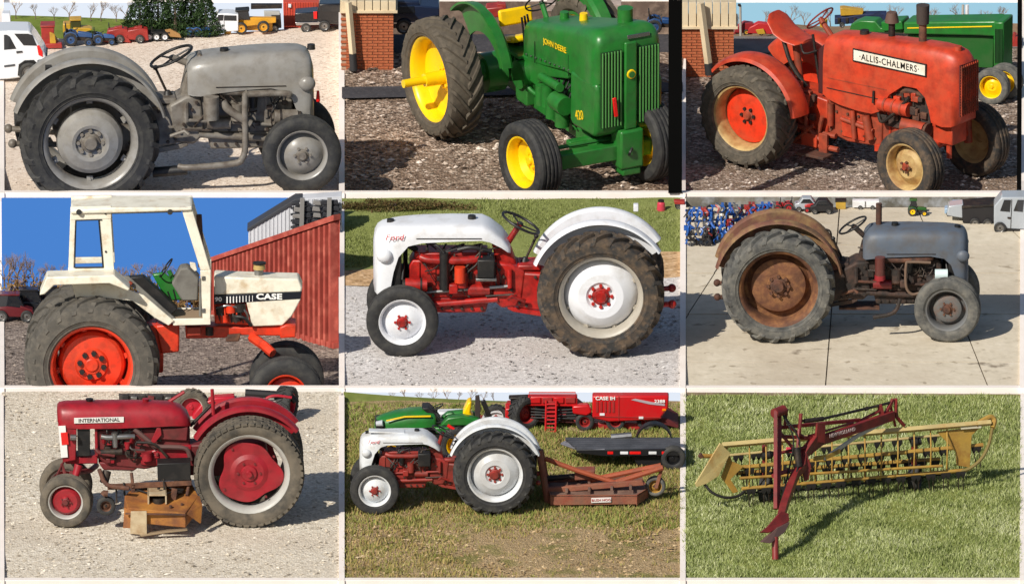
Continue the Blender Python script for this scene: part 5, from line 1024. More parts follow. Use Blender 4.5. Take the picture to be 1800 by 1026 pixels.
# ------------------------------------------------------------------ combine harvester
M_CMB = paint('combine red', (196, 22, 28), amt=.2, rough=.35); M_CMBD = paint('combine red dull', (160, 34, 34), amt=.4, rough=.5)
T = Tr(C8, 'combine_harvester', 'large red combine harvester behind the black flatbed trailer', 'combine', 927, 684 + 232 / 3, 0, (600, 684)); U = T.U
T.ext('grain_body', [(1330, 30), (1330, 150), (1420, 172), (1690, 160), (1738, 100), (1742, 30)], 8, 34, M_CMB, 3)
T.ext('panel_seam', [(1470, 34), (1470, 165), (1474, 165), (1474, 34)], 7, 9, M_CMBD, 0); T.ext('decal', [(1540, 52), (1640, 76), (1720, 84), (1720, 74), (1650, 64), (1560, 46)], 6.6, 8.5, mat('silver decal', (172, 160, 166), .4), 0)
text('2388', 8 * U, MWT, T.t, T.p(1692, 60, 6.0), sx=1.2, bold=.001); text('CASE IH', 9 * U, MWT, T.t, T.p(1400, 44, 6.4), sx=1.1, bold=.0015)
T.ext('engine_deck', [(985, 34), (985, 85), (1250, 90), (1250, 34)], 20, 40, M_CMB, 2)
for i in range(4): T.ext('side_panel', [(1000 + i * 62, 40), (1000 + i * 62, 70), (1052 + i * 62, 70), (1052 + i * 62, 40)], 17, 20.5, M_CMBD if i % 2 else M_CMB, .8)
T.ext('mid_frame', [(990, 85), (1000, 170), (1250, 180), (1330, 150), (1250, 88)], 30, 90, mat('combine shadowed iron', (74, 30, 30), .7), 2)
for i in range(6): T.tub('drive_pulley', [(1040 + i * 44, 118 + (i % 3) * 14, 26), (1040 + i * 44, 118 + (i % 3) * 14, 30)], 7 + (i % 3) * 2, M_CMBD if i % 2 else M_BLACK, 14)
for i in range(4): T.tub('hydraulic_line', [(1000, 100 + i * 16, 25), (1120, 108 + i * 14, 24), (1250, 100 + i * 18, 25)], 1.6, M_BLACK, 6, 3)
T.ext('feeder_house', [(870, 95), (870, 160), (960, 180), (985, 120), (940, 85)], 40, 90, M_CMBD, 2); T.ext('header_end', [(862, 100), (862, 185), (935, 185), (935, 95)], 20, 60, M_CMB, 2); T.ext('cab_glass', [(890, 50), (892, 95), (960, 95), (985, 50)], 28, 42, M_GLASS, 2)
T.ext('cab_roof', [(880, 40), (882, 52), (990, 50), (990, 36)], 24, 44, M_DARK, 2)
T.ext('fuel_tank', [(1222, 85), (1225, 128), (1300, 140), (1330, 120), (1310, 80)], 10, 30, M_CMB, 3); T.ext('axle_frame', [(1250, 180), (1250, 225), (1330, 235), (1600, 215), (1690, 180), (1420, 175)], 24, 90, M_CMBD, 2)
T.ext('chopper', [(1660, 150), (1700, 180), (1790, 205), (1795, 190), (1730, 150)], 20, 100, mat('chopper maroon', (88, 26, 28), .6), 1)
c_ = T.p(966, 152, 26); wheel(T.t, (c_.x, c_.y, 31 * U), lug_tyre(31 * U, 26 * U, 17 * U, 20, h=.07), 17 * U, 26 * U, M_TYRE, M_CMBD, M_CMBD, M_CMBD, [(15 * U, 2 * U), (8 * U, -3 * U), (0, -3 * U)], 5 * U, 6, steer=R(35), name='drive_wheel')
for x, y in ((1290, 20), (1455, 20), (1620, 26)): c_ = T.p(x, 212, y); wheel(T.t, (c_.x, c_.y, 17 * U), rib_tyre(17 * U, 16 * U, 9 * U, 24), 9 * U, 16 * U, M_TYRE, M_CMBD, M_CMBD, M_DARK, [(8 * U, 2 * U), (4 * U, -1 * U), (0, -1 * U)], 3 * U, 4, name='rear_wheel')
for i in range(5): T.ext('louvre', [(1350 + i * 22, 60), (1350 + i * 22, 120), (1362 + i * 22, 120), (1362 + i * 22, 60)], 6.8, 8.4, M_CMBD, .2)
T.tub('hand_rail', [(990, 34, 18), (990, 12, 18), (1240, 12, 18), (1240, 34, 18)], 1.3, M_CMB, 6); T.ext('marker_lamp', [(1706, 100), (1706, 112), (1726, 110), (1726, 100)], 6.4, 8.4, M_AMBER, .2); T.ext('lower_seam', [(1334, 140), (1334, 144), (1700, 150), (1700, 146)], 6.8, 8.4, M_CMBD, 0)
T.ext('safety_sticker', [(1370, 124), (1370, 136), (1396, 136), (1396, 124)], 6.4, 8.3, M_WHITE, 0); T.ext('safety_sticker', [(1580, 142), (1580, 154), (1604, 154), (1604, 142)], 6.4, 8.3, M_WHITE, 0)
ld = T.tub('ladder', [(1082, 55, 14), (1078, 228, 4)], 1.8, M_CMB, 6); T.tub('ladder_rail', [(1136, 55, 14), (1132, 228, 4)], 1.8, M_CMB, 6, 0, ld)
for i in range(8): T.tub('rung', [(1081, 75 + i * 21, 13 - i * 1.1), (1134, 75 + i * 21, 13 - i * 1.1)], 1.5, M_CMB, 6, 0, ld)
T.ext('ladder_back', [(1090, 60), (1088, 150), (1130, 150), (1132, 60)], 16, 18, M_CMBD, .5, ld)

# ------------------------------------------------------------------ flatbed trailer
T = Tr(C8, 'flatbed_trailer', 'black flatbed trailer with red and white reflectors at the right', 'trailer', 1150, 684 + 425 / 3, 0, (600, 684)); U = T.U
zt = T.p(1500, 318, 0).z
def dk(x, y): return Vector((T.p(x, 318, 0).x, y * U, zt))
M_TRD = mat('grey deck boards', (74, 76, 82), .8, 0, (58, 60, 66), .5, 6, .1); M_TRB = mat('trailer black', (22, 22, 25), .45)
dkb = None
for i in range(6):
    y0 = 2 + i * 13; g = G(); x0 = dk(1235 - i * 12, 0).x; x1 = dk(1790, 0).x; g.box(((x0 + x1) / 2, (y0 + 6) * U, zt), (x1 - x0, 12 * U, 3 * U)); o = T.part('deck_board', g, M_TRD, None, .4)
T.ext('side_rail', [(1232, 318), (1234, 332), (1380, 350), (1790, 348), (1790, 312)], -2, 2, M_TRB, .6)
for i, (x0, x1, m_) in enumerate(((1400, 1430, M_RED_LENS), (1468, 1510, M_WHITE), (1518, 1578, M_RED_LENS), (1620, 1662, M_WHITE), (1690, 1720, M_RED_LENS))): T.ext('reflector', [(x0, 326), (x0, 340), (x1, 340), (x1, 326)], -3, -1.8, m_, .2)
g = G(); a, b, c_, d = dk(1155, 70), dk(1265, 2), dk(1385, 2), dk(1215, 78); 
for i in range(5):
    f = i / 4; p0 = a.lerp(d, f); p1 = b.lerp(c_, f); g.tube([p0 + Vector((0, 0, -8 * U + 4 * U * f)), p1 + Vector((0, 0, -2 * U))], 2.2 * U, 6)
g.tube([a + Vector((0, 0, -8 * U)), d], 2.2 * U, 6); g.tube([b + Vector((0, 0, -2 * U)), c_], 2.2 * U, 6); T.part('ramp', g, mat('ramp steel', (126, 126, 134), .5, .3))
T.ext('axle_box', [(1530, 350), (1560, 400), (1790, 400), (1790, 350)], 10, 60, M_TRB, 1); c_ = T.p(1752, 385, 4); wheel(T.t, (c_.x, c_.y, 22 * U), rib_tyre(22 * U, 16 * U, 12 * U, 28), 12 * U, 16 * U, M_TYRE, M_TRB, M_TRB, M_TRB, [(11 * U, 0), (5 * U, -2 * U), (0, -2 * U)], 4 * U, 4, name='trailer_wheel')
g = G(); g.lathe([(30 * U, -8 * U), (33 * U, -8 * U), (33 * U, 12 * U), (30 * U, 12 * U)], tuple(T.p(1650, 268, 80)), 16, R(15), R(165)); T.part('wheel_arch', g, M_TRB); T.tub('tool_bin', [(1420, 250, 76), (1530, 240, 76)], 6, M_STEEL, 8)

# ------------------------------------------------------------------ parked white tractor bits behind the garden tractor
T = Tr(C8, 'tractor', 'pale grey tractor half hidden behind the garden tractor', 'tractor', 872, 684 + 205 / 3, 0, (600, 684)); U = T.U
g = G(); c_ = T.p(815, 185, 10); g.lathe([(24 * U, -6 * U), (27 * U, -6 * U), (27 * U, 10 * U), (24 * U, 10 * U)], (c_.x, c_.y, c_.z), 20, R(5), R(175)); T.part('fender', g, M_WHT8)
wheel(T.t, (c_.x, c_.y, 20 * U), lug_tyre(22 * U, 16 * U, 13 * U, 16), 13 * U, 16 * U, M_TYRE, M_WHT8, M_WHT8, M_RED8, [(12 * U, 0), (5 * U, -2 * U), (0, -2 * U)], 4 * U, 4, name='rear_wheel')
T.ext('bonnet', [(500, 120), (500, 150), (640, 155), (645, 118)], 14, 40, M_WHT8, 3); T.ext('body', [(600, 150), (600, 195), (800, 195), (800, 150)], 16, 38, M_RED8, 2)

# ================================================================== hay rake (bottom right)
M_RY = paint('faded yellow', (178, 142, 62), amt=.35, rough=.55, rust=(142, 96, 44), ramt=.25); M_RYB = paint('pale bleached yellow', (196, 176, 120), amt=.3, rough=.5, rust=(170, 130, 74), ramt=.15)
M_RR = paint('maroon red frame', (128, 32, 32), amt=.35, rough=.5, rust=(84, 32, 30), ramt=.25); M_RUB = mat('tine rubber', (30, 27, 25), .7); M_WIRE = mat('tine wire', (64, 54, 46), .5, .6)
T = Tr(C9, 'hay_rake', 'yellow side-delivery hay rake with a maroon hitch frame on meadow grass', 'hay rake', 1345, 684 + 612 / 3, R(16.5), (1200, 684)); U = T.U; tk = T.t
A, B = T.p(205, 298, 0), T.p(1640, 172, 0); zb = (A.z + B.z) / 2
T.tub('main_beam', [(205, 290, 0), (1640, 172, 0)], 5.5, M_RYB, 4)
def plate(name, pts, th, m, par=None, bev=.6):
    g = G(); P_ = [T.p(*q) for q in pts]; n_ = (P_[1] - P_[0]).cross(P_[2] - P_[0]).normalized() * th * U; g.loft([P_, [p + n_ for p in P_]]); return T.part(name, g, m, par, bev, smooth=False)
plate('end_plate', [(190, 276, -4), (58, 492, -10), (66, 510, -10), (118, 492, -8), (182, 452, -4), (246, 330, 0)], 4, M_RYB); plate('end_gusset', [(240, 340, 6), (198, 460, 6), (262, 545, 6), (290, 535, 6), (248, 470, 6), (318, 400, 6), (258, 375, 6)], 3, M_RY)
T.tub('guard_hoop', [(110, 495, -6), (150, 540, -14), (220, 568, -18), (290, 560, -14), (330, 528, -6)], 2.6, M_RUB, 8, 5); T.tub('end_hook', [(90, 345, 0), (160, 345, 4), (230, 300, 6)], 4, M_RY, 8, 3); T.tub('hook_knob', [(84, 340, 0), (98, 352, 0)], 4.5, M_RUSTY, 8)
T.tub('top_hook', [(1560, 182, 0), (1600, 160, 6), (1640, 142, 10), (1660, 162, 8), (1650, 200, 0)], 5, M_RY, 8, 4); T.tub('guard_rod', [(1650, 200, 0), (1630, 290, -4), (1590, 365, -8), (1530, 415, -8), (1470, 432, -6)], 3.2, mat('olive rod', (120, 104, 52), .6), 8, 5)
plate('end_gusset', [(1352, 222, 4), (1590, 192, 4), (1540, 240, 4), (1530, 412, 4), (1460, 400, 4), (1455, 330, 4), (1400, 270, 4)], 3, M_RY); plate('panel', [(1480, 190, -1), (1480, 208, -1), (1590, 200, -1), (1590, 182, -1)], 1, mat('pale sticker', (216, 208, 182), .5))
BARS = [((240, 345, 40), (1370, 240, 40), 2.6, 4), ((300, 410, 14), (1600, 292, 14), 4.2, 5), ((280, 440, 44), (1370, 368, 44), 4.2, 9), ((300, 465, -16), (1380, 402, -16), 2.6, 2), ((310, 522, -6), (1510, 425, -6), 3.4, 7)]
g = G(); g.loft([[(-4.4 * U, -2 * U, 0), (4.4 * U, -2 * U, 0), (4.4 * U, 2 * U, 0), (-4.4 * U, 2 * U, 0)], [(-4 * U, -2.5 * U, -5 * U), (4 * U, -2.5 * U, -5 * U), (4 * U, 2.5 * U, -5 * U), (-4 * U, 2.5 * U, -5 * U)], [(-1.5 * U, -1.2 * U, -11 * U), (1.5 * U, -1.2 * U, -11 * U), (1.5 * U, 1.2 * U, -11 * U), (-1.5 * U, 1.2 * U, -11 * U)]]); mount_me = mesh(g, 'tine_mount'); mount_me.materials.append(M_RUB)
g = G(); g.tube([(0, 0, -9 * U), (.5 * U, 0, -22 * U), (1.5 * U, -1 * U, -38 * U)], 1.0 * U, 5); tine_me = mesh(g, 'tine'); tine_me.materials.append(M_WIRE)
for bi, (a, b, r_, ph) in enumerate(BARS):
    br = T.tub('reel_bar', [a, b], r_, M_RY if bi != 0 else M_RYB, 8); br['label'] = 'faded yellow reel bar'
    if bi == 3: continue
    pa, pb = T.p(*a), T.p(*b); nT = 15 if bi != 0 else 12
    for i in range(nT):
        for k in (0, 1):
            f = (i + .3 + ph * .02 + k * .30) / nT; p = pa.lerp(pb, min(f, .985)); p = p + Vector((0, -3 * U, -1 * U))
            m_ = obj('tine_mount', mount_me, M_RUB, br); m_.location = p
            t_ = obj('tine', tine_me, M_WIRE, br); t_.location = p; t_.rotation_euler = (random.uniform(-.08, .08), random.uniform(-.06, .06), 0)
for i in range(13): x = 350 + i * 88; f = (x - 300) / 1250; T.tub('stripper_rod', [(x, 285 - f * 95, 8), (x + 2, 400 - f * 95, -14), (x - 2, 540 - f * 105, -6)], 1.4, M_RY, 6, 4)
T.tub('lower_chain_rod', [(330, 545, -4), (520, 530, -4), (700, 525, -2), (900, 500, -2), (1120, 475, -2), (1330, 455, -2), (1500, 428, -2)], 1.8, M_RUB, 6, 4)
# axle legs and rubber wheels
for (x, y_, d, yw) in ((438, 540, 20, R(62)), (1236, 470, 20, R(62))):
    cw = T.p(x, y_ + 10, d); wheel(tk, (cw.x, cw.y, 24 * U), rib_tyre(24 * U, 20 * U, 14 * U, 28), 14 * U, 20 * U, M_TYRE, M_RUSTY, M_RUSTY, M_DARK, [(13 * U, 2 * U), (6 * U, -2 * U), (0, -2 * U)], 4 * U, 4, steer=yw, name='wheel')
    T.tub('wheel_leg', [(x - 6, y_ - 250 + (0 if x < 800 else 30), d), (x - 2, y_, d)], 5, M_RR, 8); T.tub('crank', [(x - 20, y_ - 190, d - 6), (x + 30, y_ - 200, d - 6)], 7, M_RUB, 10)
# hitch frame
rs = random.Random(3)
for (a, b, r_) in (((500, 210, -138), (600, 330, -150), 3), ((560, 190, -132), (640, 250, -132), 3), ((470, 450, -190), (560, 420, -165), 4), ((620, 120, -134), (610, 240, -140), 3.5), ((505, 330, -150), (640, 300, -135), 3), ((940, 160, -46), (1040, 110, -22), 3), ((660, 240, -124), (900, 170, -60), 2.2), ((1100, 70, -10), (1130, 190, 0), 2.5)): T.tub('frame_tube', [a, b], r_, M_RR, 8)
T.tub('hydraulic_hose', [(520, 120, -138), (580, 250, -150), (560, 400, -165), (520, 560, -235), (490, 680, -300)], 1.6, M_RUB, 6, 4); T.tub('hydraulic_hose', [(530, 130, -134), (610, 260, -148), (600, 420, -168), (545, 580, -240), (500, 700, -305)], 1.6, M_RUB, 6, 4)
def yy(x, yz): return 0
boom = [(1118, 132, -10), (730, 262, -112), (640, 330, -135)]
def beam(name, pts, w_, h_, m):
    P_ = [T.p(*q) for q in pts]; g = G(); rings = []
    for i, p in enumerate(P_):
        d = (P_[min(i + 1, len(P_) - 1)] - P_[max(0, i - 1)]).normalized(); s_ = d.cross(Vector((0, 0, 1)))
        if s_.length < .15: s_ = Vector((1, 0, 0))
        s_.normalize(); u_ = s_.cross(d)
        rings.append([p + s_ * (a * w_ * U) + u_ * (b * h_ * U) for a, b in ((-.5, -.5), (.5, -.5), (.5, .5), (-.5, .5))])
    g.loft(rings); return T.part(name, g, m, None, .8)
bo = beam('boom', boom, 9, 17, M_RR)
beam('boom', [(700, 250, -118), (640, 330, -136), (630, 400, -150), (590, 440, -165), (530, 600, -250), (505, 690, -296)], 13, 15, M_RR)
plate('boom_cheek', [(700, 170, -120), (690, 270, -122), (740, 275, -114), (745, 165, -112)], 5, M_RR); plate('tongue_plate', [(640, 320, -142), (620, 400, -150), (635, 480, -152), (655, 470, -150), (668, 400, -146)], 4, M_RR)
pA, pB = T.p(745, 245, -118), T.p(930, 193, -72); dr = pB - pA
tx = text('NEW HOLLAND', 9.5 * U, mat('frame lettering', (226, 200, 196), .5), tk, (pA + pB) / 2 + Vector((0, -6.2 * U, .5 * U)), sx=.98, bold=.0008)
tx.rotation_euler = (PI / 2, -math.atan2(dr.z, dr.x), math.atan2(dr.y, dr.x))
for dx, d in ((0, -205), (22, -190)): beam('mast', [(485 + dx, 105, d + 60), (484 + dx, 300, d + 20), (482 + dx * .6, 625, d - 40)], 7, 8, M_RR)
T.tub('mast_head', [(478, 120, -146), (528, 100, -130)], 9, M_RR, 10); T.tub('mast_pin', [(545, 96, -128), (535, 180, -128)], 3, M_RR, 8)
beam('cross_bar', [(500, 195, -140), (940, 156, -40)], 5, 6.5, M_RR); beam('cross_bar', [(500, 240, -145), (690, 252, -120)], 5, 6.5, M_RR)
T.tub('lift_rod', [(630, 160, -132), (730, 150, -112), (1040, 80, -20), (1110, 62, -8)], 2.6, M_DARK, 8); T.tub('rod_sleeve', [(640, 160, -130), (740, 148, -110)], 4.2, M_DARK, 8); T.tub('rod_collar', [(965, 98, -42), (980, 94, -40)], 3.8, M_DARK, 8)
beam('rear_mast', [(1130, 42, -6), (1134, 140, -6), (1178, 188, 0)], 6, 6, M_RR); beam('rear_mast', [(1118, 45, -8), (1080, 115, -14), (1050, 130, -20)], 5, 6, M_RR); beam('rear_mast', [(1042, 75, -20), (1060, 140, -20)], 6, 9, M_RR)
beam('stay', [(742, 362, -110), (925, 240, -60), (1100, 150, -14)], 4, 7, mat('bleached steel', (190, 184, 174), .5)); beam('stay', [(690, 360, -120), (760, 350, -106), (830, 320, -90)], 4, 8, M_RY)
beam('link', [(610, 200, -140), (600, 300, -150), (600, 395, -158)], 4, 5, M_RR); T.tub('jack_screw', [(598, 300, -152), (610, 400, -160)], 6, M_DARK, 10)
plate('clevis', [(540, 650, -286), (500, 640, -290), (430, 720, -316), (392, 748, -330), (440, 750, -326), (545, 690, -292)], 6, M_RR); plate('clevis', [(545, 690, -296), (480, 720, -316), (395, 795, -344), (440, 802, -342), (520, 740, -312)], 6, mat('worn clevis steel', (110, 84, 78), .5, .3))
T.tub('jack_leg', [(478, 770, -330), (480, 890, -344)], 6, M_RR, 10); T.tub('jack_foot', [(478, 890, -344), (482, 932, -344)], (4, 5), mat('dirty steel', (84, 60, 52), .6, .2), 10)
plate('marker_flag', [(545, 300, -20), (545, 330, -20), (575, 330, -20), (575, 300, -20)], 1, mat('pink flag', (228, 70, 96), .6))
# ================================================================== vegetation helpers
M_BARK = mat('bare bark', (120, 102, 88), .9, 0, (70, 58, 50), .4, 20, .2); M_TWIG = mat('bare twigs', (146, 124, 106), .9)
def tree_mesh(seed, spread=.55, depth=5):
    rs = random.Random(seed); trunk = G(); crown = G()
    def grow(p, d, L, r, k):
        q = p + d * L; mid = p.lerp(q, .5) + Vector((rs.uniform(-.06, .06), rs.uniform(-.06, .06), 0)) * L
        (trunk if k == 0 else crown).tube([p, mid, q], [r, r * .85, r * .66], 5 if k < 2 else 3)
        if k >= depth: return
        for i in range(3 if k < 4 else 2):
            a = rs.uniform(0, 2 * PI); s_ = spread * rs.uniform(.6, 1.3)
            nd = (d + Vector((math.cos(a) * s_, math.sin(a) * s_, rs.uniform(.0, .25)))).normalized()
            grow(p.lerp(q, rs.uniform(.6, 1)), nd, L * rs.uniform(.58, .8), r * .58, k + 1)
    grow(Vector((0, 0, -.02)), Vector((0, 0, 1)), .30, .022, 0)
    a = mesh(trunk, 'trunk'); b = mesh(crown, 'crown'); a.materials.append(M_BARK); b.materials.append(M_TWIG); return a, b
TREES = [tree_mesh(i, .5 + .08 * i) for i in range(4)]
def bare_tree(c, px, py, hpx, label, group, y=None, k=0):
    loc = at_y(px, py, y) if y is not None else c.gp(px, py); s_ = hpx * c.U / .62
    t = thing('bare_tree', label, 'tree', Matrix.Translation(loc) @ Matrix.Rotation(px * 1.7, 4, 'Z') @ Matrix.Scale(s_, 4), group)
    obj('trunk', TREES[k % 4][0], M_BARK, t); obj('crown', TREES[k % 4][1], M_TWIG, t); return t
def leafy(name, label, cat, c, loc, w_, h_, d_, n, size, m, group=None, shape='bush', trunk=True, seed=1):
    """crown of small leaf faces around a stem"""
    rs = np.random.RandomState(seed); V = []; F = []
    for i in range(n):
        if shape == 'cone':
            f = rs.rand() ** 1.6; r = (1 - f) * (.55 + .45 * math.sqrt(rs.rand())) * (.85 + .3 * abs(math.sin(f * 26))); a = rs.rand() * 2 * PI; p = Vector((math.cos(a) * r * w_ / 2, math.sin(a) * r * d_ / 2, (.04 + .96 * f) * h_))
        else:
            a = rs.rand() * 2 * PI; b = math.acos(rs.rand()); r = (.6 + .4 * rs.rand() ** .5) * (.8 + .25 * math.sin(a * 5 + b * 7)); p = Vector((math.cos(a) * math.sin(b) * r * w_ / 2, math.sin(a) * math.sin(b) * r * d_ / 2, math.cos(b) * r * h_))
        u = Vector(rs.normal(size=3)).normalized() * size; v = Vector(rs.normal(size=3)).normalized() * size * .6; o = len(V)
        V += [p - u, p + v, p + u]; F.append((o, o + 1, o + 2))
    me = bpy.data.meshes.new('crown'); me.from_pydata(V, [], F)
    t = thing(name, label, cat, Matrix.Translation(loc), group); obj('crown', me, m, t)
    g = G(); g.tube([(0, 0, -.03), (0, 0, h_ * .6)], [w_ * .05, w_ * .02], 6); obj('trunk', g, M_BARK, t); return t
def sky_board(name, px0, px1, py0, py1, y, m):
    a, b, c, d = at_y(px0, py0, y), at_y(px1, py0, y), at_y(px1, py1, y), at_y(px0, py1, y); g = G(); g.loft([[a, b, c, d], [p + Vector((0, .03, 0)) for p in (a, b, c, d)]]); return struct(obj(name, g, m, smooth=False))
def sheet(name, rows, m):
    n = len(rows[0]); me = bpy.data.meshes.new(name); me.from_pydata([p for r in rows for p in r], [], [(j * n + i, j * n + i + 1, (j + 1) * n + i + 1, (j + 1) * n + i) for j in range(len(rows) - 1) for i in range(n - 1)]); me.shade_smooth(); return struct(obj(name, me, m))
def car_wheel(T, x, y_, d, r, wd=.5, rimm=None, flip=False):
    U = T.U; c_ = T.p(x, y_, d); rm = rimm or M_STEEL
    return wheel(T.t, c_, rib_tyre(r * U, r * wd * U, r * .62 * U, 26), r * .62 * U, r * wd * U, M_TYRE, rm, rm, M_DARK, [(r * .56 * U, 0), (r * .3 * U, -r * .06 * U), (0, -r * .06 * U)], r * .2 * U, 5, flip=flip, name='wheel')
def mini_tractor(c, px, py, s, col, label, rim=None, group=None, fx=1, cab=False, yaw=0.0):
    """small far tractor; s is its rear tyre radius in photo pixels"""
    T = Tr(c, 'tractor', label, 'tractor', px, py, yaw, (px, py), 1.0, group); U = T.U; m = paint('far paint %d %d %d' % col, col, amt=.2); rm = rim or m
    q = lambda x, z: (fx * x * s, -z * s)
    TR = lug_tyre(s * U, s * .5 * U, s * .55 * U, 14, n=24); TF = rib_tyre(s * .6 * U, s * .35 * U, s * .33 * U, 20)
    for y in (0, 1.5 * s):
        wheel(T.t, (0, y * U, s * U), TR, s * .55 * U, s * .5 * U, M_TYRE, rm, rm, M_DARK, [(s * .5 * U, 0), (0, -s * .1 * U)], s * .18 * U, 0, flip=y > 0, name='rear_wheel')
        wheel(T.t, (fx * 2.5 * s * U, y * U, s * .6 * U), TF, s * .33 * U, s * .35 * U, M_TYRE, rm, rm, M_DARK, [(s * .3 * U, 0), (0, -s * .08 * U)], s * .12 * U, 0, flip=y > 0, name='front_wheel')
    P_ = lambda l: [(fx * a * s, b * s) for a, b in l]
    T.extl('bonnet', P_([(1.0, 1.25), (1.0, 1.95), (2.4, 1.8), (3.0, 1.6), (3.0, 1.1)]), s * .35, s * 1.15, m, s * .1); T.extl('chassis', P_([(-.3, .7), (-.3, 1.3), (1.2, 1.3), (2.9, 1.1), (2.9, .7)]), s * .45, s * 1.05, M_DARK, .5)
    for y0 in (-.2, 1.3): T.extl('fender', P_([(-.9, 1.4), (-.7, 1.85), (0, 2.1), (.7, 1.9), (1.0, 1.4), (.85, 1.35), (.6, 1.75), (0, 1.95), (-.6, 1.7), (-.8, 1.35)]), s * y0, s * (y0 + .4), m, .3)
    T.extl('seat', P_([(-.5, 1.5), (-.6, 2.3), (-.4, 2.3), (-.2, 1.75), (.3, 1.7), (.3, 1.5)]), s * .45, s * 1.05, M_BLACK, .4); steering_wheel(T.t, Vector((fx * .75 * s, .75 * s, 2.25 * s)) * U, s * .32 * U, R(60) if fx < 0 else R(120), M_BLACK, thick=.1)
    if cab:
        T.extl('cab_glass', P_([(-.5, 1.9), (-.4, 3.3), (.8, 3.3), (1.0, 1.9)]), s * .2, s * 1.3, M_GLASS, .4); T.extl('cab_roof', P_([(-.65, 3.3), (-.6, 3.6), (.95, 3.6), (1.0, 3.3)]), s * .1, s * 1.4, m, .5)
    else: T.tubl('roll_bar', [(-fx * .6 * s, .2 * s, 1.6 * s), (-fx * .7 * s, .2 * s, 3.0 * s), (-fx * .7 * s, 1.3 * s, 3.0 * s), (-fx * .6 * s, 1.3 * s, 1.6 * s)], s * .08, M_BLACK, 6)
    return T

# ================================================================== bay 1: far edge of the pale yard
sky_board('sky', 2, 600, 95, 6, 24.3, glow('hazy white sky', (226, 234, 246)))
hm = ground_mat('far pasture', [(70, 92, 30), (104, 122, 44), (120, 134, 58), (140, 146, 78)], fine=9, bump=.3, stone=False)
rows = []
for j in range(9):
    f = j / 8; rows.append([C1.gp(4 + 370 * i / 24, 84 - 14 * (i / 24)).lerp(at_y(4 + 370 * i / 24, 27 + 14 * (i / 24) ** 1.3, 23.9), f) + Vector((0, 0, -.012 * (1 - f))) for i in range(25)])
sheet('pasture_hill', rows, hm)
for i, (px, h) in enumerate(((28, 30), (62, 27), (95, 24), (122, 34), (160, 30), (178, 34), (205, 30), (222, 36), (385, 22))): bare_tree(C1, px, 34 + (px - 20) * .03, h, 'bare tree on the far green hill above the yard', 'bare trees on the far hill', 23.7, i)
M_FIR = leaf_mat('fir needles', [(20, 34, 18), (34, 54, 26), (50, 72, 36), (70, 94, 50)])
for i, (px, wd, ht) in enumerate(((246, 56, 92), (278, 60, 100), (308, 58, 98), (336, 56, 100), (362, 50, 86))):
    leafy('evergreen_tree', 'dark evergreen, %s from the left in the clump behind the yard' % ['first', 'second', 'third', 'fourth', 'fifth'][i], 'tree', C1, at_y(px, 62, 22.6 + .12 * (i % 2)), wd * C1.U * 1.35, ht * C1.U, wd * C1.U, 2600, .028, M_FIR, 'evergreens behind the yard', 'cone', seed=i)
# white car at the left
M_CARW = mat('car white', (228, 231, 236), .22, coat=.5)
T = Tr(C1, 'parked_car', 'white estate car cut off at the left beside the all-grey tractor', 'car', 50, 146, 0, (0, 0)); U = T.U
T.ext('body', [(-40, 262), (-40, 165), (60, 160), (155, 162), (190, 205), (232, 270), (245, 300), (248, 345), (215, 360), (205, 400), (40, 420), (-40, 420)], 0, 70, M_CARW, 3)
bw = T.ext('rear_bumper', [(196, 318), (205, 350), (248, 348), (252, 300), (225, 312)], -2, 72, mat('bumper grey', (70, 72, 76), .5), 2)
T.ext('side_window', [(75, 176), (125, 238), (198, 240), (172, 184), (150, 176)], -.8, 2, M_GLASS, .4); T.ext('side_window', [(20, 182), (20, 262), (86, 256), (52, 192), (36, 182)], -.8, 2, M_GLASS, .4)
T.ext('door_handle', [(86, 270), (86, 280), (118, 276), (118, 268)], -2, 0, M_BLACK, .3); T.ext('trim_strip', [(20, 345), (20, 355), (78, 348), (78, 338)], -1.4, 0, mat('bumper grey', (70, 72, 76), .5), .2); T.ext('wheel_arch', [(92, 400), (98, 340), (130, 318), (180, 316), (210, 345), (214, 400)], -1.2, 6, M_BLACK, .5); T.ext('roof_rail', [(40, 160), (40, 168), (150, 170), (150, 162)], 4, 8, M_BLACK, .3); T.ext('tail_lamp', [(196, 240), (205, 290), (228, 300), (226, 270), (208, 238)], -1.5, 3, M_RED_LENS, .4)
car_wheel(T, 155, 385, -4, 19, .5)
T = Tr(C1, 'stone_marker', 'tall white block behind the white estate car', 'block', 14, 70, 0, (0, 0)); T.ext('block', [(10, 72), (10, 205), (66, 200), (52, 70)], 0, 24, M_CARW, 1)
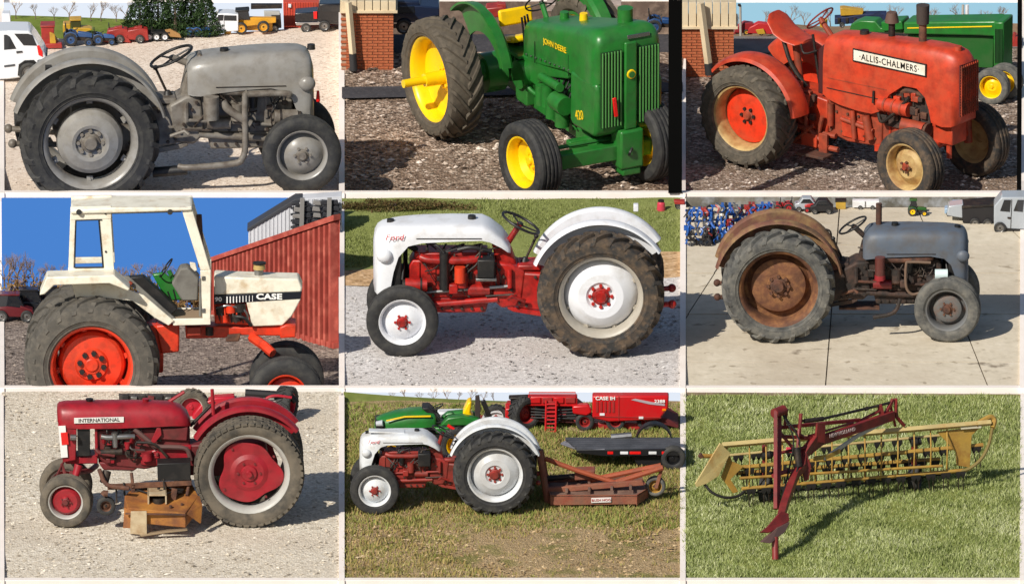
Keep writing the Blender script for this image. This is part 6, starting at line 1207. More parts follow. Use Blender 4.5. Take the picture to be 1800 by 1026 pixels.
# red implements and small tractors along the far edge
M_IMR = paint('implement red', (166, 42, 38), amt=.4, rust=(110, 40, 34), ramt=.2); M_IMY = paint('implement yellow', (204, 160, 44), amt=.4, rust=(150, 112, 50), ramt=.2)
T = Tr(C1, 'seed_drill', 'upright red and yellow implement behind the white estate car', 'implement', 88, 86, 0, (0, 0)); T.ext('hopper', [(216, 140), (218, 205), (240, 250), (320, 250), (285, 200), (288, 140)], 0, 30, M_IMR, 1.5); T.ext('chute', [(262, 170), (265, 248), (300, 245), (290, 180)], -4, 4, M_IMY, 1); T.ext('tray', [(240, 232), (240, 258), (330, 256), (328, 232)], -8, 6, M_IMR, 1); T.ext('hopper_lid', [(212, 136), (212, 144), (290, 144), (290, 134)], -2, 32, M_IMR, .6)
T = Tr(C1, 'self_propelled_mower', 'yellow machine with dark cab on the green hill', 'implement', 132, 60, 0, (0, 0)); T.ext('body', [(330, 128), (330, 175), (372, 178), (372, 128)], 0, 26, M_IMY, 1.5); T.ext('cab', [(372, 108), (376, 150), (428, 150), (424, 108)], 2, 24, mat('cab olive', (60, 62, 26), .5), 1); T.ext('cab_roof', [(366, 104), (366, 112), (430, 110), (428, 102)], 0, 26, M_IMY, .6); T.ext('header', [(385, 150), (400, 178), (450, 172), (490, 158), (470, 150)], -4, 20, M_IMY, 1); car_wheel(T, 352, 184, -2, 7); car_wheel(T, 415, 182, -2, 6)
mini_tractor(C1, 124, 82, 13, (48, 80, 128), 'blue tractor on the far yard edge beside the red and yellow implement', fx=1)
mini_tractor(C1, 172, 80, 10, (52, 88, 140), 'blue tractor standing before the red balers', fx=1)
mini_tractor(C1, 198, 72, 10, (36, 72, 140), 'blue tractor behind the red balers', fx=1)
for i, (px, lb) in enumerate(((205, 'left'), (240, 'right'))):
    T = Tr(C1, 'baler', '%s of the two red balers at the far yard edge' % lb, 'baler', px, 76, 0, (px, 76), 1.0, 'red balers'); T.ext('chamber', [(-20, -6), (-16, -22), (6, -26), (20, -24), (22, -4)], 0, 20, M_IMR, 1.5); T.ext('pickup', [(-26, -2), (-24, -12), (-14, -8), (-10, 0)], -2, 18, M_IMR, .8); T.ext('knotter_cover', [(-4, -28), (-4, -24), (10, -25), (10, -30)], 4, 14, M_IMR, .5); car_wheel(T, 6, -7, -3, 8); 
T = Tr(C1, 'flat_wagon', 'black running-gear wagon at the far yard edge', 'wagon', 278, 73, 0, (0, 0)); T.ext('frame', [(745, 170), (745, 182), (900, 180), (900, 168)], 2, 22, M_BLACK, .5); T.ext('rack', [(870, 160), (900, 195), (960, 200), (950, 180), (900, 155)], 2, 8, mat('hay brown', (160, 120, 70), .8), .5); [car_wheel(T, x, 196, -2, 7, .5, M_WHITE) for x in (785, 825, 870)]; T.tub('stake', [(800, 140, 4), (800, 170, 4)], 1.2, M_DARK, 6)
mini_tractor(C1, 333, 66, 9, (60, 110, 170), 'blue tractor left of the white pickup', fx=1); mini_tractor(C1, 346, 66, 9, (44, 100, 176), 'blue tractor nearest the white pickup', fx=1)
# white pickup, telehandler, black pickup, red shed
T = Tr(C1, 'pickup_truck', 'white pickup truck facing left behind the yellow telehandler', 'truck', 378, 63, 0, (0, 0)); T.ext('body', [(1085, 150), (1086, 125), (1130, 112), (1150, 72), (1200, 70), (1260, 75), (1260, 165), (1110, 172)], 0, 34, M_CARW, 1.5); T.ext('windscreen', [(1138, 110), (1152, 78), (1180, 78), (1178, 108)], -.8, 2, M_GLASS, .3); T.ext('side_window', [(1186, 80), (1184, 108), (1250, 110), (1250, 82)], -.8, 2, M_GLASS, .3); T.ext('bumper', [(1082, 160), (1086, 174), (1130, 176), (1130, 164)], -2, 2, M_STEEL, .4); T.ext('door_seam', [(1182, 80), (1182, 160), (1184, 160), (1184, 80)], -.6, 1, M_DARK, 0); T.ext('grille', [(1084, 140), (1088, 164), (1130, 168), (1130, 142)], -1, 3, mat('dark grille', (52, 54, 58), .4), .4); car_wheel(T, 1118, 176, -2, 6)
T = Tr(C1, 'telehandler', 'yellow telehandler with dark cab at the far yard edge', 'loader', 425, 61, 0, (0, 0)); M_TLY = paint('loader yellow', (214, 154, 40), amt=.3)
T.ext('boom', [(1180, 100), (1185, 150), (1240, 170), (1300, 140), (1460, 120), (1460, 95), (1260, 92)], 6, 18, M_TLY, 1); T.ext('body', [(1240, 95), (1240, 160), (1440, 165), (1440, 110), (1330, 105)], 16, 40, M_TLY, 1.5); T.ext('cab', [(1245, 60), (1240, 105), (1320, 105), (1310, 55)], 4, 24, M_GLASS, 1); T.ext('cab_roof', [(1240, 55), (1240, 62), (1316, 60), (1312, 50)], 2, 26, M_BLACK, .5); T.ext('carriage', [(1178, 120), (1180, 185), (1215, 185), (1225, 130)], 0, 30, M_TLY, 1); car_wheel(T, 1272, 150, -4, 11, .6, M_TLY); car_wheel(T, 1392, 142, -4, 11, .6, M_TLY); car_wheel(T, 1272, 146, 40, 11, .6, M_TLY, True)
T = Tr(C1, 'forklift_mast', 'dark wheeled loader frame right of the yellow telehandler', 'loader', 485, 55, 0, (0, 0)); T.ext('mast', [(1390, 60), (1395, 120), (1480, 120), (1475, 60)], 2, 10, mat('pale mast', (170, 172, 170), .5), .8); T.ext('frame', [(1430, 80), (1430, 150), (1485, 150), (1480, 80)], 0, 16, M_DARK, 1); T.ext('platform', [(1320, 25), (1320, 48), (1488, 44), (1488, 25)], 6, 20, M_DARK, .6); car_wheel(T, 1450, 150, -2, 7)
M_SHED = paint('shed red', (198, 72, 52), amt=.15, rough=.6)
T = Tr(C1, 'shed', 'orange red metal shed at the far right of the pale yard', 'building', 556, 52, 0, (0, 0)); wl = T.ext('wall', [(1488, 10), (1492, 160), (1800, 150), (1800, 8)], 40, 90, M_SHED, .5)
for i in range(22): x = 1494 + i * 14; T.ext('rib', [(x, 10), (x + .4, 158 - i * .35), (x + 3, 158 - i * .35), (x + 3, 10)], 38.6, 40.2, M_SHED, 0, wl)
T.ext('wall_lamp', [(1516, 20), (1516, 38), (1532, 38), (1532, 20)], 36, 40, M_WHITE, .4)
M_CARB = mat('car black', (18, 20, 26), .22, coat=.6)
T = Tr(C1, 'pickup_truck', 'black pickup truck in front of the orange red shed', 'truck', 560, 56, 0, (0, 0)); T.ext('bed', [(1552, 70), (1556, 125), (1690, 125), (1690, 62)], 0, 40, M_CARB, 1.5); T.ext('cab', [(1672, 60), (1684, 20), (1800, 18), (1800, 130), (1672, 130)], -2, 42, M_CARB, 2); T.ext('cab_window', [(1700, 30), (1694, 62), (1800, 62), (1800, 30)], -3, 0, M_GLASS, .4); T.ext('tail_lamp', [(1652, 62), (1654, 100), (1672, 100), (1672, 60)], -3.4, -1, M_RED_LENS, .4); T.ext('bumper', [(1554, 120), (1560, 135), (1700, 132), (1700, 116)], -3, 4, M_CHROME, .5); car_wheel(T, 1612, 148, -2, 9); car_wheel(T, 1712, 138, -4, 10)

# ================================================================== bay 2: brick corner, asphalt, dark truck
M_BRK = mat('brick face', (176, 96, 58), .85, 0, (142, 68, 44), .5, 3, .2, 40, col3=(206, 130, 84), mix3=.3, scale3=7); M_MORT = mat('mortar', (168, 142, 120), .95)
M_SIDE = mat('cream siding', (214, 196, 164), .6, 0, (198, 178, 146), .35, 4)
def brick_building(c, px0, px1, pyb, pyt, top, label, spout, seed, sides=9):
    """brick corner with separate bricks, siding boards above and a downpipe"""
    base = c.gp((px0 + px1) / 2, pyb); y = base.y; U = c.U; xa, xb = xx(px0, pyb, y), xx(px1, pyb, y); zt = zz(pyt, y); z0 = base.z - .03; ztt = zz(top, y)
    t = thing('building', label, 'building', Matrix.Translation((0, 0, 0))); g = G(); g.box(((xa + xb) / 2 - .004, y + .36, (z0 + zt) / 2), (xb - xa - .008, .7, zt - z0)); wl = obj('brick_wall', g, M_MORT, t, smooth=False)
    bh, bl = 5.2 * U, 19 * U; g = G(); g.box((0, 0, 0), (bl - 1.3 * U, .024, bh - 1.2 * U)); me = mesh(g, 'brick', False); me.materials.append(M_BRK)
    g = G(); g.box((0, 0, 0), (bl * .5 - 1.3 * U, .024, bh - 1.2 * U)); me2 = mesh(g, 'brick', False); me2.materials.append(M_BRK); rs = random.Random(seed)
    n = int((zt - z0) / bh)
    for j in range(n + 1):
        z = z0 + (j + .5) * bh
        if z > zt - bh * .3: break
        x = xb - (bl if j % 2 == 0 else bl * .5)
        half = j % 2 == 1
        if half: q = obj('brick', me2, M_BRK, wl); q.location = (xb - bl * .25, y + .004 + rs.uniform(-.003, .003), z)
        k = 0
        while True:
            xc = x - bl * .5 + (bl if not half else bl) * 0 - k * bl + (bl if not half else 0) * 1.0
            if not half: xc = xb - bl * .5 - k * bl
            else: xc = xb - bl * .5 - bl * .5 - k * bl
            if xc < xa: break
            q = obj('brick', me, M_BRK, wl); q.location = (xc, y + .004 + rs.uniform(-.003, .003), z); k += 1
    nb = 7
    for i in range(nb):
        x0, x1 = xa + (xb + .03 - xa) * i / nb, xa + (xb + .03 - xa) * (i + 1) / nb; g = G(); g.box(((x0 + x1) / 2, y + .3, (zt + ztt) / 2), (x1 - x0 - .008, .66, ztt - zt)); obj('siding_board', g, M_SIDE, t, .004)
    g = G(); g.box(((xa + xb) / 2 + .015, y + .3, zt + .012), (xb - xa + .06, .70, .03)); obj('drip_edge', g, M_SIDE, t, .003)
    (sx0, sy0, sx1, sy1, wpx, bpy) = spout; a, b, b2 = at_y(sx0, sy0, y - .12), at_y(sx1, sy1, y - .12), at_y(sx1 + 2, bpy, y - .12)
    g = G(); g.tube([a, b], wpx * U * .6, 4); obj('downpipe', g, M_SIDE, t, .004); g = G(); g.tube([b, b2], wpx * U * .66, 10); obj('pipe_boot', g, mat('pipe boot', (40, 40, 42), .6), t); return t
brick_building(C2, 600, 692, 122, 22, 2, 'brick corner building with downpipe behind the green tractor', (612, 4, 620, 95, 11, 124), 3)
ground('asphalt_lane', C2, mat('asphalt', (64, 62, 66), .9, 0, (52, 50, 54), .5, 6, .3, 80, col3=(84, 80, 80), mix3=.2, scale3=30), lambda px: 158 - 8 * (px - 604) / 593, 24, 0, pyf=lambda px: 178 - 12 * (px - 604) / 593, lift=.035)
gd = ground('asphalt_yard', C2, mat('asphalt', (64, 62, 66), .9), 60, 20, 0, pyf=92.5, lift=-.004)
T = Tr(C2, 'pickup_truck', 'dark blue truck parked behind the brick corner', 'truck', 720, 92, 0, (600, 0)); M_CARN = mat('car navy', (22, 34, 58), .25, coat=.5)
T.ext('body', [(255, 60), (255, 150), (520, 150), (520, 40), (420, 30), (300, 28)], 0, 60, M_CARN, 2); T.ext('window', [(280, 35), (275, 70), (390, 70), (385, 32)], -1, 2, M_GLASS, .5); T.ext('trim', [(256, 118), (256, 126), (520, 122), (520, 114)], -1, 0, M_CHROME, .2); car_wheel(T, 330, 140, -3, 14); T.ext('roof', [(280, 6), (270, 30), (420, 30), (410, 6)], 4, 56, M_CARN, 2)
sky_board('backdrop_wall', 604, 1197, 100, 4, 23.6, mat('far brown yard', (112, 92, 80), .9, 0, (80, 66, 58), .5, 2.5, col3=(146, 126, 110), mix3=.3, scale3=5))
T = Tr(C2, 'baler', 'red implement glimpsed above the green tractor seat', 'implement', 885, 62, 0, (600, 0)); T.ext('body', [(760, 45), (770, 95), (860, 92), (880, 60), (850, 35)], 0, 30, M_IMR, 2); T.ext('hood', [(820, 20), (830, 50), (870, 50), (868, 24)], 4, 20, M_IMR, 1)
T = Tr(C2, 'hay_wagon', 'pale wagon and yellow boom behind the green tractor bonnet', 'wagon', 1030, 58, 0, (600, 0)); T.ext('box', [(1080, 22), (1080, 60), (1480, 60), (1480, 24)], 0, 30, mat('pinkish grey', (176, 160, 150), .8, 0, (140, 124, 116), .4), 1); T.ext('boom', [(1180, 42), (1186, 54), (1345, 44), (1340, 34)], -4, 4, M_IMY, .8); T.ext('panel', [(1270, 34), (1275, 52), (1340, 48), (1320, 30)], -6, -4, mat('magenta red', (190, 36, 70), .5), .5); car_wheel(T, 1150, 70, -2, 10)
mini_tractor(C2, 1150, 60, 14, (34, 70, 120), 'dark blue tractor behind the wide black strip')

# ================================================================== bay 3: brick corner, lane, far implements, green tractor
sky_board('sky', 1204, 1794, 80, 6, 24.3, glow('clear pale sky', (158, 202, 222)))
brick_building(C3, 1196, 1290, 136, 50, 4, 'brick corner building with cream siding behind the orange tractor', (1231, 6, 1245, 112, 12, 132), 5)
ground('grey_lane', C3, mat('lane asphalt', (122, 118, 116), .9, 0, (104, 100, 98), .4, 5, .2, 60), 66, 20, 0, pyf=lambda px: 96 - 8 * (px - 1290) / 400, lift=.012, xa=1290)
rows = [[at_y(1204 + 590 * i / 20, 70 + (44 + 3 * math.sin(i * .9) - 70) * j / 4, 22.3 + 1.2 * j / 4) for i in range(21)] for j in range(5)]
sheet('far_field', rows, ground_mat('brown field', [(96, 76, 60), (124, 98, 78), (140, 116, 92), (150, 130, 100)], fine=9, bump=.3, stone=False))
for i in range(13): bare_tree(C3, 1300 + i * 38 + (i % 3) * 7, 52, 26 + (i * 7) % 18, 'bare tree on the horizon behind the orange tractor', 'bare trees behind the orange tractor', 23.4 + .1 * (i % 3), i + 1)
for i, (px, py, w_, lab, col) in enumerate(((1312, 62, 22, 'dark red implement left of the light pole', (150, 34, 40)), (1338, 63, 26, 'red and yellow implement behind the orange seat', (196, 40, 44)), (1362, 62, 24, 'crimson implement right behind the orange seat', (186, 32, 60)))):
    T = Tr(C3, 'implement', lab, 'implement', px, py, 0, (px, py), 1.0, 'far red implements'); m_ = paint('far implement %d' % i, col); T.ext('hopper', [(-w_, -4), (-w_ * .8, -14), (-w_ * .2, -22), (w_ * .5, -20), (w_, -8), (w_ * .9, -2)], 0, 16, m_, 1); T.ext('tongue', [(-w_ * 1.2, -1), (-w_ * 1.2, -3), (-w_ * .6, -5), (-w_ * .6, -2)], 4, 8, m_, .3); car_wheel(T, 0, -5, -2, 5, .5, M_IMY)
    if i == 1: T.ext('guard', [(-6, -2), (-10, -10), (4, -12), (8, -3)], -4, -2, M_IMY, .4)
T = Tr(C3, 'light_pole', 'slim pole beside the brick corner behind the orange tractor', 'pole', 1302, 64, 0, (1200, 0)); T.tub('pole', [(306, 190, 0), (303, 26, 0)], 2.2, mat('pole grey', (176, 170, 160), .6), 8); T.ext('lamp', [(290, 22), (290, 32), (306, 34), (306, 22)], -3, 3, M_DARK, .5)
T = Tr(C3, 'flag_pole', 'white twin pole rising behind the green tractor', 'pole', 1690, 60, 0, (1200, 0)); T.tub('pole', [(1476, 108, 0), (1478, 24, 0)], 2.4, mat('pole grey', (176, 170, 160), .6), 8); T.tub('pole', [(1500, 100, 0), (1500, 24, 0)], 3.2, M_WHITE, 8)
T = Tr(C3, 'planter', 'navy planter frame with yellow hopper on the horizon', 'implement', 1495, 58, 0, (1200, 0)); T.ext('frame', [(800, 95), (800, 130), (1080, 118), (1080, 72), (960, 74), (860, 92)], 0, 20, mat('navy implement', (34, 46, 84), .6, 0, (20, 26, 44), .4, 14), 1); T.ext('hopper', [(828, 42), (832, 84), (950, 78), (956, 56), (850, 40)], 2, 18, M_IMY, 1); T.tub('reel', [(740, 100, 4), (740, 140, 4)], 7, M_IMY, 12); [car_wheel(T, x, 132, -2, 5) for x in (840, 940, 1040)]
for i in range(6): T.ext('row_unit', [(815 + i * 44, 95), (815 + i * 44, 128), (830 + i * 44, 128), (830 + i * 44, 95)], -2, 0, M_DARK, .4)
# green tractor directly behind
T = Tr(C3, 'tractor', 'green tractor with yellow wheels half hidden behind the orange tractor', 'tractor', 1763, 178, R(-20), (1200, 0)); U = T.U
T.ext('bonnet', [(1160, 112), (1160, 175), (1560, 185), (1640, 190), (1690, 180), (1688, 118), (1640, 106)], 40, 90, M_GRN, 3); T.ext('nose', [(1636, 112), (1640, 400), (1690, 420), (1692, 112)], 38, 92, M_GRN, 3)
T.ext('engine', [(1180, 175), (1190, 330), (1640, 360), (1640, 188)], 50, 80, MATS['greasy green'], 2)
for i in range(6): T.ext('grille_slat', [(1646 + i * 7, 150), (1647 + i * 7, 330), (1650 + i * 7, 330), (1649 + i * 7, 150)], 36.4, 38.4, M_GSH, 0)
T.ext('side_stripe', [(1180, 140), (1180, 145), (1630, 138), (1630, 132)], 38.8, 40.4, M_YTX, 0)
T.ext('fender', [(870, 160), (880, 120), (930, 100), (1010, 104), (1040, 140), (1160, 150), (1160, 170)], 60, 90, M_GRN, 2); T.ext('tank', [(1040, 110), (1045, 160), (1160, 150), (1150, 105)], 50, 90, M_GRN, 2); T.tub('filler_cap', [(1576, 115, 64), (1576, 94, 64)], 4, M_GRN, 10); T.tub('front_pedestal', [(1666, 400, 60), (1666, 470, 50)], 12, M_GRN, 10)
for (x, y_, d, fl) in ((1700, 450, 20, False), (1630, 480, -16, False)): c_ = T.p(x, y_, d); wheel(T.t, (c_.x, c_.y, 31 * U), rib_tyre(33 * U, 22 * U, 20 * U, 36), 20 * U, 22 * U, M_TYRE_OLD, M_YEL, M_YEL, M_YEL, [(18 * U, 4 * U), (9 * U, -2 * U), (0, -2 * U)], 6 * U, 5, name='front_wheel')
T = Tr(C3, 'disc_mower', 'dark red implement at the right edge behind the green tractor', 'implement', 1782, 84, 0, (1200, 0)); T.ext('deck', [(1690, 215), (1690, 250), (1775, 250), (1775, 190), (1740, 200)], 0, 20, M_IMR, 1); T.tub('arm', [(1752, 170, 2), (1745, 220, 2)], 3, M_IMR, 8)

# ================================================================== bay 4: sky, trees, container, white building
M_SKY4 = mat('backdrop blue', (66, 134, 226), .9, spec=.05)
rows = [[at_y(2 + 600 * i / 4, 562 - 26 * j / 10 if False else 0, 14) for i in range(5)]]
rows = []
for j in range(13):
    f = j / 12; ang = R(42) * (1 - f) ** 1.5; rows.append(f)
yb, pb = 13.62, 560; pts = []; y_, z_ = yb, at_y(300, pb, yb).z
L4 = .14
for j in range(20):
    pts.append((y_, z_)); f = j / 19; a = R(58 + 30 * min(1, f * 1.5)); y_ += L4 * math.cos(a); z_ += L4 * math.sin(a)
    if y_ > 14.85 or proj((0, y_, z_))[1] < 347.5: break
zt4 = zz(347.5, y_); pts.append((y_, max(zt4, pts[-1][1] + .01)))
sheet('sky', [[(xx(3 + 597 * i / 6, 450, y), y, z) for i in range(7)] for y, z in pts], glow('clear blue sky', (74, 130, 206)))
for i, (px, h) in enumerate(((16, 42), (44, 34), (70, 28), (98, 26), (150, 24), (205, 24), (230, 26), (262, 30), (290, 30), (322, 26), (372, 22), (8, 40), (30, 46), (58, 38), (84, 34), (112, 30), (218, 28), (246, 32), (276, 32), (306, 30))): bare_tree(C4, px, 505, h * 1.25, 'bare autumn tree on the skyline behind the cream cab tractor', 'bare trees behind the cream cab tractor', 13.62, i)
M_HDG = leaf_mat('autumn scrub', [(84, 64, 44), (132, 98, 64), (150, 122, 80), (112, 108, 62)])
for i, (px, wd) in enumerate(((40, 120), (130, 110), (230, 120), (320, 110), (400, 60))): leafy('shrub', 'brown autumn thicket, %s from the left behind the cream cab tractor' % ['first', 'second', 'third', 'fourth', 'fifth'][i], 'shrub', C4, at_y(px, 552, 13.5), wd * C4.U * 1.3, 76 * C4.U, .2, 3200, .03, M_HDG, 'thicket behind the cream cab tractor', seed=i + 20)
# parked dark vehicles at the left
for i, (px, py, w_, lab, col) in enumerate(((24, 566, 36, 'maroon utility vehicle at the far left of the gravel apron', (96, 24, 32)), (58, 558, 32, 'dark utility vehicle second from the left', (26, 28, 34)), (90, 552, 30, 'black utility vehicle nearest the cream fender', (20, 22, 26)))):
    T = Tr(C4, 'utility_vehicle', lab, 'vehicle', px, py, 0, (px, py), 1.0, 'utility vehicles behind the apron'); m_ = mat('uv %d' % i, col, .3, coat=.4)
    T.ext('body', [(-w_, -10), (-w_, -26), (-w_ * .3, -28), (w_ * .6, -24), (w_, -18), (w_, -8)], 0, 26, m_, 1.5); T.ext('cage', [(-w_ * .8, -26), (-w_ * .7, -48), (w_ * .2, -48), (w_ * .55, -26)], 2, 24, M_GLASS, 1); T.ext('roof', [(-w_ * .8, -47), (-w_ * .8, -50), (w_ * .3, -50), (w_ * .3, -47)], 0, 26, m_, .5); car_wheel(T, -w_ * .6, -10, -3, 11, .7); car_wheel(T, w_ * .65, -10, -3, 11, .7); T.ext('bonnet', [(w_ * .3, -24), (w_ * .35, -29), (w_ * .95, -22), (w_ * .95, -18)], -1, 20, m_, .6)
# red container wall
M_CONT = mat('container red', (168, 74, 62), .6, 0, (148, 62, 52), .4, 3, .05, 40, col3=(200, 108, 92), mix3=.25, scale3=6)
A, B = C4.gp(366, 549), C4.gp(596, 611); tA, tB = at_y(366, 462, A.y), at_y(596, 386, B.y); t = thing('container', 'red corrugated container along the right side of the gravel apron', 'container', Matrix.Translation((0, 0, 0)))
nR = 30
nrm = (B - A).normalized().cross(Vector((0, 0, 1))); 
if nrm.y > 0: nrm = -nrm
def cp(f, top, off): k = f ** 1.25; return (tA.lerp(tB, k) if top else A.lerp(B, k)) + nrm * off
g = G(); g.loft([[cp(0, 0, -.01), cp(1, 0, -.01), cp(1, 1, -.01), cp(0, 1, -.01)], [p + Vector((-.01, .14, 0)) for p in (cp(0, 0, 0), cp(1, 0, 0), cp(1, 1, 0), cp(0, 1, 0))]]); obj('shell', g, M_CONT, t, smooth=False)
for i in range(nR):
    f0, f1, f2, f3 = [(i + k) / nR for k in (0.02, .22, .6, .8)]; off = .045 + .05 * ((i + .5) / nR)
    g = G(); g.loft([[cp(f0, 0, -.005), cp(f1, 0, off), cp(f2, 0, off), cp(f3, 0, -.005)], [cp(f0, 1, -.005) - Vector((0, 0, .02)), cp(f1, 1, off) - Vector((0, 0, .02)), cp(f2, 1, off) - Vector((0, 0, .02)), cp(f3, 1, -.005) - Vector((0, 0, .02))]]); obj('corrugation', g, M_CONT, t, smooth=False)
for top in (0, 1):
    g = G(); h = Vector((0, 0, .03 if not top else -.0)); a0, a1 = cp(0, top, .05), cp(1, top, .08); q = Vector((0, 0, .05)); g.loft([[a0, a0 + q, a0 + q - nrm * .07, a0 - nrm * .07], [a1, a1 + q * 1.3, a1 + q * 1.3 - nrm * .1, a1 - nrm * .1]]); obj('rail', g, M_CONT, t, smooth=False)
T = Tr(C4, 'warehouse', 'white metal warehouse with dark roof edge behind the container', 'building', 480, 549, 0, (0, 342)); M_WMET = mat('white cladding', (206, 208, 214), .5, 0, (190, 192, 198), .4, 3)
yB = 8; wl = T.ext('wall', [(1308, 180), (1310, 600), (1810, 600), (1810, -2), (1600, 12)], yB, yB + 40, M_WMET, .5)
for i in range(24): x = 1312 + i * 21; tp = 182 - i * 12.2; T.ext('cladding_rib', [(x, max(tp, 16)), (x, 420), (x + 5, 420), (x + 5, max(tp - 2, 14))], yB - 1.2, yB + .2, M_WMET, 0, wl)
T.ext('roof_edge', [(1302, 172), (1302, 188), (1560, 36), (1600, 12), (1560, 14)], yB - 3, yB + 44, mat('dark roof edge', (60, 62, 68), .6), .5)
M_RACK = mat('rack steel dark', (46, 48, 54), .6, .2)
T = Tr(C4, 'pallet_rack', 'dark racks of implement parts above the container', 'rack', 560, 549, 0, (0, 342))
for x in (1592, 1738): T.ext('upright', [(x - 10, 10), (x - 16, 240), (x + 8, 240), (x + 14, 10)], -14, -6, mat('rack grey', (128, 126, 124), .6), .6)
rs = random.Random(4)
for j in range(5):
    T.ext('shelf', [(1530, 60 + j * 34), (1530, 68 + j * 34), (1800, 48 + j * 26), (1800, 40 + j * 26)], -6, 2, M_RACK, .4)
    for i in range(5): x = 1540 + i * 52 + rs.uniform(-8, 8); y_ = 48 + j * 33 - i * 2; T.ext('stacked_part', [(x, y_), (x + 4, y_ - 18 - rs.random() * 8), (x + 40, y_ - 20), (x + 46, y_ + 4)], -8, 0, M_RACK if rs.random() < .75 else mat('rack grey', (128, 126, 124), .6), 1)
T = Tr(C4, 'lean_to', 'dark lean-to roof between thicket and container', 'roof', 398, 546, 0, (0, 342)); T.ext('roof', [(1170, 325), (1185, 345), (1300, 300), (1290, 290)], 0, 30, mat('brown roof', (84, 62, 54), .7), .6); T.ext('prop', [(1200, 330), (1200, 420), (1212, 420), (1212, 326)], 4, 8, M_DARK, .3)

# ================================================================== bay 5: hedge and red can
M_HDG5 = leaf_mat('dry hedge', [(60, 44, 26), (96, 74, 44), (82, 84, 40), (122, 100, 66)])
leafy('hedge', 'dry brown hedge along the top left of the lawn', 'hedge', C5, C5.gp(690, 367), 330 * C5.U, 17 * C5.U, .35, 5000, .022, M_HDG5, seed=50)
T = Tr(C5, 'milk_can', 'small red can on the lawn at the top right', 'can', 1162, 370, 0, (1162, 370), 1.0); T.tub('can', [(0, 0, 0), (0, -13, 0)], (8, 7), paint('can pink red', (208, 60, 80)), 14); T.tub('neck', [(0, -13, 0), (0, -16, 0)], (7, 4.5), paint('can pink red', (208, 60, 80)), 14); T.tub('lid', [(0, -16, 0), (0, -19, 0)], 5.5, M_DARK, 12)
T = Tr(C5, 'utility_cart', 'black and red cart cut off at the right edge of the lawn', 'cart', 1196, 368, 0, (1196, 368), 1.0); T.ext('box', [(-10, -8), (-12, -15), (8, -15), (8, -8)], 0, 14, M_IMR, 1); T.ext('frame', [(-10, -4), (-10, -9), (8, -9), (8, -4)], -1, 12, M_BLACK, .5); car_wheel(T, -4, -4, -2, 4.5)
grass('lawn_grass', C5, 42000, .02, .006, [(106, 114, 60), (128, 138, 74), (144, 152, 92), (162, 166, 112)], 350, 470, keep=lambda px, py: 1 if py < dirt_hi(px) - 1 else 0)

# ================================================================== bay 6: implements and vehicles behind the pavement
M_BLU = paint('implement blue', (36, 92, 176), amt=.2); M_BLD = mat('dark frame', (34, 32, 34), .6)
rs = random.Random(11)
for k, (px, py, lab) in enumerate(((1228, 432, 'blue cultivator gang leftmost in the stack of implements'), (1268, 428, 'blue cultivator gang second in the stack of implements'), (1304, 418, 'blue cultivator gang third in the stack of implements'), (1338, 404, 'blue cultivator gang nearest the rusty fender'))):
    T = Tr(C6, 'cultivator', lab, 'implement', px, py, 0, (px, py), 1.0, 'blue cultivator gangs')
    for j in range(max(2, min(6, int((py - 354) / 11)))):
        y_ = -8 - j * 11 + rs.uniform(-2, 2); T.ext('frame_bar', [(-24, y_), (-24, y_ - 3), (24, y_ - 4), (24, y_ - 1)], 6 + j * 2, 10 + j * 2, M_BLU if j > 1 else M_BLD, .4)
        for i in range(9):
            x = -22 + i * 5.4 + rs.uniform(-3, 3); m_ = rs.choice([M_BLU, M_BLU, M_BLU, M_BLD, M_IMR, M_STEEL]) if j > 1 else rs.choice([M_BLD, M_BLD, M_DARK, M_BLU])
            if py - 78 > 342: pass
            T.tub('shank', [(x, y_ - 4, 4 + j * 2), (x + rs.uniform(-7, 8), y_ + 2, j * 2 - 2 + rs.uniform(-4, 6)), (x + rs.uniform(-6, 6), y_ + 10, j * 2 + rs.uniform(-3, 3))], rs.uniform(.8, 2.6), m_, 5, 2)
            if rs.random() < .5: T.ext('clamp', [(x - 2, y_ - 6), (x - 2, y_ + 1), (x + 3, y_ + 1), (x + 3, y_ - 6)], 2 + j * 2, 12 + j * 2, m_, .3)
    for x in (-14, 10): T.tub('post', [(x, 0, 2), (x - 2, -(py - 362), 18)], 1.8, M_STEEL if k == 0 else M_BLD, 6)
for i, (px, py, lab) in enumerate(((1366, 376, 'left red tractor in the row behind the pavement'), (1386, 374, 'right red tractor in the row behind the pavement'))): mini_tractor(C6, px, py, 9, (176, 30, 40), lab, fx=-1, group='red tractors behind the pavement')
M_SIL = mat('car silver', (170, 176, 182), .25, coat=.4)
for i, (px, py, m_, lab) in enumerate(((1416, 372, M_SIL, 'silver car between the red tractors and the yellow bin'), (1444, 376, M_BLD, 'dark car behind the rusty fender'), (1680, 380, mat('car pale blue', (150, 176, 200), .25), 'pale blue car right of the green machine'))):
    T = Tr(C6, 'parked_car', lab, 'car', px, py, 0, (px, py), 1.0); T.ext('body', [(-20, -4), (-20, -13), (-12, -15), (-6, -24), (10, -24), (17, -15), (21, -12), (21, -4)], 0, 20, m_, 1.2); T.ext('window', [(-9, -15), (-4, -22), (8, -22), (14, -15)], -.8, 1, M_GLASS, .3); car_wheel(T, -12, -4, -2, 5); car_wheel(T, 13, -4, -2, 5)
mini_tractor(C6, 1438, 374, 8, (190, 40, 44), 'small red tractor just left of the yellow bin', fx=-1)
T = Tr(C6, 'storage_bin', 'yellow storage bin behind the exhaust stack of the old grey tractor', 'bin', 1478, 368, 0, (1478, 368), 1.0); T.ext('bin', [(-9, 0), (-9, -14), (9, -14), (9, 0)], 0, 14, paint('bin yellow', (196, 158, 60)), .8); T.ext('lid', [(-10, -13), (-10, -16), (10, -16), (10, -13)], -1, 15, M_DARK, .4); T.ext('leg', [(-7, 0), (-7, 2), (-4, 2), (-4, 0)], 0, 16, M_DARK, .1)
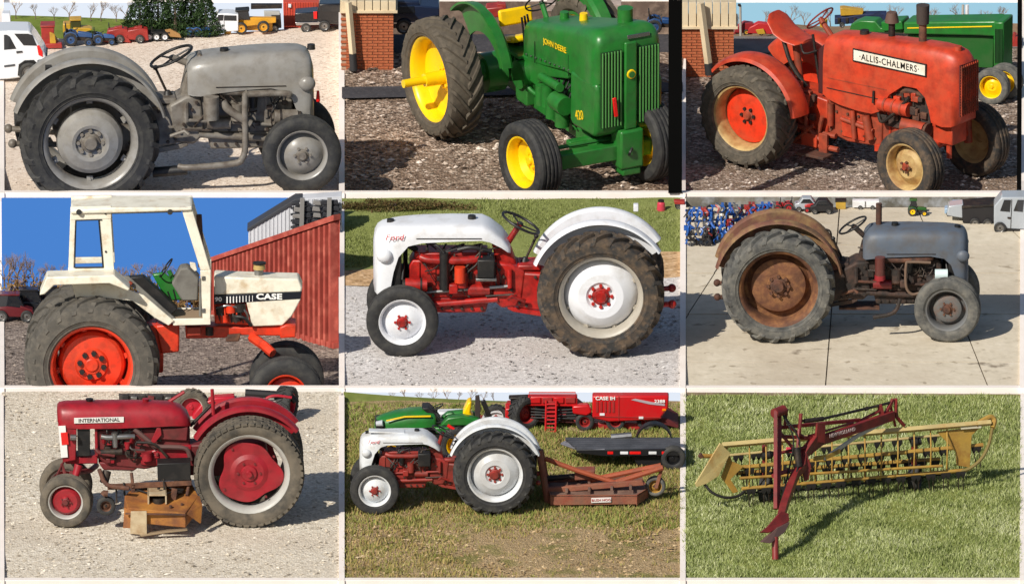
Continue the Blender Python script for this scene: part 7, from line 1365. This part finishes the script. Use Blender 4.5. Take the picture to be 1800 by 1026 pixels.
T = Tr(C6, 'box_trailer', 'white box trailer between the yellow bin and exhaust stack', 'trailer', 1522, 368, 0, (1522, 368), 1.0); T.ext('box', [(-24, -3), (-24, -15), (24, -15), (24, -3)], 0, 14, M_WHITE, .8); T.ext('door_frame', [(-2, -4), (-2, -14), (0, -14), (0, -4)], -1, 0, M_STEEL, .1); car_wheel(T, -10, -3, -1, 4); car_wheel(T, 12, -3, -1, 4)
mini_tractor(C6, 1604, 380, 8.5, (40, 92, 36), 'dark green tractor above the faded grey bonnet', rim=M_YEL, cab=True)
T = Tr(C6, 'flatbed_truck', 'dark flatbed behind the old grey tractor at right', 'truck', 1720, 392, 0, (1200, 342)); T.ext('bed', [(1470, 70), (1475, 150), (1650, 160), (1650, 50)], 0, 40, M_BLD, 1.5); T.ext('rail', [(1470, 60), (1470, 72), (1650, 60), (1650, 48)], -2, 42, M_DARK, .5); car_wheel(T, 1540, 150, -3, 9); car_wheel(T, 1610, 154, -3, 9); T.ext('cab', [(1400, 60), (1390, 110), (1475, 125), (1478, 50)], 4, 36, M_SIL, 1.5)
T = Tr(C6, 'pickup_truck', 'silver crew-cab pickup cut off at the right edge of the pavement', 'truck', 1775, 406, 0, (1200, 342)); T.ext('body', [(1640, 170), (1640, 60), (1680, 12), (1830, 10), (1830, 190), (1700, 186)], 0, 44, M_SIL, 2)
for x0, x1 in ((1672, 1730), (1744, 1800)): T.ext('door_window', [(x0, 85), (x0 + 22, 26), (x1, 26), (x1 - 6, 90)], -1, 2, M_GLASS, .4)
T.ext('door_seam', [(1733, 24), (1728, 180), (1731, 180), (1736, 24)], -.8, 1, M_DARK, 0); T.ext('door_handle', [(1712, 118), (1712, 126), (1730, 127), (1730, 119)], -2, 0, M_DARK, .2); car_wheel(T, 1672, 176, -3, 11); T.ext('sill_shadow_strip', [(1690, 176), (1690, 192), (1830, 200), (1830, 184)], -1, 2, M_BLACK, .3)  # black strip along the sill is shade put in as colour
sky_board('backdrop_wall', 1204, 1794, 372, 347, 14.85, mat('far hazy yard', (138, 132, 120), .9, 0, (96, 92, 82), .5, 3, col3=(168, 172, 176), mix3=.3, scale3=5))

# ================================================================== bay 7: second red tractor behind
T = Tr(C7, 'tractor', 'red tractor with a pale grey box parked behind the small dark red tractor', 'tractor', 480, 684 + 190 / 3, R(2), (0, 684)); U = T.U; M_CUB2 = paint('brighter red', (178, 24, 44), amt=.2)
T.ext('fender', [(1000, 180), (1010, 130), (1060, 70), (1130, 40), (1235, 34), (1235, 80), (1180, 110), (1100, 150), (1040, 190)], 10, 34, M_CUB2, 3); T.ext('side_box', [(1208, 55), (1210, 105), (1380, 100), (1480, 150), (1490, 110), (1470, 60)], 6, 40, mat('pale grey box', (178, 172, 160), .6, 0, (160, 152, 140), .4), 3)
T.tub('lift_hose', [(1385, 100, 4), (1400, 50, 4), (1450, 30, 4), (1540, 40, 6)], 2.6, M_CUB2, 8, 4); T.ext('engine', [(610, 26), (612, 60), (1060, 66), (1060, 26)], 30, 40, mat('dark engine bulk', (46, 42, 44), .7, 0, (76, 70, 66), .4, 14, .3), 1)
for i in range(9): T.ext('engine_part', [(630 + i * 46, 30 + (i % 3) * 6), (630 + i * 46, 50), (660 + i * 46, 52), (664 + i * 46, 28 + (i % 2) * 8)], 26, 31, [M_BLD, M_STEEL, M_DARK, M_CUBD][i % 4], .6)
c_ = T.p(1510, 100, 30); wheel(T.t, (c_.x, c_.y, 32 * U), lug_tyre(32 * U, 30 * U, 19 * U, 18, h=.07), 19 * U, 30 * U, M_TYRE, M_CUB2, M_CUB2, M_DARK, [(17 * U, 2 * U), (8 * U, -2 * U), (0, -2 * U)], 5 * U, 5, steer=R(70), name='rear_wheel'); T.tub('draw_arm', [(1290, 14, 30), (1545, 30, 30)], 7, M_BLD, 8); T.tub('arm_end', [(1520, 20, 28), (1560, 60, 28)], 6, M_BLD, 10)
c_ = T.p(1000, 150, 20); wheel(T.t, (c_.x, c_.y, 30 * U), lug_tyre(34 * U, 26 * U, 20 * U, 18), 20 * U, 26 * U, M_TURF, M_SILV, M_CUB2, M_CUB2, [(18 * U, 2 * U), (8 * U, -2 * U), (0, -2 * U)], 6 * U, 5, name='rear_wheel')

# ================================================================== bay 8: horizon and grass
sky_board('sky', 604, 1197, 716, 689.5, 7.46, glow('white sky', (224, 232, 244)))
rows = [[at_y(604 + 593 * i / 24, 712 + ((688 + 24 * (1 - math.exp(-((i / 24) * 2.4)))) - 712) * j / 4, 7.15 + .2 * j / 4) for i in range(25)] for j in range(5)]
sheet('far_hill', rows, ground_mat('far hill grass', [(84, 96, 44), (104, 114, 56), (118, 124, 68), (130, 132, 84)], fine=9, bump=.3, stone=False))
for i, px in enumerate((690, 712, 738, 762, 786, 806, 828, 850, 868)): bare_tree(C8, px, 708, 18 + (i * 5) % 8, 'bare tree on the far skyline above the garden tractor', 'bare trees above the garden tractor', 7.40, i)
dry = lambda px, py: (1.0 if py < 770 else .75) * (.04 if (px > 860 + 60 * math.sin(py * .05) and py > 936 + 14 * math.sin(px * .03)) else (.5 if py > 900 else 1)) * (1 if not (640 < px < 860 and 920 < py < 960) else .6)
grass('field_grass', C8, 30000, .045, .009, [(150, 126, 80), (178, 154, 104), (146, 136, 76), (126, 132, 62), (196, 176, 128)], 1018, 760, keep=dry)
grass('green_field_grass', C8, 26000, .04, .009, [(104, 118, 52), (126, 138, 64), (142, 150, 80), (160, 154, 92)], 930, 712, keep=lambda px, py: .9 if py < 820 else (.55 if px > 800 or py < 860 else .18))
# ================================================================== bay 9: meadow
grass('meadow_grass', C9, 120000, .042, .007, [(90, 102, 54), (124, 138, 72), (152, 162, 98), (184, 190, 134), (216, 218, 180)], 1018, 697)
rows = [[at_y(1204 + 590 * i / 16, 700 + ((689 + .2 * i) - 700) * j / 2, 7.42 + .03 * j) for i in range(17)] for j in range(3)]
sheet('far_hedge_line', rows, mat('far brown line', (120, 104, 84), .9, 0, (84, 72, 56), .4, 4))
